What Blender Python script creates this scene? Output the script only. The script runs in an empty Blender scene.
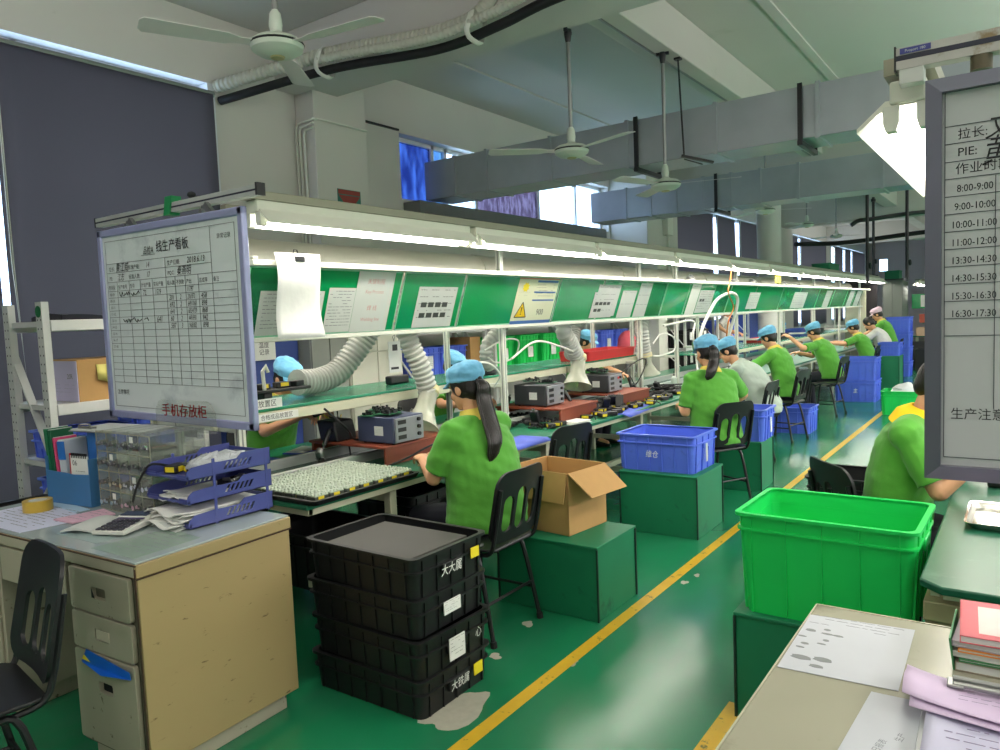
import bpy, bmesh, math, random
from mathutils import Vector as V, Matrix as M, noise
from mathutils.geometry import tessellate_polygon
PI = math.pi
R = math.radians
C = bpy.context.scene.collection
rnd = random.Random(7)
I4 = M.Identity(4)
TW = {}                       # world matrix of each object we made


def T(x=0, y=0, z=0): return M.Translation((x, y, z))
def RZ(a): return M.Rotation(a, 4, 'Z')
def RX(a): return M.Rotation(a, 4, 'X')
def RY(a): return M.Rotation(a, 4, 'Y')
def frame(o, x, y):
    x = V(x).normalized(); z = x.cross(V(y)).normalized(); y = z.cross(x)
    m = M((x, y, z)).transposed().to_4x4(); m.translation = V(o); return m


# ------------------------------------------------------------------ materials
MATS = {}


def s2l(c):
    return tuple((v / 255 / 12.92 if v / 255 <= .04045 else ((v / 255 + .055) / 1.055) ** 2.4) for v in c)


def mat(name, col, rough=.5, metal=0, var=.08, scale=12, bump=0, bscale=60, spec=.5, coat=0, dirt=None, dscale=4, dlo=.55, dhi=.7,
        emit=0, ecol=None, trans=0, alpha=1, stretch=None, sheen=0):
    """Principled surface with noise-driven colour variation, optional dirt blotches and bump. col is sRGB 0-255."""
    if name in MATS: return MATS[name]
    m = bpy.data.materials.new(name); m.use_nodes = True
    nt = m.node_tree; N = nt.nodes; L = nt.links
    b = N['Principled BSDF']; c = s2l(col)
    tc = N.new('ShaderNodeTexCoord')
    src = tc.outputs['Object']
    if stretch:
        mp = N.new('ShaderNodeMapping'); mp.inputs['Scale'].default_value = stretch
        L.new(src, mp.inputs[0]); src = mp.outputs[0]
    out = None
    if var:
        n = N.new('ShaderNodeTexNoise'); n.inputs['Scale'].default_value = scale; n.inputs['Detail'].default_value = 3
        L.new(src, n.inputs['Vector'])
        mx = N.new('ShaderNodeMix'); mx.data_type = 'RGBA'
        mx.inputs[6].default_value = tuple(v * (1 - var) for v in c) + (1,)
        mx.inputs[7].default_value = tuple(min(1, v * (1 + var)) for v in c) + (1,)
        L.new(n.outputs['Fac'], mx.inputs[0]); out = mx.outputs[2]
    if dirt:
        n2 = N.new('ShaderNodeTexNoise'); n2.inputs['Scale'].default_value = dscale; n2.inputs['Detail'].default_value = 6
        n2.inputs['Roughness'].default_value = .65
        L.new(src, n2.inputs['Vector'])
        rp = N.new('ShaderNodeMapRange'); rp.inputs[1].default_value = dlo; rp.inputs[2].default_value = dhi
        L.new(n2.outputs['Fac'], rp.inputs[0])
        mx2 = N.new('ShaderNodeMix'); mx2.data_type = 'RGBA'
        mx2.inputs[6].default_value = c + (1,)
        if out: L.new(out, mx2.inputs[6])
        mx2.inputs[7].default_value = s2l(dirt) + (1,)
        L.new(rp.outputs[0], mx2.inputs[0]); out = mx2.outputs[2]
    if out: L.new(out, b.inputs['Base Color'])
    else: b.inputs['Base Color'].default_value = c + (1,)
    b.inputs['Roughness'].default_value = rough; b.inputs['Metallic'].default_value = metal
    b.inputs['Specular IOR Level'].default_value = spec
    b.inputs['Coat Weight'].default_value = coat
    b.inputs['Transmission Weight'].default_value = trans; b.inputs['Alpha'].default_value = alpha
    b.inputs['Sheen Weight'].default_value = sheen
    if emit:
        b.inputs['Emission Color'].default_value = s2l(ecol or col) + (1,); b.inputs['Emission Strength'].default_value = emit
    if bump:
        n3 = N.new('ShaderNodeTexNoise'); n3.inputs['Scale'].default_value = bscale; n3.inputs['Detail'].default_value = 4
        L.new(src, n3.inputs['Vector'])
        bp = N.new('ShaderNodeBump'); bp.inputs['Strength'].default_value = bump; bp.inputs['Distance'].default_value = .01
        L.new(n3.outputs['Fac'], bp.inputs['Height']); L.new(bp.outputs[0], b.inputs['Normal'])
    MATS[name] = m; return m


def clear(name, col=(255, 255, 255), opac=.12, rough=.05, base=(235, 240, 240), fac=.5):
    """Thin clear plastic / glass: mostly transparent, a little gloss and milkiness."""
    if name in MATS: return MATS[name]
    m = bpy.data.materials.new(name); m.use_nodes = True; nt = m.node_tree; N = nt.nodes; L = nt.links
    b = N['Principled BSDF']; o = N['Material Output']
    b.inputs['Base Color'].default_value = s2l(base) + (1,); b.inputs['Roughness'].default_value = rough
    t = N.new('ShaderNodeBsdfTransparent'); t.inputs[0].default_value = s2l(col) + (1,)
    lw = N.new('ShaderNodeLayerWeight'); lw.inputs[0].default_value = .35
    ma = N.new('ShaderNodeMath'); ma.operation = 'MULTIPLY_ADD'; ma.inputs[1].default_value = fac; ma.inputs[2].default_value = opac; ma.use_clamp = True
    L.new(lw.outputs['Facing'], ma.inputs[0])
    mx = N.new('ShaderNodeMixShader'); L.new(ma.outputs[0], mx.inputs[0]); L.new(t.outputs[0], mx.inputs[1]); L.new(b.outputs[0], mx.inputs[2])
    L.new(mx.outputs[0], o.inputs[0]); MATS[name] = m; return m


def glow(name, col, st):
    if name in MATS: return MATS[name]
    m = bpy.data.materials.new(name); m.use_nodes = True; N = m.node_tree.nodes
    b = N['Principled BSDF']; b.inputs['Base Color'].default_value = (.8, .8, .8, 1)
    b.inputs['Emission Color'].default_value = s2l(col) + (1,); b.inputs['Emission Strength'].default_value = st
    MATS[name] = m; return m


# ------------------------------------------------------------------ geometry collector
TXT = {}


def text_data(s):
    if s not in TXT:
        c = bpy.data.curves.new('lettering', 'FONT'); c.body = s; c.resolution_u = 2
        o = bpy.data.objects.new('lettering', c); C.objects.link(o)
        me = bpy.data.meshes.new_from_object(o.evaluated_get(bpy.context.evaluated_depsgraph_get()))
        vs = [v.co.copy() for v in me.vertices]; fs = [tuple(p.vertices) for p in me.polygons]
        bpy.data.objects.remove(o); bpy.data.curves.remove(c); bpy.data.meshes.remove(me)
        TXT[s] = (vs, fs, min((v.x for v in vs), default=0), max((v.x for v in vs), default=0))
    return TXT[s]


def rrect(w, h, r, n=5, cx=0, cy=0):
    pts = []
    for (sx, sy, a0) in ((1, 1, 0), (-1, 1, 90), (-1, -1, 180), (1, -1, 270)):
        for k in range(n + 1):
            a = R(a0 + 90 * k / n)
            pts.append((cx + sx * (w / 2 - r) + r * math.cos(a), cy + sy * (h / 2 - r) + r * math.sin(a)))
    return pts


def catmull(P, n=6):
    P = [V(p) for p in P]; out = []
    Q = [P[0] * 2 - P[1]] + P + [P[-1] * 2 - P[-2]]
    for i in range(1, len(Q) - 2):
        a, b, c, d = Q[i - 1:i + 3]
        for k in range(n):
            t = k / n
            out.append(.5 * ((2 * b) + (c - a) * t + (2 * a - 5 * b + 4 * c - d) * t * t + (3 * b - a - 3 * c + d) * t ** 3))
    return out + [P[-1]]


class B:
    def __init__(s, m=None): s.bm = bmesh.new(); s.M = m.copy() if m else I4.copy(); s.mi = 0
    def at(s, m): s.M = m.copy(); return s
    def mat(s, i): s.mi = i; return s
    def v(s, p): return s.bm.verts.new(s.M @ V(p))
    def f(s, vs):
        try: fc = s.bm.faces.new(vs)
        except ValueError: return None
        fc.material_index = s.mi; return fc

    def box(s, c, d, m=None):
        m = m or I4; hx, hy, hz = d[0] / 2, d[1] / 2, d[2] / 2; c = V(c)
        k = [s.v(c + (m @ V((x * hx, y * hy, z * hz)))) for z in (-1, 1) for y in (-1, 1) for x in (-1, 1)]
        for q in ((0, 2, 3, 1), (4, 5, 7, 6), (0, 1, 5, 4), (2, 6, 7, 3), (0, 4, 6, 2), (1, 3, 7, 5)): s.f([k[i] for i in q])
        return s

    def bb(s, a, b): return s.box([(a[i] + b[i]) / 2 for i in range(3)], [abs(b[i] - a[i]) for i in range(3)])

    def poly(s, pts): s.f([s.v(p) for p in pts]); return s

    def bar(s, a, b, w, h, up=(0, 0, 1)):
        """rectangular bar from a to b, w across, h along 'up'"""
        a, b = V(a), V(b); y = (b - a); L = y.length; y = y.normalized(); x = y.cross(V(up)).normalized(); z = x.cross(y)
        m = M((x, y, z)).transposed().to_4x4()
        return s.box((a + b) / 2, (w, L, h), m)

    def prism(s, pts, z0, z1):
        n = len(pts); a = [s.v((p[0], p[1], z0)) for p in pts]; b = [s.v((p[0], p[1], z1)) for p in pts]
        s.f(a[::-1]); s.f(b)
        for i in range(n): s.f([a[i], a[(i + 1) % n], b[(i + 1) % n], b[i]])
        return s

    def plate(s, outline, holes, z0, z1):
        loops = [outline] + list(holes); flat = [p for l in loops for p in l]
        tri = tessellate_polygon([[V((p[0], p[1], 0)) for p in l] for l in loops])
        a = [s.v((p[0], p[1], z0)) for p in flat]; b = [s.v((p[0], p[1], z1)) for p in flat]
        for t in tri:
            s.f([a[i] for i in t]); s.f([b[i] for i in reversed(t)])
        k = 0
        for l in loops:
            n = len(l)
            for i in range(n): s.f([a[k + i], a[k + (i + 1) % n], b[k + (i + 1) % n], b[k + i]])
            k += n
        bmesh.ops.recalc_face_normals(s.bm, faces=s.bm.faces[:])
        return s

    def loft(s, rings, cap=True, closed=False):
        vs = [[s.v(p) for p in r] for r in rings]; n = len(vs[0]); m = len(vs)
        for i in range(m if closed else m - 1):
            a, b = vs[i], vs[(i + 1) % m]
            for j in range(n): s.f([a[j], a[(j + 1) % n], b[(j + 1) % n], b[j]])
        if cap and not closed: s.f(vs[0][::-1]); s.f(vs[-1])
        return s

    def tube(s, P, r, n=8, cap=True, closed=False, flat=1, up=None):
        P = [V(p) for p in P]; m = len(P); rr = list(r) if hasattr(r, '__len__') else [r] * m
        rings = []; ref = V(up) if up else None
        for i in range(m):
            if closed: t = P[(i + 1) % m] - P[i - 1]
            else: t = P[min(i + 1, m - 1)] - P[max(i - 1, 0)]
            t = t.normalized() if t.length > 1e-9 else V((0, 0, 1))
            if ref is None: ref = V((0, 0, 1)) if abs(t.z) < .9 else V((1, 0, 0))
            x = (ref - t * ref.dot(t)).normalized(); y = t.cross(x)
            if not up: ref = x
            rings.append([P[i] + (x * math.cos(2 * PI * k / n) + y * (flat * math.sin(2 * PI * k / n))) * rr[i] for k in range(n)])
        return s.loft(rings, cap, closed)

    def cyl(s, a, b, r, r2=None, n=16): return s.tube([a, b], [r, r if r2 is None else r2], n)

    def lathe(s, prof, n=24, m=None, cap=False):
        m = m or I4
        return s.loft([[m @ V((r * math.cos(2 * PI * k / n), r * math.sin(2 * PI * k / n), z)) for k in range(n)] for r, z in prof], cap)

    def ball(s, c, r, nu=14, nv=9, m=None):
        r = r if hasattr(r, '__len__') else (r, r, r); m = m or I4; c = V(c)
        rings = []
        for i in range(nv + 1):
            a = PI * (i + .02) / (nv + .04) - PI / 2
            rings.append([c + m @ V((r[0] * math.cos(a) * math.cos(2 * PI * k / nu), r[1] * math.cos(a) * math.sin(2 * PI * k / nu), r[2] * math.sin(a))) for k in range(nu)])
        return s.loft(rings)

    def text(s, t, h, m, align='l', sx=1.0, slant=0):
        """flat lettering, h = cap height in metres, m places its baseline"""
        vs, fs, x0, x1 = text_data(t); k = h / .73; o = {'l': 0, 'c': -(x0 + x1) / 2, 'r': -x1}[align]
        nv = [s.v(m @ V(((v.x + o + slant * v.y) * k * sx, v.y * k, 0))) for v in vs]
        for q in fs: s.f([nv[i] for i in q])
        return s

    def warp(s, fn):
        for v in s.bm.verts: v.co = V(fn(v.co))
        return s

    def join(s, o, m=None):
        m = m or I4; mp = {}
        for v in o.bm.verts: mp[v] = s.bm.verts.new(s.M @ m @ v.co)
        for q in o.bm.faces:
            try:
                nf = s.bm.faces.new([mp[v] for v in q.verts]); nf.material_index = q.material_index
            except ValueError: pass
        return s


def link(name, me, parent=None):
    o = bpy.data.objects.new(name, me); C.objects.link(o)
    if parent: o.parent = parent
    return o


def obj(name, b, mats, parent=None, world=False, bevel=0, seg=2, ang=35, fix=True, label=None):
    """link the collected geometry as ONE mesh object (local to its parent unless world=True)"""
    if fix: bmesh.ops.recalc_face_normals(b.bm, faces=b.bm.faces[:])
    if world and parent is not None: b.bm.transform(TW[parent.name].inverted())
    me = bpy.data.meshes.new(name); b.bm.to_mesh(me); b.bm.free()
    for m in (mats if isinstance(mats, (list, tuple)) else [mats]): me.materials.append(m)
    for p in me.polygons: p.use_smooth = True
    me.set_sharp_from_angle(angle=R(ang))
    o = link(name, me, parent)
    TW[o.name] = TW[parent.name] if parent else I4
    if bevel:
        md = o.modifiers.new('edge', 'BEVEL'); md.width = bevel; md.segments = seg; md.limit_method = 'ANGLE'; md.angle_limit = R(40); md.harden_normals = False
    if label: o['label'] = label
    return o


def tag(o, label, cat, group=None, kind=None):
    if label: o['label'] = label
    if cat: o['category'] = cat
    if group: o['group'] = group
    if kind: o['kind'] = kind
    return o


def thing(name, label, cat, loc=(0, 0, 0), rz=0, group=None):
    o = bpy.data.objects.new(name, None); C.objects.link(o); o.location = loc; o.rotation_euler = (0, 0, rz)
    o.empty_display_size = .05
    TW[o.name] = T(*loc) @ RZ(rz)
    return tag(o, label, cat, group)


def dup(root, loc, rz=0, label=None, group=None):
    """copy a thing, its parts and their sub-parts"""
    def cp(o, par):
        c = o.copy(); C.objects.link(c); c.parent = par
        for ch in list(o.children): cp(ch, c)
        return c
    c = cp(root, None); c.location = loc; c.rotation_euler = (0, 0, rz); TW[c.name] = T(*loc) @ RZ(rz)
    if label: c['label'] = label
    if group: c['group'] = group
    return c


def struct(name, b, mats, bevel=0, world=True, parent=None):
    o = obj(name, b, mats, parent, world=world, bevel=bevel)
    if not parent: o['kind'] = 'structure'
    return o


# shared materials
mWHITE = mat('white_paint', (216, 218, 206), .5, var=.05)
mIVORY = mat('ivory_steel', (205, 203, 178), .45, var=.06, dirt=(120, 110, 85), dlo=.68, dhi=.8)
mALU = mat('aluminium', (198, 202, 198), .4, metal=.3, var=.06)
mALUD = mat('aluminium_slot', (40, 42, 60), .5)
mSTEEL = mat('steel_dull', (150, 152, 150), .38, metal=.9, var=.1)
mCHROME = mat('chrome', (225, 225, 225), .12, metal=1, var=0)
mBLACK = mat('black_plastic', (22, 23, 26), .42, var=.15)
mBLKM = mat('black_steel', (24, 25, 28), .38, var=.1)
mDARK = mat('dark_rubber', (16, 17, 18), .7)
mGMAT = mat('green_worktop', (22, 118, 84), .32, var=.14, scale=5, dirt=(70, 130, 105), dlo=.6, dhi=.85, dscale=3)
mGBOX = mat('green_painted_board', (18, 118, 80), .55, var=.12, scale=6, dirt=(9, 62, 48), dlo=.6, dhi=.75)
mPAPER = mat('paper', (232, 233, 228), .75, var=.03)
mPAPER2 = mat('paper_greyish', (206, 210, 206), .75, var=.04)
mINK = mat('ink', (28, 28, 32), .6, var=0)
mINKG = mat('printed_grey', (120, 124, 130), .7, var=0)
mINKR = mat('red_ink', (196, 30, 44), .6, var=0)
mYEL = mat('yellow_label', (236, 214, 40), .55, var=.05)
mBLUEB = mat('blue_bin_plastic', (86, 114, 226), .42, var=.06, dirt=(58, 78, 170), dlo=.6, dhi=.75)
mGRNB = mat('green_bin_plastic', (24, 204, 92), .4, var=.05)
mHOSE = mat('grey_hose', (176, 178, 172), .6, var=.1)
mCARD = mat('cardboard', (182, 142, 88), .8, var=.06, scale=20)
mWOOD = mat('red_brown_board', (134, 62, 40), .5, var=.12, scale=8, stretch=(1, 6, 1))
mCABLE = mat('black_cable', (18, 18, 20), .5, var=0)
mSKIN = mat('skin', (214, 160, 122), .5, var=.05, scale=18)
mHAIR = mat('black_hair', (26, 20, 18), .38, var=.25, scale=40, bump=.4, bscale=50, stretch=(4, 4, .5))
# ================================================================== SETTING
XW, YN, YF, XR, ZC = -6.0, -3.5, 38.0, 9.0, 4.4
mWALL = mat('wall_paint', (206, 203, 196), .8, var=.05, scale=1.5, dirt=(150, 152, 136), dlo=.66, dhi=.8, dscale=2)
mCEIL = mat('ceiling_paint', (190, 187, 180), .85, var=.05, scale=1.0, dirt=(160, 162, 148), dlo=.6, dhi=.8, dscale=.8)
mFRAME = mat('window_frame_paint', (220, 222, 226), .5, var=.04, dirt=(150, 90, 50), dlo=.74, dhi=.78, dscale=7)


def floor_material():
    m = bpy.data.materials.new('green_epoxy_floor'); m.use_nodes = True; nt = m.node_tree; N = nt.nodes; L = nt.links; b = N['Principled BSDF']
    tc = N.new('ShaderNodeTexCoord')
    def nz(sc, det, st=(1, 1, 1)):
        mp = N.new('ShaderNodeMapping'); mp.inputs['Scale'].default_value = st; L.new(tc.outputs['Object'], mp.inputs[0])
        n = N.new('ShaderNodeTexNoise'); n.inputs['Scale'].default_value = sc; n.inputs['Detail'].default_value = det; n.inputs['Roughness'].default_value = .6
        L.new(mp.outputs[0], n.inputs['Vector']); return n.outputs['Fac']
    def rng(x, lo, hi, a=0, c=1):
        r = N.new('ShaderNodeMapRange'); r.inputs[1].default_value = lo; r.inputs[2].default_value = hi; r.inputs[3].default_value = a; r.inputs[4].default_value = c
        L.new(x, r.inputs[0]); return r.outputs[0]
    def mix(a, c, f):
        x = N.new('ShaderNodeMix'); x.data_type = 'RGBA'
        if isinstance(a, tuple): x.inputs[6].default_value = s2l(a) + (1,)
        else: L.new(a, x.inputs[6])
        x.inputs[7].default_value = s2l(c) + (1,); L.new(f, x.inputs[0]); return x.outputs[2]
    c = mix((20, 116, 74), (30, 128, 84), rng(nz(.9, 4), .3, .7))
    c = mix(c, (44, 122, 88), rng(nz(1.8, 2, (1, .5, 1)), .35, .85, 0, .7))
    c = mix(c, (64, 116, 94), rng(nz(5, 2, (1, .25, 1)), .45, .9, 0, .4))
    c = mix(c, (150, 160, 140), rng(nz(9, 2), .80, .81, 0, .8))
    L.new(c, b.inputs['Base Color'])
    L.new(rng(nz(1.5, 1), .3, .7, .17, .27), b.inputs['Roughness'])
    bp = N.new('ShaderNodeBump'); bp.inputs['Strength'].default_value = .05; bp.inputs['Distance'].default_value = .01
    L.new(nz(4, 2), bp.inputs['Height']); L.new(bp.outputs[0], b.inputs['Normal'])
    return m


mFLOOR = floor_material()
mCONC = mat('bare_concrete', (168, 166, 150), .8, var=.15, scale=30)
b = B(); b.bb((XW - .3, YN, -.1), (XR, YF, 0))
b.mat(1)


def blot(cx, cy, rx, ry, seed, n=26):
    r_ = random.Random(seed); ph = [r_.random() * 6 for _ in range(4)]
    pts = []
    for k in range(n):
        a = 2 * PI * k / n; q = 1 + .22 * math.sin(2 * a + ph[0]) + .14 * math.sin(3 * a + ph[1]) + .08 * math.sin(5 * a + ph[2])
        pts.append((cx + rx * q * math.cos(a), cy + ry * q * math.sin(a), .0008))
    b.poly(pts)


blot(-1.90, 2.27, .085, .20, 3); blot(-1.70, 2.88, .022, .035, 5); blot(-1.64, 4.1, .018, .035, 8); blot(-2.05, 2.75, .03, .03, 9)
blot(-2.12, 3.14, .03, .035, 11); blot(-1.62, 4.25, .015, .03, 12); blot(-1.70, 10.3, .02, .12, 14); blot(-1.45, 7.6, .03, .06, 15)
floor = struct('floor', b, [mFLOOR, mCONC])

# worn yellow lane lines
mLINE = mat('worn_yellow_paint', (206, 168, 34), .45, var=.12, scale=14, dirt=(92, 96, 44), dscale=16, dlo=.60, dhi=.66)
for (x0, x1, y0, y1) in ((-1.755, -1.69, -1, 37), (-.98, -.915, -1, 2.9)):
    b = B(); n = 60
    for k in range(n):
        a, c = y0 + (y1 - y0) * k / n, y0 + (y1 - y0) * (k + 1) / n
        b.poly([(x0, a, .0015), (x1, a, .0015), (x1, c, .0015), (x0, c, .0015)])
    struct('floor_marking', b, mLINE)

# left wall with openings (y0, y1, z0, z1)
OP = [(-2.0, 4.17, .25, 3.80), (6.6, 11.9, 3.03, 3.80), (14.0, 20.9, 1.0, 3.85), (22.4, 28.9, 1.0, 3.85), (30.0, 36.5, 1.0, 3.85)]
b = B(); y = YN
for (y0, y1, z0, z1) in OP:
    b.bb((XW - .3, y, 0), (XW, y0, ZC)); b.bb((XW - .3, y0, 0), (XW, y1, z0)); b.bb((XW - .3, y0, z1), (XW, y1, ZC)); y = y1
b.bb((XW - .3, y, 0), (XW, YF, ZC))
struct('wall_left', b, mWALL)
b = B(); b.bb((XW - .3, YF, 0), (-5.6, YF + .2, ZC)); b.bb((-5.6, YF, 0), (-5.2, YF + .2, 3.0)); b.bb((-5.6, YF, 3.6), (-5.2, YF + .2, ZC)); b.bb((-5.2, YF, 0), (XR, YF + .2, ZC))
struct('wall_far', b, mat('wall_far_paint', (192, 178, 176), .8, var=.05, scale=1))
b = B(); b.bb((XR, YN, 0), (XR + .2, YF, ZC)); struct('wall_right', b, mWALL)
b = B(); b.bb((XW - .3, YN - .2, 0), (XR, YN, ZC)); struct('wall_back', b, mWALL)
b = B(); b.bb((XW - .3, YN - .2, ZC), (XR + .2, YF + .2, ZC + .2))
struct('ceiling', b, mCEIL)

# beams, piers, columns
for n, (a, c) in {'beam_transverse': ((XW, 4.86, 3.9), (XR, 5.42, ZC)), 'beam_lengthwise': ((-3.0, 5.42, 4.0), (-2.70, YF, ZC)),
                  'beam_far': ((XW, 12.9, 3.75), (XR, 13.5, ZC)), 'beam_farther': ((XW, 21.2, 3.75), (XR, 21.8, ZC)), 'beam_last': ((XW, 29.2, 3.75), (XR, 29.8, ZC))}.items():
    b = B(); b.bb(a, c); struct(n, b, mCEIL, bevel=.01)
b = B(); b.bb((-5.2, 5.42, ZC - .02), (-5.1, 12.9, ZC)); b.bb((-2.05, 5.42, ZC - .02), (-1.95, 12.9, ZC)); struct('trim_ceiling', b, mCEIL)
b = B(); b.bb((XW, 5.09, 0), (-5.73, 5.80, ZC)); struct('pillar_wall', b, mWALL, bevel=.008)
b = B(); b.bb((XW, 11.95, 0), (-5.3, 13.3, ZC)); struct('pillar_window', b, mWALL, bevel=.008)
b = B(); b.bb((XW, 20.9, 0), (-5.5, 22.4, ZC)); struct('pillar_blind', b, mWALL, bevel=.008)
b = B(); b.cyl((-4.4, 16.0, 0), (-4.4, 16.0, ZC), .24, n=28); b.cyl((-4.4, 16.0, 3.72), (-4.4, 16.0, 3.80), .30, n=28)
struct('column_round', b, mat('column_paint', (214, 214, 208), .5, var=.04, scale=2))
b = B(); b.bb((-5.24, 11.45, 0), (-4.92, 11.80, 2.55)); struct('pillar_white', b, mWHITE, bevel=.005)
b = B(); b.bb((XW, 6.62, 2.86), (-5.74, 11.3, 3.0)); struct('window_ledge', b, mat('grey_ledge', (110, 112, 114), .6), bevel=.005)
# window frames and panes
mGLASS = clear('window_glass', (240, 248, 255), .03)


def film(name, col, dark, sc):
    m = bpy.data.materials.new(name); m.use_nodes = True; nt = m.node_tree; N = nt.nodes; L = nt.links; o = N['Material Output']
    tc = N.new('ShaderNodeTexCoord'); n = N.new('ShaderNodeTexNoise'); n.inputs['Scale'].default_value = sc; n.inputs['Detail'].default_value = 6
    mp = N.new('ShaderNodeMapping'); mp.inputs['Scale'].default_value = (1, 1.6, .5); L.new(tc.outputs['Object'], mp.inputs[0]); L.new(mp.outputs[0], n.inputs['Vector'])
    r = N.new('ShaderNodeMapRange'); r.inputs[1].default_value = .4; r.inputs[2].default_value = .62; L.new(n.outputs['Fac'], r.inputs[0])
    x = N.new('ShaderNodeMix'); x.data_type = 'RGBA'; x.inputs[6].default_value = s2l(dark) + (1,); x.inputs[7].default_value = s2l(col) + (1,); L.new(r.outputs[0], x.inputs[0])
    t = N.new('ShaderNodeBsdfTransparent'); L.new(x.outputs[2], t.inputs[0]); N.remove(N['Principled BSDF'])
    g = N.new('ShaderNodeBsdfGlossy'); g.inputs['Roughness'].default_value = .3; ms = N.new('ShaderNodeMixShader'); ms.inputs[0].default_value = .04
    L.new(t.outputs[0], ms.inputs[1]); L.new(g.outputs[0], ms.inputs[2]); L.new(ms.outputs[0], o.inputs[0]); return m


mFBLUE = film('blue_window_film', (96, 118, 158), (68, 82, 124), 5)
mFLBLUE = film('pale_blue_film', (118, 146, 166), (104, 132, 160), 9)
mFPUR = film('grey_violet_film', (132, 126, 140), (104, 96, 110), 14)


def window(n, y0, y1, z0, z1, panes):
    b = B(); t = .05
    for (a, c) in (((y0, z0), (y1, z0 + t)), ((y0, z1 - t), (y1, z1)), ((y0, z0), (y0 + t, z1)), ((y1 - t, z0), (y1, z1))): b.bb((XW - .2, a[0], a[1]), (XW - .14, c[0], c[1]))
    for p in panes[1:]: b.bb((XW - .2, p[0] - .025, z0), (XW - .14, p[0] + .025, z1))
    w = struct('window_%d' % n, b, mFRAME, bevel=.004)
    for i, p in enumerate(panes):
        e = panes[i + 1][0] if i + 1 < len(panes) else y1
        q = B(); q.bb((XW - .172, p[0], z0), (XW - .168, e, z1)); obj('pane', q, p[1], w)
    return w


window(1, -2.0, 4.17, .25, 3.80, [(-2.0, mGLASS), (-.5, mGLASS), (1.0, mGLASS), (2.6, mGLASS)])
b = B(); b.bb((XW - .20, 4.105, .25), (XW + .012, 4.175, 3.80)); struct('trim_1', b, mFRAME, bevel=.004)
window(2, 6.6, 11.9, 3.03, 3.80, [(6.6, mFBLUE), (7.36, mFLBLUE), (7.62, mGLASS), (8.25, mFPUR), (9.85, mGLASS), (11.0, mGLASS)])
window(3, 14.0, 20.9, 1.0, 3.85, [(14.0, mGLASS), (16.9, mGLASS), (18.5, mGLASS)])
window(4, 22.4, 28.9, 1.0, 3.85, [(22.4, mGLASS), (24.6, mGLASS), (27, mGLASS)])
window(5, 30.0, 36.5, 1.0, 3.85, [(30.0, mGLASS), (32.0, mGLASS), (34, mGLASS)])
b = B(); y = YF
for (a, c) in (((-5.6, 3.0), (-5.2, 3.04)), ((-5.6, 3.56), (-5.2, 3.6)), ((-5.6, 3.0), (-5.56, 3.6)), ((-5.24, 3.0), (-5.2, 3.6))): b.bb((a[0], y + .05, a[1]), (c[0], y + .1, c[1]))
w = struct('window_6', b, mFRAME)
q = B(); q.bb((-5.6, y + .07, 3.0), (-5.2, y + .075, 3.6)); obj('pane', q, mGLASS, w)

# roller blinds
mBLIND = mat('blind_fabric', (66, 68, 84), .85, var=.06, scale=3, bump=.15, bscale=300)
mBLINDD = mat('blind_fabric_dark', (50, 52, 58), .85, var=.05, scale=3)
for m_ in (mBLIND, mBLINDD):
    N = m_.node_tree.nodes; L_ = m_.node_tree.links; tr = N.new('ShaderNodeBsdfTranslucent'); tr.inputs[0].default_value = (.34, .29, .265, 1); ms = N.new('ShaderNodeMixShader'); ms.inputs[0].default_value = .42
    L_.new(N['Principled BSDF'].outputs[0], ms.inputs[1]); L_.new(tr.outputs[0], ms.inputs[2]); L_.new(ms.outputs[0], N['Material Output'].inputs[0])
mTUBE = mat('blind_tube', (120, 128, 122), .45, var=.04)


def blind(y0, y1, z0, z1, m, label, skew=0, x=-5.93):
    if 'left of the round' in label: x = -5.86
    t = thing('roller_blind', label, 'blind', (x, (y0 + y1) / 2, z0), group='roller blinds along the window wall')
    h = (y1 - y0) / 2; H = z1 - z0
    b = B(); b.cyl((0, -h - .02, H), (0, h + .02, H), .028); obj('roller_tube', b, mTUBE, t)
    b = B(); n = 14
    for k in range(n):
        a, c = -h + 2 * h * k / n, -h + 2 * h * (k + 1) / n
        fx = lambda q: .012 * math.sin(q * 2.1 + y0)
        for (za, zb) in ((0, H * .5), (H * .5, H)):
            g = lambda q, zz: (fx(q) * (1 - zz / H) + .026, q + skew * (1 - zz / H), zz)
            b.poly([g(a, za), g(c, za), g(c, zb), g(a, zb)])
    bmesh.ops.remove_doubles(b.bm, verts=b.bm.verts[:], dist=1e-4)
    o = obj('blind_fabric', b, m, t); md = o.modifiers.new('thick', 'SOLIDIFY'); md.thickness = .002
    b = B(); b.bb((.016, -h + skew, -.02), (.036, h + skew, .012)); obj('bottom_rail', b, mTUBE, t, bevel=.004)
    b = B(); b.tube([(.05, -h + .03, H - .02), (.055, -h + .03, H * .55), (.05, -h + .05, H * .32), (.05, -h + .02, H * .55), (.05, -h + .02, H - .02)], .004, 6); obj('pull_chain', b, mWHITE, t)
    return t


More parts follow.
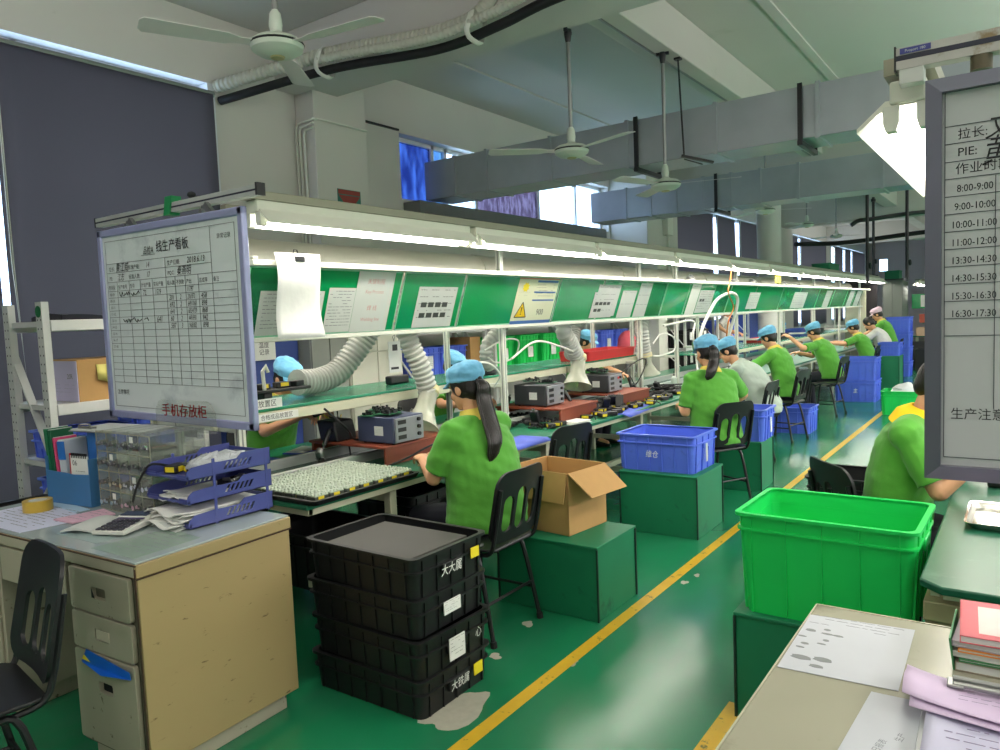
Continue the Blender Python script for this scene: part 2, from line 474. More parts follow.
blind(2.34, 4.10, .22, 3.685, mBLIND, 'wide dark blue-grey roller blind behind the metal rack and hanging whiteboard')
blind(-1.9, 2.29, .22, 3.715, mBLIND, 'dark blue-grey roller blind at the far left picture edge')
blind(14.05, 16.95, .96, 3.76, mBLINDD, 'charcoal roller blind just beyond the pillar with the grey box', .0)
blind(17.15, 18.5, .96, 3.76, mBLINDD, 'charcoal roller blind hanging askew beside a sliver of blue daylight', .25)
blind(18.62, 20.7, .96, 3.76, mBLINDD, 'charcoal roller blind left of the round column')
blind(22.5, 24.65, .96, 3.76, mBLIND, 'dark blue roller blind right of the round column')
blind(24.95, 28.7, .96, 3.76, mBLIND, 'wide dark blue roller blind further along past the round column')
blind(30.1, 31.6, .96, 3.76, mBLIND, 'small dark blind above the far end of the lamp row')
blind(32.0, 33.2, .96, 3.76, mBLIND, 'small dark blind second from the far wall')
blind(33.5, 36.4, .96, 3.76, mBLIND, 'small dark blind nearest the far wall')

# air ducts
mGALV = mat('galvanised_sheet', (168, 174, 180), .34, metal=.45, var=.16, scale=3, bump=.08, bscale=6)


def duct(y0, y1, z0, z1, xs, label, straps):
    t = thing('air_duct', label, 'air duct', (0, y0, z0), group='galvanised air ducts under the ceiling')
    D, H = y1 - y0, z1 - z0; k = 0
    for i in range(len(xs) - 1):
        b = B(); b.bb((xs[i] + .004, 0, 0), (xs[i + 1] - .004, D, H)); obj('duct_section', b, mGALV, t, bevel=.006)
    for x in xs[1:-1]:
        b = B()
        for (a, c) in (((x - .018, -.014, -.014), (x + .018, D + .014, 0)), ((x - .018, -.014, H), (x + .018, D + .014, H + .014)), ((x - .018, -.014, 0), (x + .018, 0, H)), ((x - .018, D, 0), (x + .018, D + .014, H))): b.bb(a, c)
        obj('flange', b, mGALV, t)
    for x in straps:
        b = B(); b.bb((x - .02, -.05, -.06), (x + .02, D + .05, -.02))
        b.bb((x - .02, -.04, -.06), (x + .02, -.02, H + .02)); b.bb((x - .02, D + .02, -.06), (x + .02, D + .04, H + .02))
        obj('hanger_strap', b, mBLKM, t)
    return t


duct(7.0, 7.5, 3.06, 3.51, [-5.98, -5.52, -5.05, -4.2, -3.3, -2.4, -1.5, -.6, .9, 2.4, 4.0, 6.0], 'large galvanised air duct nearer the camera crossing above the lamps', [-3.19, -1.64, .6, 3])
duct(10.5, 11.0, 3.03, 3.48, [-5.6, -5.0, -4.6, -4.2, -3.8, -3.4, -3.0, -2.5, -1.5, -.3, 1.5, 4.0, 6.0], 'galvanised air duct further back, running behind the nearer duct', [-3.6, -1.1, 2])
b = B()
b.bar((-5.3, 6.98, 3.60), (-5.9, 7.0, 3.60), .02, .02); t = None
b.bm.free()

# ceiling fans
mFANB = mat('fan_enamel', (196, 206, 192), .35, var=.03)


def fan(x, y, z, zt, a, label):
    t = thing('ceiling_fan', label, 'ceiling fan', (x, y, z), a, 'ceiling fans on long rods')
    b = B(); b.cyl((0, 0, .08), (0, 0, zt - z - .05), .016, n=10); obj('down_rod', b, mSTEEL, t)
    b = B(); b.lathe([(.001, zt - z), (.03, zt - z), (.032, zt - z - .03), (.024, zt - z - .08), (.018, zt - z - .1)], 18)
    b.bar((-.06, 0, zt - z - .012), (.06, 0, zt - z - .012), .03, .024); obj('ceiling_bracket', b, mBLKM, t)
    b = B(); b.lathe([(.016, .20), (.03, .18), (.036, .12), (.03, .08), (.05, .065), (.11, .05), (.138, .03), (.142, .01), (.135, -.012), (.10, -.035), (.05, -.046), (.001, -.048)], 28); obj('motor_housing', b, mFANB, t)
    b = B(); b.lathe([(.143, .022), (.146, .016), (.143, .010)], 28); obj('trim_ring', b, mBLACK, t)
    b = B(); b.lathe([(.04, -.046), (.035, -.054), (.001, -.056)], 18); obj('cap', b, mat('fan_cap', (176, 168, 120), .4), t)
    for k in range(3):
        b = B(RZ(2 * PI * k / 3)); m = RX(R(9))
        b.plate([(.13, -.035), (.2, -.03), (.26, -.055), (.66, -.068), (.68, -.04), (.68, .04), (.66, .068), (.26, .055), (.2, .03), (.13, .035)], [], -.002, .002)
        for v in b.bm.verts:
            q = RZ(-2 * PI * k / 3) @ v.co; q.z += .012 + q.y * .16; v.co = RZ(2 * PI * k / 3) @ q
        obj('blade', b, mat('fan_blade', (212, 208, 204), .5, var=.03), t)


fan(-3.32, 2.72, 3.10, ZC, R(8), 'ceiling fan at top left, nearest above the hanging whiteboard')
fan(-3.06, 5.44, 2.93, 3.9, R(100), 'ceiling fan on a long rod in front of the nearer duct')
fan(-2.80, 6.75, 2.78, 4.0, R(14), 'ceiling fan hanging just below the nearer duct, second along')
fan(-3.32, 11.9, 3.08, ZC, R(30), 'ceiling fan in front of the round column')
fan(-3.70, 16.2, 3.24, ZC, R(10), 'ceiling fan just right of the round column')
fan(-4.0, 20.6, 3.33, ZC, R(40), 'small distant ceiling fan beyond the round column')
fan(-1.9, 22.0, 3.2, ZC, R(20), 'distant ceiling fan near the right whiteboard edge')

# conduits along the transverse beam
P = catmull([(-5.98, 4.22, 3.66), (-4.95, 4.60, 3.80), (-3.9, 4.80, 3.775), (-3.28, 4.80, 3.81), (-2.67, 4.72, 3.84), (-1.4, 4.7, 3.84), (1.5, 4.7, 3.82)], 8)
b = B(); b.tube(P, .038, 12); tag(obj('insulated_pipe', b, mDARK), 'black foam covered pipe slung under the ceiling beam', 'pipe')


def hose_mesh(P, r, pitch=.03, n=14, amp=.12):
    """corrugated hose: radius ripples along a resampled path"""
    P = [V(p) for p in P]; L = [0]
    for i in range(1, len(P)): L.append(L[-1] + (P[i] - P[i - 1]).length)
    m = max(4, int(L[-1] / (pitch / 4))); Q = []; rr = []; j = 0
    for k in range(m + 1):
        s = L[-1] * k / m
        while j < len(L) - 2 and L[j + 1] < s: j += 1
        Q.append(P[j].lerp(P[j + 1], (s - L[j]) / max(1e-9, L[j + 1] - L[j]))); rr.append(r * (1 + (amp if k % 4 < 2 else -amp * .3)))
    b = B(); b.tube(Q, rr, n); return b


mFLEX = mat('flexible_conduit', (186, 186, 172), .55, var=.08)
P2 = [p + V((0, -.03, .12)) for p in P]
cut = [p for p in P2 if p.x < -3.55]
up = catmull([cut[-1], cut[-1] + V((.12, .02, .06)), cut[-1] + V((.2, .04, .18)), cut[-1] + V((.22, .05, .6))], 6)
tag(obj('flexible_conduit', hose_mesh(cut + up[1:], .052, .045), mFLEX), 'pale corrugated conduit along the beam, turning up to the ceiling', 'conduit')
P3 = [p + V((0, -.11, .055)) for p in P if p.x > -5.0]
tag(obj('flexible_conduit', hose_mesh(P3, .034, .04), mFLEX), 'thinner pale corrugated conduit beside the black pipe', 'conduit')
for x, s in ((-4.93, 'white strap wrapped round the pipes left of the pillar pipes'), (-3.52, 'white strap holding the pipes where the conduit turns up')):
    c = min(P, key=lambda p: abs(p.x - x)) + V((0, -.03, .045))
    b = B(); b.tube([c + V((.02 * math.sin(3 * a), .11 * math.cos(a), .125 * math.sin(a))) for a in [2 * PI * k / 24 for k in range(24)]], .026, 6, closed=True, flat=.25)
    tag(obj('cable_strap', b, mWHITE), s, 'strap', 'straps round the pipes on the beam')
# thin pipes on the wall pillar
for i, (dx, zz) in enumerate(((0, 3.60), (.05, 3.56), (.11, 3.52))):
    b = B(); x = XW + .03 + dx
    b.tube([(x, 5.065, .9), (x, 5.065, zz - .04), (x + .02, 5.065, zz), (-5.72, 5.065, zz + .02)] + ([(-5.70, 5.09, zz + .02), (-5.70, 5.78, zz + .02)] if i == 0 else []), .011, 8)
    tag(obj('wall_pipe', b, mWHITE), ['white pipe nearest the wall, bending round the pillar', 'white pipe in the middle of the three on the pillar', 'white pipe furthest from the wall on the pillar side'][i], 'pipe', 'thin pipes up the pillar')
b = B(); b.bb((-5.998, 5.86, 3.815), (-5.97, 6.58, 3.835)); tag(obj('cable_trunking', b, mBLKM), 'dark thin trunking along the wall above the blue window', 'trunking')
# pillar poster
t = thing('wall_poster', 'small red and green printed poster on the pillar', 'poster', (-5.728, 5.50, 2.66))
b = B(); b.bb((0, -.16, 0), (.004, .16, .32)); obj('backing_sheet', b, mat('poster_green', (50, 116, 104), .5, var=.06), t)
b = B(); b.bb((.004, -.15, .27), (.0055, .15, .315)); b.poly([(.0052, -.15, .26), (.0052, .15, .26), (.0052, .0, .1)]); obj('printed_band', b, mat('poster_red', (150, 62, 52), .5), t)
# junction box on second pillar
b = B(); b.bb((-5.3, 12.6, 2.95), (-5.2, 12.85, 3.3)); b.cyl((-5.25, 12.72, 2.0), (-5.25, 12.72, 2.95), .02)
tag(obj('junction_box', b, mWHITE, bevel=.01), 'white electric box on the pillar behind the far duct', 'box')
# bracket rod
t = thing('hanging_bracket', 'dark steel bar on a thin rod below the nearer duct', 'bracket', (-2.67, 6.90, 3.03))
b = B(); b.cyl((0, 0, .04), (-.04, 0, .94), .009, n=8); b.box((-.04, 0, .93), (.06, .06, .02)); obj('rod', b, mBLKM, t)
b = B(); b.bar((-.02, -.02, .03), (.24, .12, -.05), .05, .02); b.bar((0, 0, .0), (.15, .08, -.06), .01, .01); obj('bar', b, mBLKM, t)
# sprinkler style pipework in the far hall
for i, (x, y, z0, z1, s) in enumerate(((-2.47, 15.5, 1.95, 4.4, 'black pipe dropping from the ceiling left of the grey cabinet'), (-1.86, 15.9, 1.98, 4.4, 'black pipe dropping from the ceiling above the grey cabinet'), (-2.9, 19.0, 2.2, 4.4, 'thin distant drop pipe behind the nearer black pipe'))):
    b = B(); b.tube([(x, y, z0), (x, y, z1)], .03, 8); b.cyl((x, y, z1 - .5), (x, y, z1 - .44), .05)
    b.ball((x + .05, y, z0 + .35), (.03, .03, .06)); tag(obj('drop_pipe', b, mBLKM), s, 'pipe', 'drop pipes in the far hall')
b = B(); b.tube(catmull([(-2.75, 15.5, 3.08), (-2.62, 15.55, 3.16), (-2.4, 15.6, 3.17), (-1.4, 16.3, 3.27), (2.0, 18.0, 3.3)], 5), .04, 8); tag(obj('ceiling_pipe', b, mBLKM), 'dark bent pipe running right under the far ceiling', 'pipe')
b = B(); b.tube(catmull([(-5.1, 21.0, 3.25), (-4.0, 22, 3.26), (-2.28, 23.2, 3.45), (1.0, 24, 3.6)], 6), .06, 8); tag(obj('ceiling_pipe', b, mDARK), 'black cable bundle looping across the far hall', 'pipe')
b = B(); b.tube([(-2.86, 5.5, 3.985), (-2.86, 12.8, 3.985)], .012, 6); tag(obj('ceiling_pipe', b, mSTEEL), 'thin conduit along the bottom of the lengthwise beam', 'pipe')
# ================================================================== THE ASSEMBLY LINE
LY0, LY1 = 2.28, 19.6
POSTS = [2.30, 4.66, 7.14, 8.12, 10.28, 12.43, 14.86, 17.16, 19.5]
mLIP = mat('cream_profile', (206, 206, 180), .45, var=.05)
t = thing('assembly_bench', 'long green topped assembly bench running from the office desk to the far cabinet', 'workbench', (-3.5, LY0, 0))


def wb(name, boxes, m, bev=.004, label=None, par=None):
    b = B()
    for a, c in boxes: b.bb(a, c)
    return obj(name, b, m, par or t, world=True, bevel=bev, label=label)


wb('worktop', [((-3.34, LY0, .728), (-2.775, LY1, .75))], mGMAT)
wb('worktop', [((-4.32, LY0, .728), (-3.74, LY1, .75))], mGMAT)
wb('edge_profile', [((-3.34, LY0 + .03, .69), (-2.80, LY0 + .06, .726)), ((-2.83, LY0 + .03, .69), (-2.80, LY1, .726)), ((-4.30, LY0, .69), (-4.27, LY1, .726))], mLIP)
wb('conveyor_belt', [((-3.70, LY0, .70), (-3.38, LY1, .742))], mat('green_belt', (34, 104, 74), .25, var=.1))
wb('guide_rail', [((-3.375, LY0, .72), (-3.345, LY1, .80))], mALU)
wb('guide_rail', [((-3.735, LY0, .72), (-3.705, LY1, .80))], mALU)
y = LY0 + .65
while y < LY1:
    for x in (-2.86, -4.22): wb('leg', [((x - .025, y - .025, 0), (x + .025, y + .025, .72)), ((x - .22 if x > -3.5 else x, y - .02, .62), (x if x > -3.5 else x + .22, y + .02, .70))], mIVORY)
    wb('foot_rail', [((-4.2, y - .02, .14), (-2.88, y + .02, .19))], mIVORY)
    y += 1.62
wb('stringer', [((-2.92, LY0 + .1, .30), (-2.88, LY1, .34))], mIVORY)

# overhead rack
t = thing('overhead_rack', 'aluminium post rack with a green shelf standing along the assembly bench', 'rack', (-3.28, LY0, .75))


def alpost(x, y, z0, z1, w=.04):
    b = B(); h = w / 2
    b.bb((x - h, y - h, z0), (x + h, y + h, z1))
    b.mat(1)
    for s in (-1, 1): b.bb((x - .004, y + s * (h + .0006) - .0005, z0), (x + .004, y + s * (h + .0006) + .0005, z1)); b.bb((x + s * (h + .0006) - .0005, y - .004, z0), (x + s * (h + .0006) + .0005, y + .004, z1))
    return obj('post', b, [mWHITE, mSTEEL], t, world=True)


for y in POSTS: alpost(-3.28, y, .751, 2.184)
for y in POSTS: alpost(-3.83, y, .751, 2.0, .036)
wb('top_rail', [((-3.092, LY0, 1.905), (-3.055, LY1, 1.935))], mWHITE)
wb('bottom_rail', [((-3.262, LY0, 1.525), (-3.225, LY1, 1.55))], mWHITE)
wb('light_beam', [((-2.95, 2.14, 2.185), (-2.87, LY1 + .1, 2.228)), ((-3.32, 2.3, 2.185), (-3.27, LY1 + .1, 2.225))], mat('beam_profile', (148, 146, 128), .4, metal=.3, var=.08))
for y in POSTS:
    wb('cross_arm', [((-3.32, y - .02, 2.15), (-3.03, y + .02, 2.184))], mWHITE)
    wb('rail_bracket', [((-3.26, y - .015, 1.936), (-3.06, y + .015, 1.95)), ((-3.29, y - .012, 1.527), (-3.25, y + .012, 1.548))], mWHITE)
    wb('shelf_arm', [((-4.05, y - .015, 1.07), (-3.28, y + .015, 1.10))], mWHITE)
for (a, c) in ((LY0 - .02, 5.9), (5.92, 7.42)):
    wb('shelf_board', [((-4.05, a, 1.135), (-3.455, c, 1.152))], mat('green_shelf_mat', (46, 142, 108), .22, var=.1, scale=4))
    wb('shelf_frame', [((-3.475, a, 1.075), (-3.445, c, 1.132)), ((-4.05, a, 1.075), (-4.02, c, 1.132))], mLIP)
wb('shelf_board', [((-4.05, 9.6, 1.0), (-3.47, LY1, 1.016))], MATS['green_shelf_mat'])
wb('shelf_frame', [((-3.48, 9.6, .95), (-3.45, LY1, .998))], mLIP)


def label_plate(y, z, w, s, h=.05):
    q = thing('shelf_label', s, 'label', (-3.442, y, z), group='area labels on the shelf edge')
    return q


for (y, z, w, h, tx, s) in ((2.60, 1.175, .20, .055, '放置区', 'white area label standing on the green shelf edge by the hanging whiteboard'), (2.66, 1.082, .30, .042, '合格成品放置区', 'long printed area label on the cream shelf front by the hanging whiteboard')):
    q = thing('shelf_label', s, 'label', (-3.443, y, z - (.022 if z > 1.1 else 0)), group='area labels on the shelf edge')
    b = B(); b.bb((0, -w / 2, 0), (.003, w / 2, h)); obj('plate', b, mPAPER, q)
    b = B(); b.text(tx, h * .55, frame((.0035, 0, h * .24), (0, 1, 0), (0, 0, 1)), 'c'); obj('lettering', b, mINK, q)

# lamps over the line
mTUBEL = glow('lamp_tube', (255, 247, 240), 14)
mREFL = mat('lamp_reflector', (226, 226, 212), .4, var=.03)


def make_lamp(name, label, L, loc, group, prof=.105, z_end=None):
    t = thing(name, label, 'lamp', loc, group=group)
    b = B(); b.bb((-.04, 0, -.0), (.04, L, .055)); obj('housing', b, mREFL, t, bevel=.006)
    b = B()
    P = [(-prof, -.045), (-prof, -.055), (-.05, -.004), (.05, -.004), (prof, -.055), (prof, -.045), (.05, .012), (-.05, .012)]
    b.loft([[(x, y, z) for x, z in P] for y in (.01, L - .01)]); obj('reflector', b, mREFL, t)
    for s in (-.037, .037):
        b = B(); b.cyl((s, .05, -.045), (s, L - .05, -.047), .019, n=12); obj('tube', b, mTUBEL, t, label='glowing white fluorescent tube')
        for y in (.025, L - .025):
            b = B(); b.plate([(-.018, .03), (-.018, -.01), (-.012, -.03), (.012, -.03), (.018, -.01), (.018, .03)], [], -.02, .02)
            b.warp(lambda p: (p[0] + s, y + p[2], p[1] - .033)); obj('tube_holder', b, mWHITE, t)
    return t


FL = 1.60
lamp0 = make_lamp('fluorescent_lamp', 'glowing double tube lamp nearest the hanging whiteboard, first of the row', FL, (-2.91, 2.18, 2.13), 'fluorescent lamps over the assembly bench')
ords = ['second', 'third', 'fourth', 'fifth', 'sixth', 'seventh', 'eighth', 'ninth', 'tenth', 'last']
for i in range(1, 11):
    s = 'glowing double tube lamp over the bench, %s of the row from the hanging whiteboard' % ords[i - 1]
    if i == 10: s = 'glowing double tube lamp at the far end of the row, by the grey cabinet'
    dup(lamp0, (-2.91, 2.18 + i * 1.66, 2.13), 0, s)

for i in range(10): dup(lamp0, (-3.97, 2.2 + i * 1.66, 2.085), 0, 'lamp over the far side of the bench, %s one along, hidden behind the cream pipe' % (['first'] + ords)[i], 'fluorescent lamps over the far side of the bench')
# exhaust main and branches
mDUCTW = mat('cream_pvc_pipe', (172, 172, 154), .4, var=.05)
t = thing('exhaust_pipe', 'fat cream extraction pipe running behind the lamps along the bench', 'pipe', (-3.5, LY0, 1.97))
for k in range(7):
    a = LY0 - .02 + k * 2.4
    b = B(); b.cyl((0, k * 2.4, 0), (0, min(k * 2.4 + 2.36, LY1 - LY0), 0), .122, n=24); obj('pipe_section', b, mDUCTW, t)
    b = B(); b.cyl((0, k * 2.4 + 2.33, 0), (0, k * 2.4 + 2.43, 0), .128, n=24); obj('coupling', b, mDUCTW, t)
BR = [3.70, 5.15, 5.95, 7.75, 8.6, 10.2, 11.0, 12.6, 14.0]
for y in BR:
    b = B(); b.tube([(.06, y - LY0, -.05), (.12, y - LY0, -.10), (.13, y - LY0, -.17)], .045, 14); obj('branch_stub', b, mDUCTW, t)

# hoses with suction funnels
mFUNN = clear('clear_funnel', (236, 238, 226), .30, .15, (214, 216, 204))


def fume_hose(pts, label, funnel=None, r=.064, fr=.13, solid=False):
    t = thing('fume_hose', label, 'hose', pts[0], group='grey fume extraction hoses')
    P = catmull(pts, 8); o = V(pts[0])
    b = hose_mesh([p - o for p in P], r, .034, 16, .10); obj('corrugated_hose', b, mHOSE, t)
    if funnel:
        d = (V(funnel) - P[-1]); L = d.length; d.normalize(); x = d.orthogonal(); m = frame(P[-1] - o, x, d.cross(x))
        if (m.to_3x3() @ V((0, 0, 1))).dot(d) < 0: m = m @ RX(PI)
        b = B(); b.lathe([(r * 1.12, -.04), (r * 1.16, .0), (r * 1.05, .01)], 20, m); obj('hose_clamp', b, mat('clamp_yellowed', (206, 196, 150), .4), t)
        b = B(); pr = [(r * 1.0, -.01), (r * .98, L * .35), (r * 1.05, L * .5), (fr * .75, L * .78), (fr, L), (fr * 1.02, L + .004), (fr * .98, L + .004), (fr * .72, L * .78), (r * 1.0, L * .5), (r * .93, L * .3), (r * .93, 0)]
        b.lathe(pr, 26, m); obj('suction_funnel', b, mREFL if solid else mFUNN, t, fix=True)
    return t


fume_hose([(-3.36, 3.70, 1.80), (-3.36, 3.66, 1.60), (-3.34, 3.68, 1.46), (-3.31, 3.74, 1.30), (-3.30, 3.80, 1.12)], 'grey corrugated hose with a clear funnel right in front of the ponytailed worker', (-3.235, 3.62, .90))
fume_hose([(-3.45, 3.72, 1.84), (-3.62, 3.62, 1.58), (-3.69, 3.53, 1.43), (-3.74, 3.40, 1.29), (-3.76, 3.25, 1.245), (-3.74, 3.06, 1.25)], 'thick grey hose drooping over the shelf beside the nearest blue cap', None, .076)
fume_hose([(-3.37, 5.15, 1.80), (-3.46, 4.95, 1.55), (-3.52, 4.80, 1.40), (-3.54, 4.80, 1.26), (-3.54, 4.84, 1.20)], 'short grey hose ending on a black knob on the green shelf', None, .05)
t = thing('clamp_knob', 'black knob holder standing on the green shelf under a short hose', 'knob', (-3.54, 4.84, 1.153))
b = B(); b.lathe([(.05, 0), (.055, .01), (.05, .04), (.03, .045), (.001, .045)], 16); obj('base', b, mBLACK, t)
fume_hose([(-3.39, 5.95, 1.80), (-3.36, 5.72, 1.50), (-3.355, 5.82, 1.36), (-3.355, 5.96, 1.20)], 'grey hose with a pale funnel hanging left of the red tray', (-3.32, 5.86, .96), .068, .14)
fume_hose([(-3.55, 6.25, 1.86), (-3.58, 6.30, 1.50), (-3.56, 6.22, 1.36), (-3.50, 6.10, 1.26), (-3.46, 6.02, 1.25)], 'grey hose curving up behind the boards left of the red tray', None, .064)
fume_hose([(-3.39, 7.75, 1.80), (-3.365, 7.40, 1.50), (-3.355, 7.36, 1.36), (-3.355, 7.42, 1.13)], 'grey hose with a pale funnel right of the red tray', (-3.34, 7.44, .93), .068, .14)
for i, y in enumerate((8.6, 10.2, 11.0, 12.6)):
    fume_hose([(-3.37, y, 1.80), (-3.34, y - .1, 1.86), (-3.25, y - .16, 1.92), (-3.2, y - .12, 1.97)], 'stub of pale hose above the green boards, %s past the pale gap' % ['first', 'second', 'third', 'fourth'][i], None, .06)

# green display boards and their papers
mGPAN = mat('green_display_sheet', (8, 150, 84), .16, var=.05, scale=3, spec=.6)
mSLEEVE = clear('clear_sleeve', (238, 246, 240), .10, .08)
mGTRANS = clear('green_tinted_sheet', (110, 200, 160), .22, .1, (60, 170, 120))
TILT = math.atan2(.13, .37)
XB, ZB, HB = -3.232, 1.553, .375


def board_mat(y, dx=0.0):
    """local x along the line, y up the tilted sheet, z towards the aisle"""
    up = V((math.sin(TILT), 0, math.cos(TILT))); n = V((math.cos(TILT), 0, -math.sin(TILT)))
    return frame(V((XB, y, ZB)) + n * dx, (0, 1, 0), up)


edges = [(2.30, 2.62, 't'), (2.64, 3.40, 'g'), (3.42, 4.02, 'g'), (4.04, 5.28, 'g'), (5.30, 6.05, 'g'), (6.07, 6.98, 'g'), (7.0, 7.5, 't'), (7.52, 8.15, 'g'), (8.17, 9.0, 'g'), (9.02, 9.6, 't'), (9.62, 10.7, 'g'), (10.72, 12.1, 'g'), (12.12, 13.2, 'g'), (13.22, 14.6, 'g'), (14.62, 15.9, 'g'), (15.92, 17.2, 'g'), (17.22, 18.1, 'g'), (18.12, 18.95, 'g')]
wd = ['whiteboard end: first', 'second', 'third', 'fourth', 'fifth', 'sixth', 'seventh', 'eighth', 'ninth', 'tenth', 'eleventh', 'twelfth', 'thirteenth', 'fourteenth', 'fifteenth', 'sixteenth', 'seventeenth', 'eighteenth']
for i, (a, c, k) in enumerate(edges):
    w = c - a; m = board_mat(a)
    s = ('%s board %s from the hanging whiteboard' % ('pale translucent green' if k == 't' else 'glossy green display', 'first' if i == 0 else wd[i] + ' in the row'))
    t = thing('display_board', s, 'board', (XB, a, ZB), group='green display boards over the bench')
    b = B(m); b.bb((0, 0, 0), (w, HB, .003)); obj('backing_sheet', b, mGTRANS if k == 't' else mGPAN, t, world=True)
    b = B(m)
    for (p, q) in (((0, 0), (w, .008)), ((0, HB - .008), (w, HB)), ((0, 0), (.006, HB)), ((w - .006, 0), (w, HB))): b.bb((p[0], p[1], -.001), (q[0], q[1], .0045))
    obj('edge_strip', b, mat('pale_green_edge', (150, 214, 180), .3), t, world=True)


def sheet_lines(b, w, h, seed, rows=14, x0=.06, y0=.08):
    r_ = random.Random(seed)
    for k in range(rows):
        yy = h * (1 - y0) - k * h * (1 - 2 * y0) / rows; xx = w * x0
        while xx < w * (1 - x0) - .01:
            l = r_.uniform(.008, .035)
            if r_.random() < .75: b.bb((xx, yy, .0002), (min(xx + l, w * (1 - x0)), yy + h * .012, .0005))
            xx += l + .006


def board_paper(a, c, y0, y1, label, rows=12, pics=0, texts=(), m_=None, lift=.006, seed=0, yel=False):
    w, h = c - a, y1 - y0; m = board_mat(a, lift) @ T(0, y0, 0)
    t = thing('paper_sheet', label, 'paper', m.translation, group='papers on the green display boards')
    b = B(m); b.bb((0, 0, 0), (w, h, .0008)); obj('sheet', b, m_ or mPAPER2, t, world=True)
    b = B(m @ T(0, 0, .0008)); sheet_lines(b, w, h, seed, rows)
    r_ = random.Random(seed + 50)
    for k in range(pics): b.bb((w * (.12 + .18 * (k % 4)), h * (.5 - .26 * (k // 4)), .0004), (w * (.26 + .18 * (k % 4)), h * (.62 - .26 * (k // 4)), .0008))
    obj('printing', b, mINKG if not pics else mat('dark_print', (64, 68, 66), .6), t, world=True)
    if texts:
        b = B(m @ T(0, 0, .0012))
        for (tx, yy, hh) in texts: b.text(tx, hh, T(w / 2, h * yy, 0), 'c')
        obj('lettering', b, mat('faded_red_print', (196, 138, 136), .7), t, world=True)
    return t


board_paper(2.38, 2.80, .01, .25, 'greyish paper behind the long clipped sheet on the first green board', 10, seed=1)
board_paper(2.83, 3.03, .01, .27, 'pale form left of the key process sheet', 12, seed=2)
board_paper(3.03, 3.33, .005, .372, 'large white sheet with faded red words Key Process', 0, texts=[('关键制程', .80, .026), ('Key Process', .64, .022), ('焊 线', .36, .026), ('Welding line', .18, .022)], lift=.008, seed=3)
board_paper(3.57, 3.96, .012, .285, 'white work instruction with two rows of small dark photos', 5, 8, seed=4)
board_paper(5.93, 6.36, .02, .26, 'white sheet with two rows of handwritten figures on the fifth board', 4, 6, seed=5)
board_paper(5.98, 6.42, .03, .33, 'pale sheet sticking out behind the handwritten one on the fifth board', 1, seed=15, lift=.004)
board_paper(6.48, 6.79, .01, .28, 'narrow blank sheet left of the pale gap in the board row', 2, seed=6)
board_paper(6.84, 7.12, .01, .36, 'tall grey sheet at the right end of the sixth board', 3, seed=7)
board_paper(8.22, 8.5, .0, .37, 'tall white strip on the green board by the orange wire', 1, seed=8, m_=mPAPER)
board_paper(8.52, 9.0, .02, .30, 'grey form right of the tall white strip', 8, 2, seed=9)
board_paper(10.45, 10.95, .04, .28, 'small form under the yellow tag', 8, seed=10)
board_paper(12.85, 13.75, .02, .30, 'white form midway along the far boards', 6, seed=11)
board_paper(15.2, 15.7, .01, .34, 'pale bluish sheet far along the boards', 3, seed=12)
board_paper(17.5, 18.0, .01, .36, 'white sheet by the small far green strip', 4, seed=13)
board_paper(18.3, 18.85, .01, .36, 'last white form at the far end of the boards', 8, seed=14)

# colourful safety sheet
m = board_mat(4.68, .006); w, h = .58, .37
t = thing('safety_notice', 'colourful safety notice with a yellow warning triangle on the fourth board', 'notice', m.translation, group='papers on the green display boards')
b = B(m); b.bb((0, 0, 0), (w, h, .001)); obj('sheet', b, mat('notice_cream', (226, 226, 196), .6, var=.03), t, world=True)
b = B(m); b.bb((.0, .0, .001), (w, .026, .0015)); b.bb((.26, .335, .001), (w - .01, .352, .0015)); b.bb((.24, .25, .001), (w - .02, .262, .0015)); b.bb((.24, .185, .001), (w - .02, .197, .0015)); obj('blue_band', b, mat('notice_blue', (70, 112, 178), .6), t, world=True)
b = B(m); b.bb((.0, h - .012, .001), (w, h, .0016)); obj('orange_band', b, mat('notice_orange', (214, 150, 120), .6), t, world=True)
b = B(m); tri = [(.04, .055), (.20, .055), (.12, .175)]; b.prism(tri, .001, .0016); obj('warning_triangle', b, mat('warning_yellow', (238, 196, 20), .5), t, world=True)
b = B(m)
for i in range(3):
    p, q = V(tri[i]), V(tri[(i + 1) % 3]); d = (q - p); b.bar((p.x, p.y, .0018), (q.x, q.y, .0018), .008, .0008)
b.prism([(.117, .092), (.123, .092), (.127, .135), (.113, .135)], .0016, .0022); b.prism([(.115, .075), (.125, .075), (.125, .085), (.115, .085)], .0016, .0022)
b.text('900', .05, m.inverted() @ m @ T(.34, .07, .0016)); sheet_lines(B(), 1, 1, 1)
b.at(m @ T(.25, .19, .001)); sheet_lines(b, .3, .16, 3, 6); b.at(m @ T(.02, .2, .001)); sheet_lines(b, .18, .06, 4, 2)
obj('black_print', b, mINK, t, world=True)
b = B(m); b.prism([(.07 + (.05 if k % 2 else .034) * math.cos(PI * k / 8) + .04, .295 + (.042 if k % 2 else .03) * math.sin(PI * k / 8)) for k in range(16)], .001, .0016); obj('yellow_badge', b, mYEL, t, world=True)

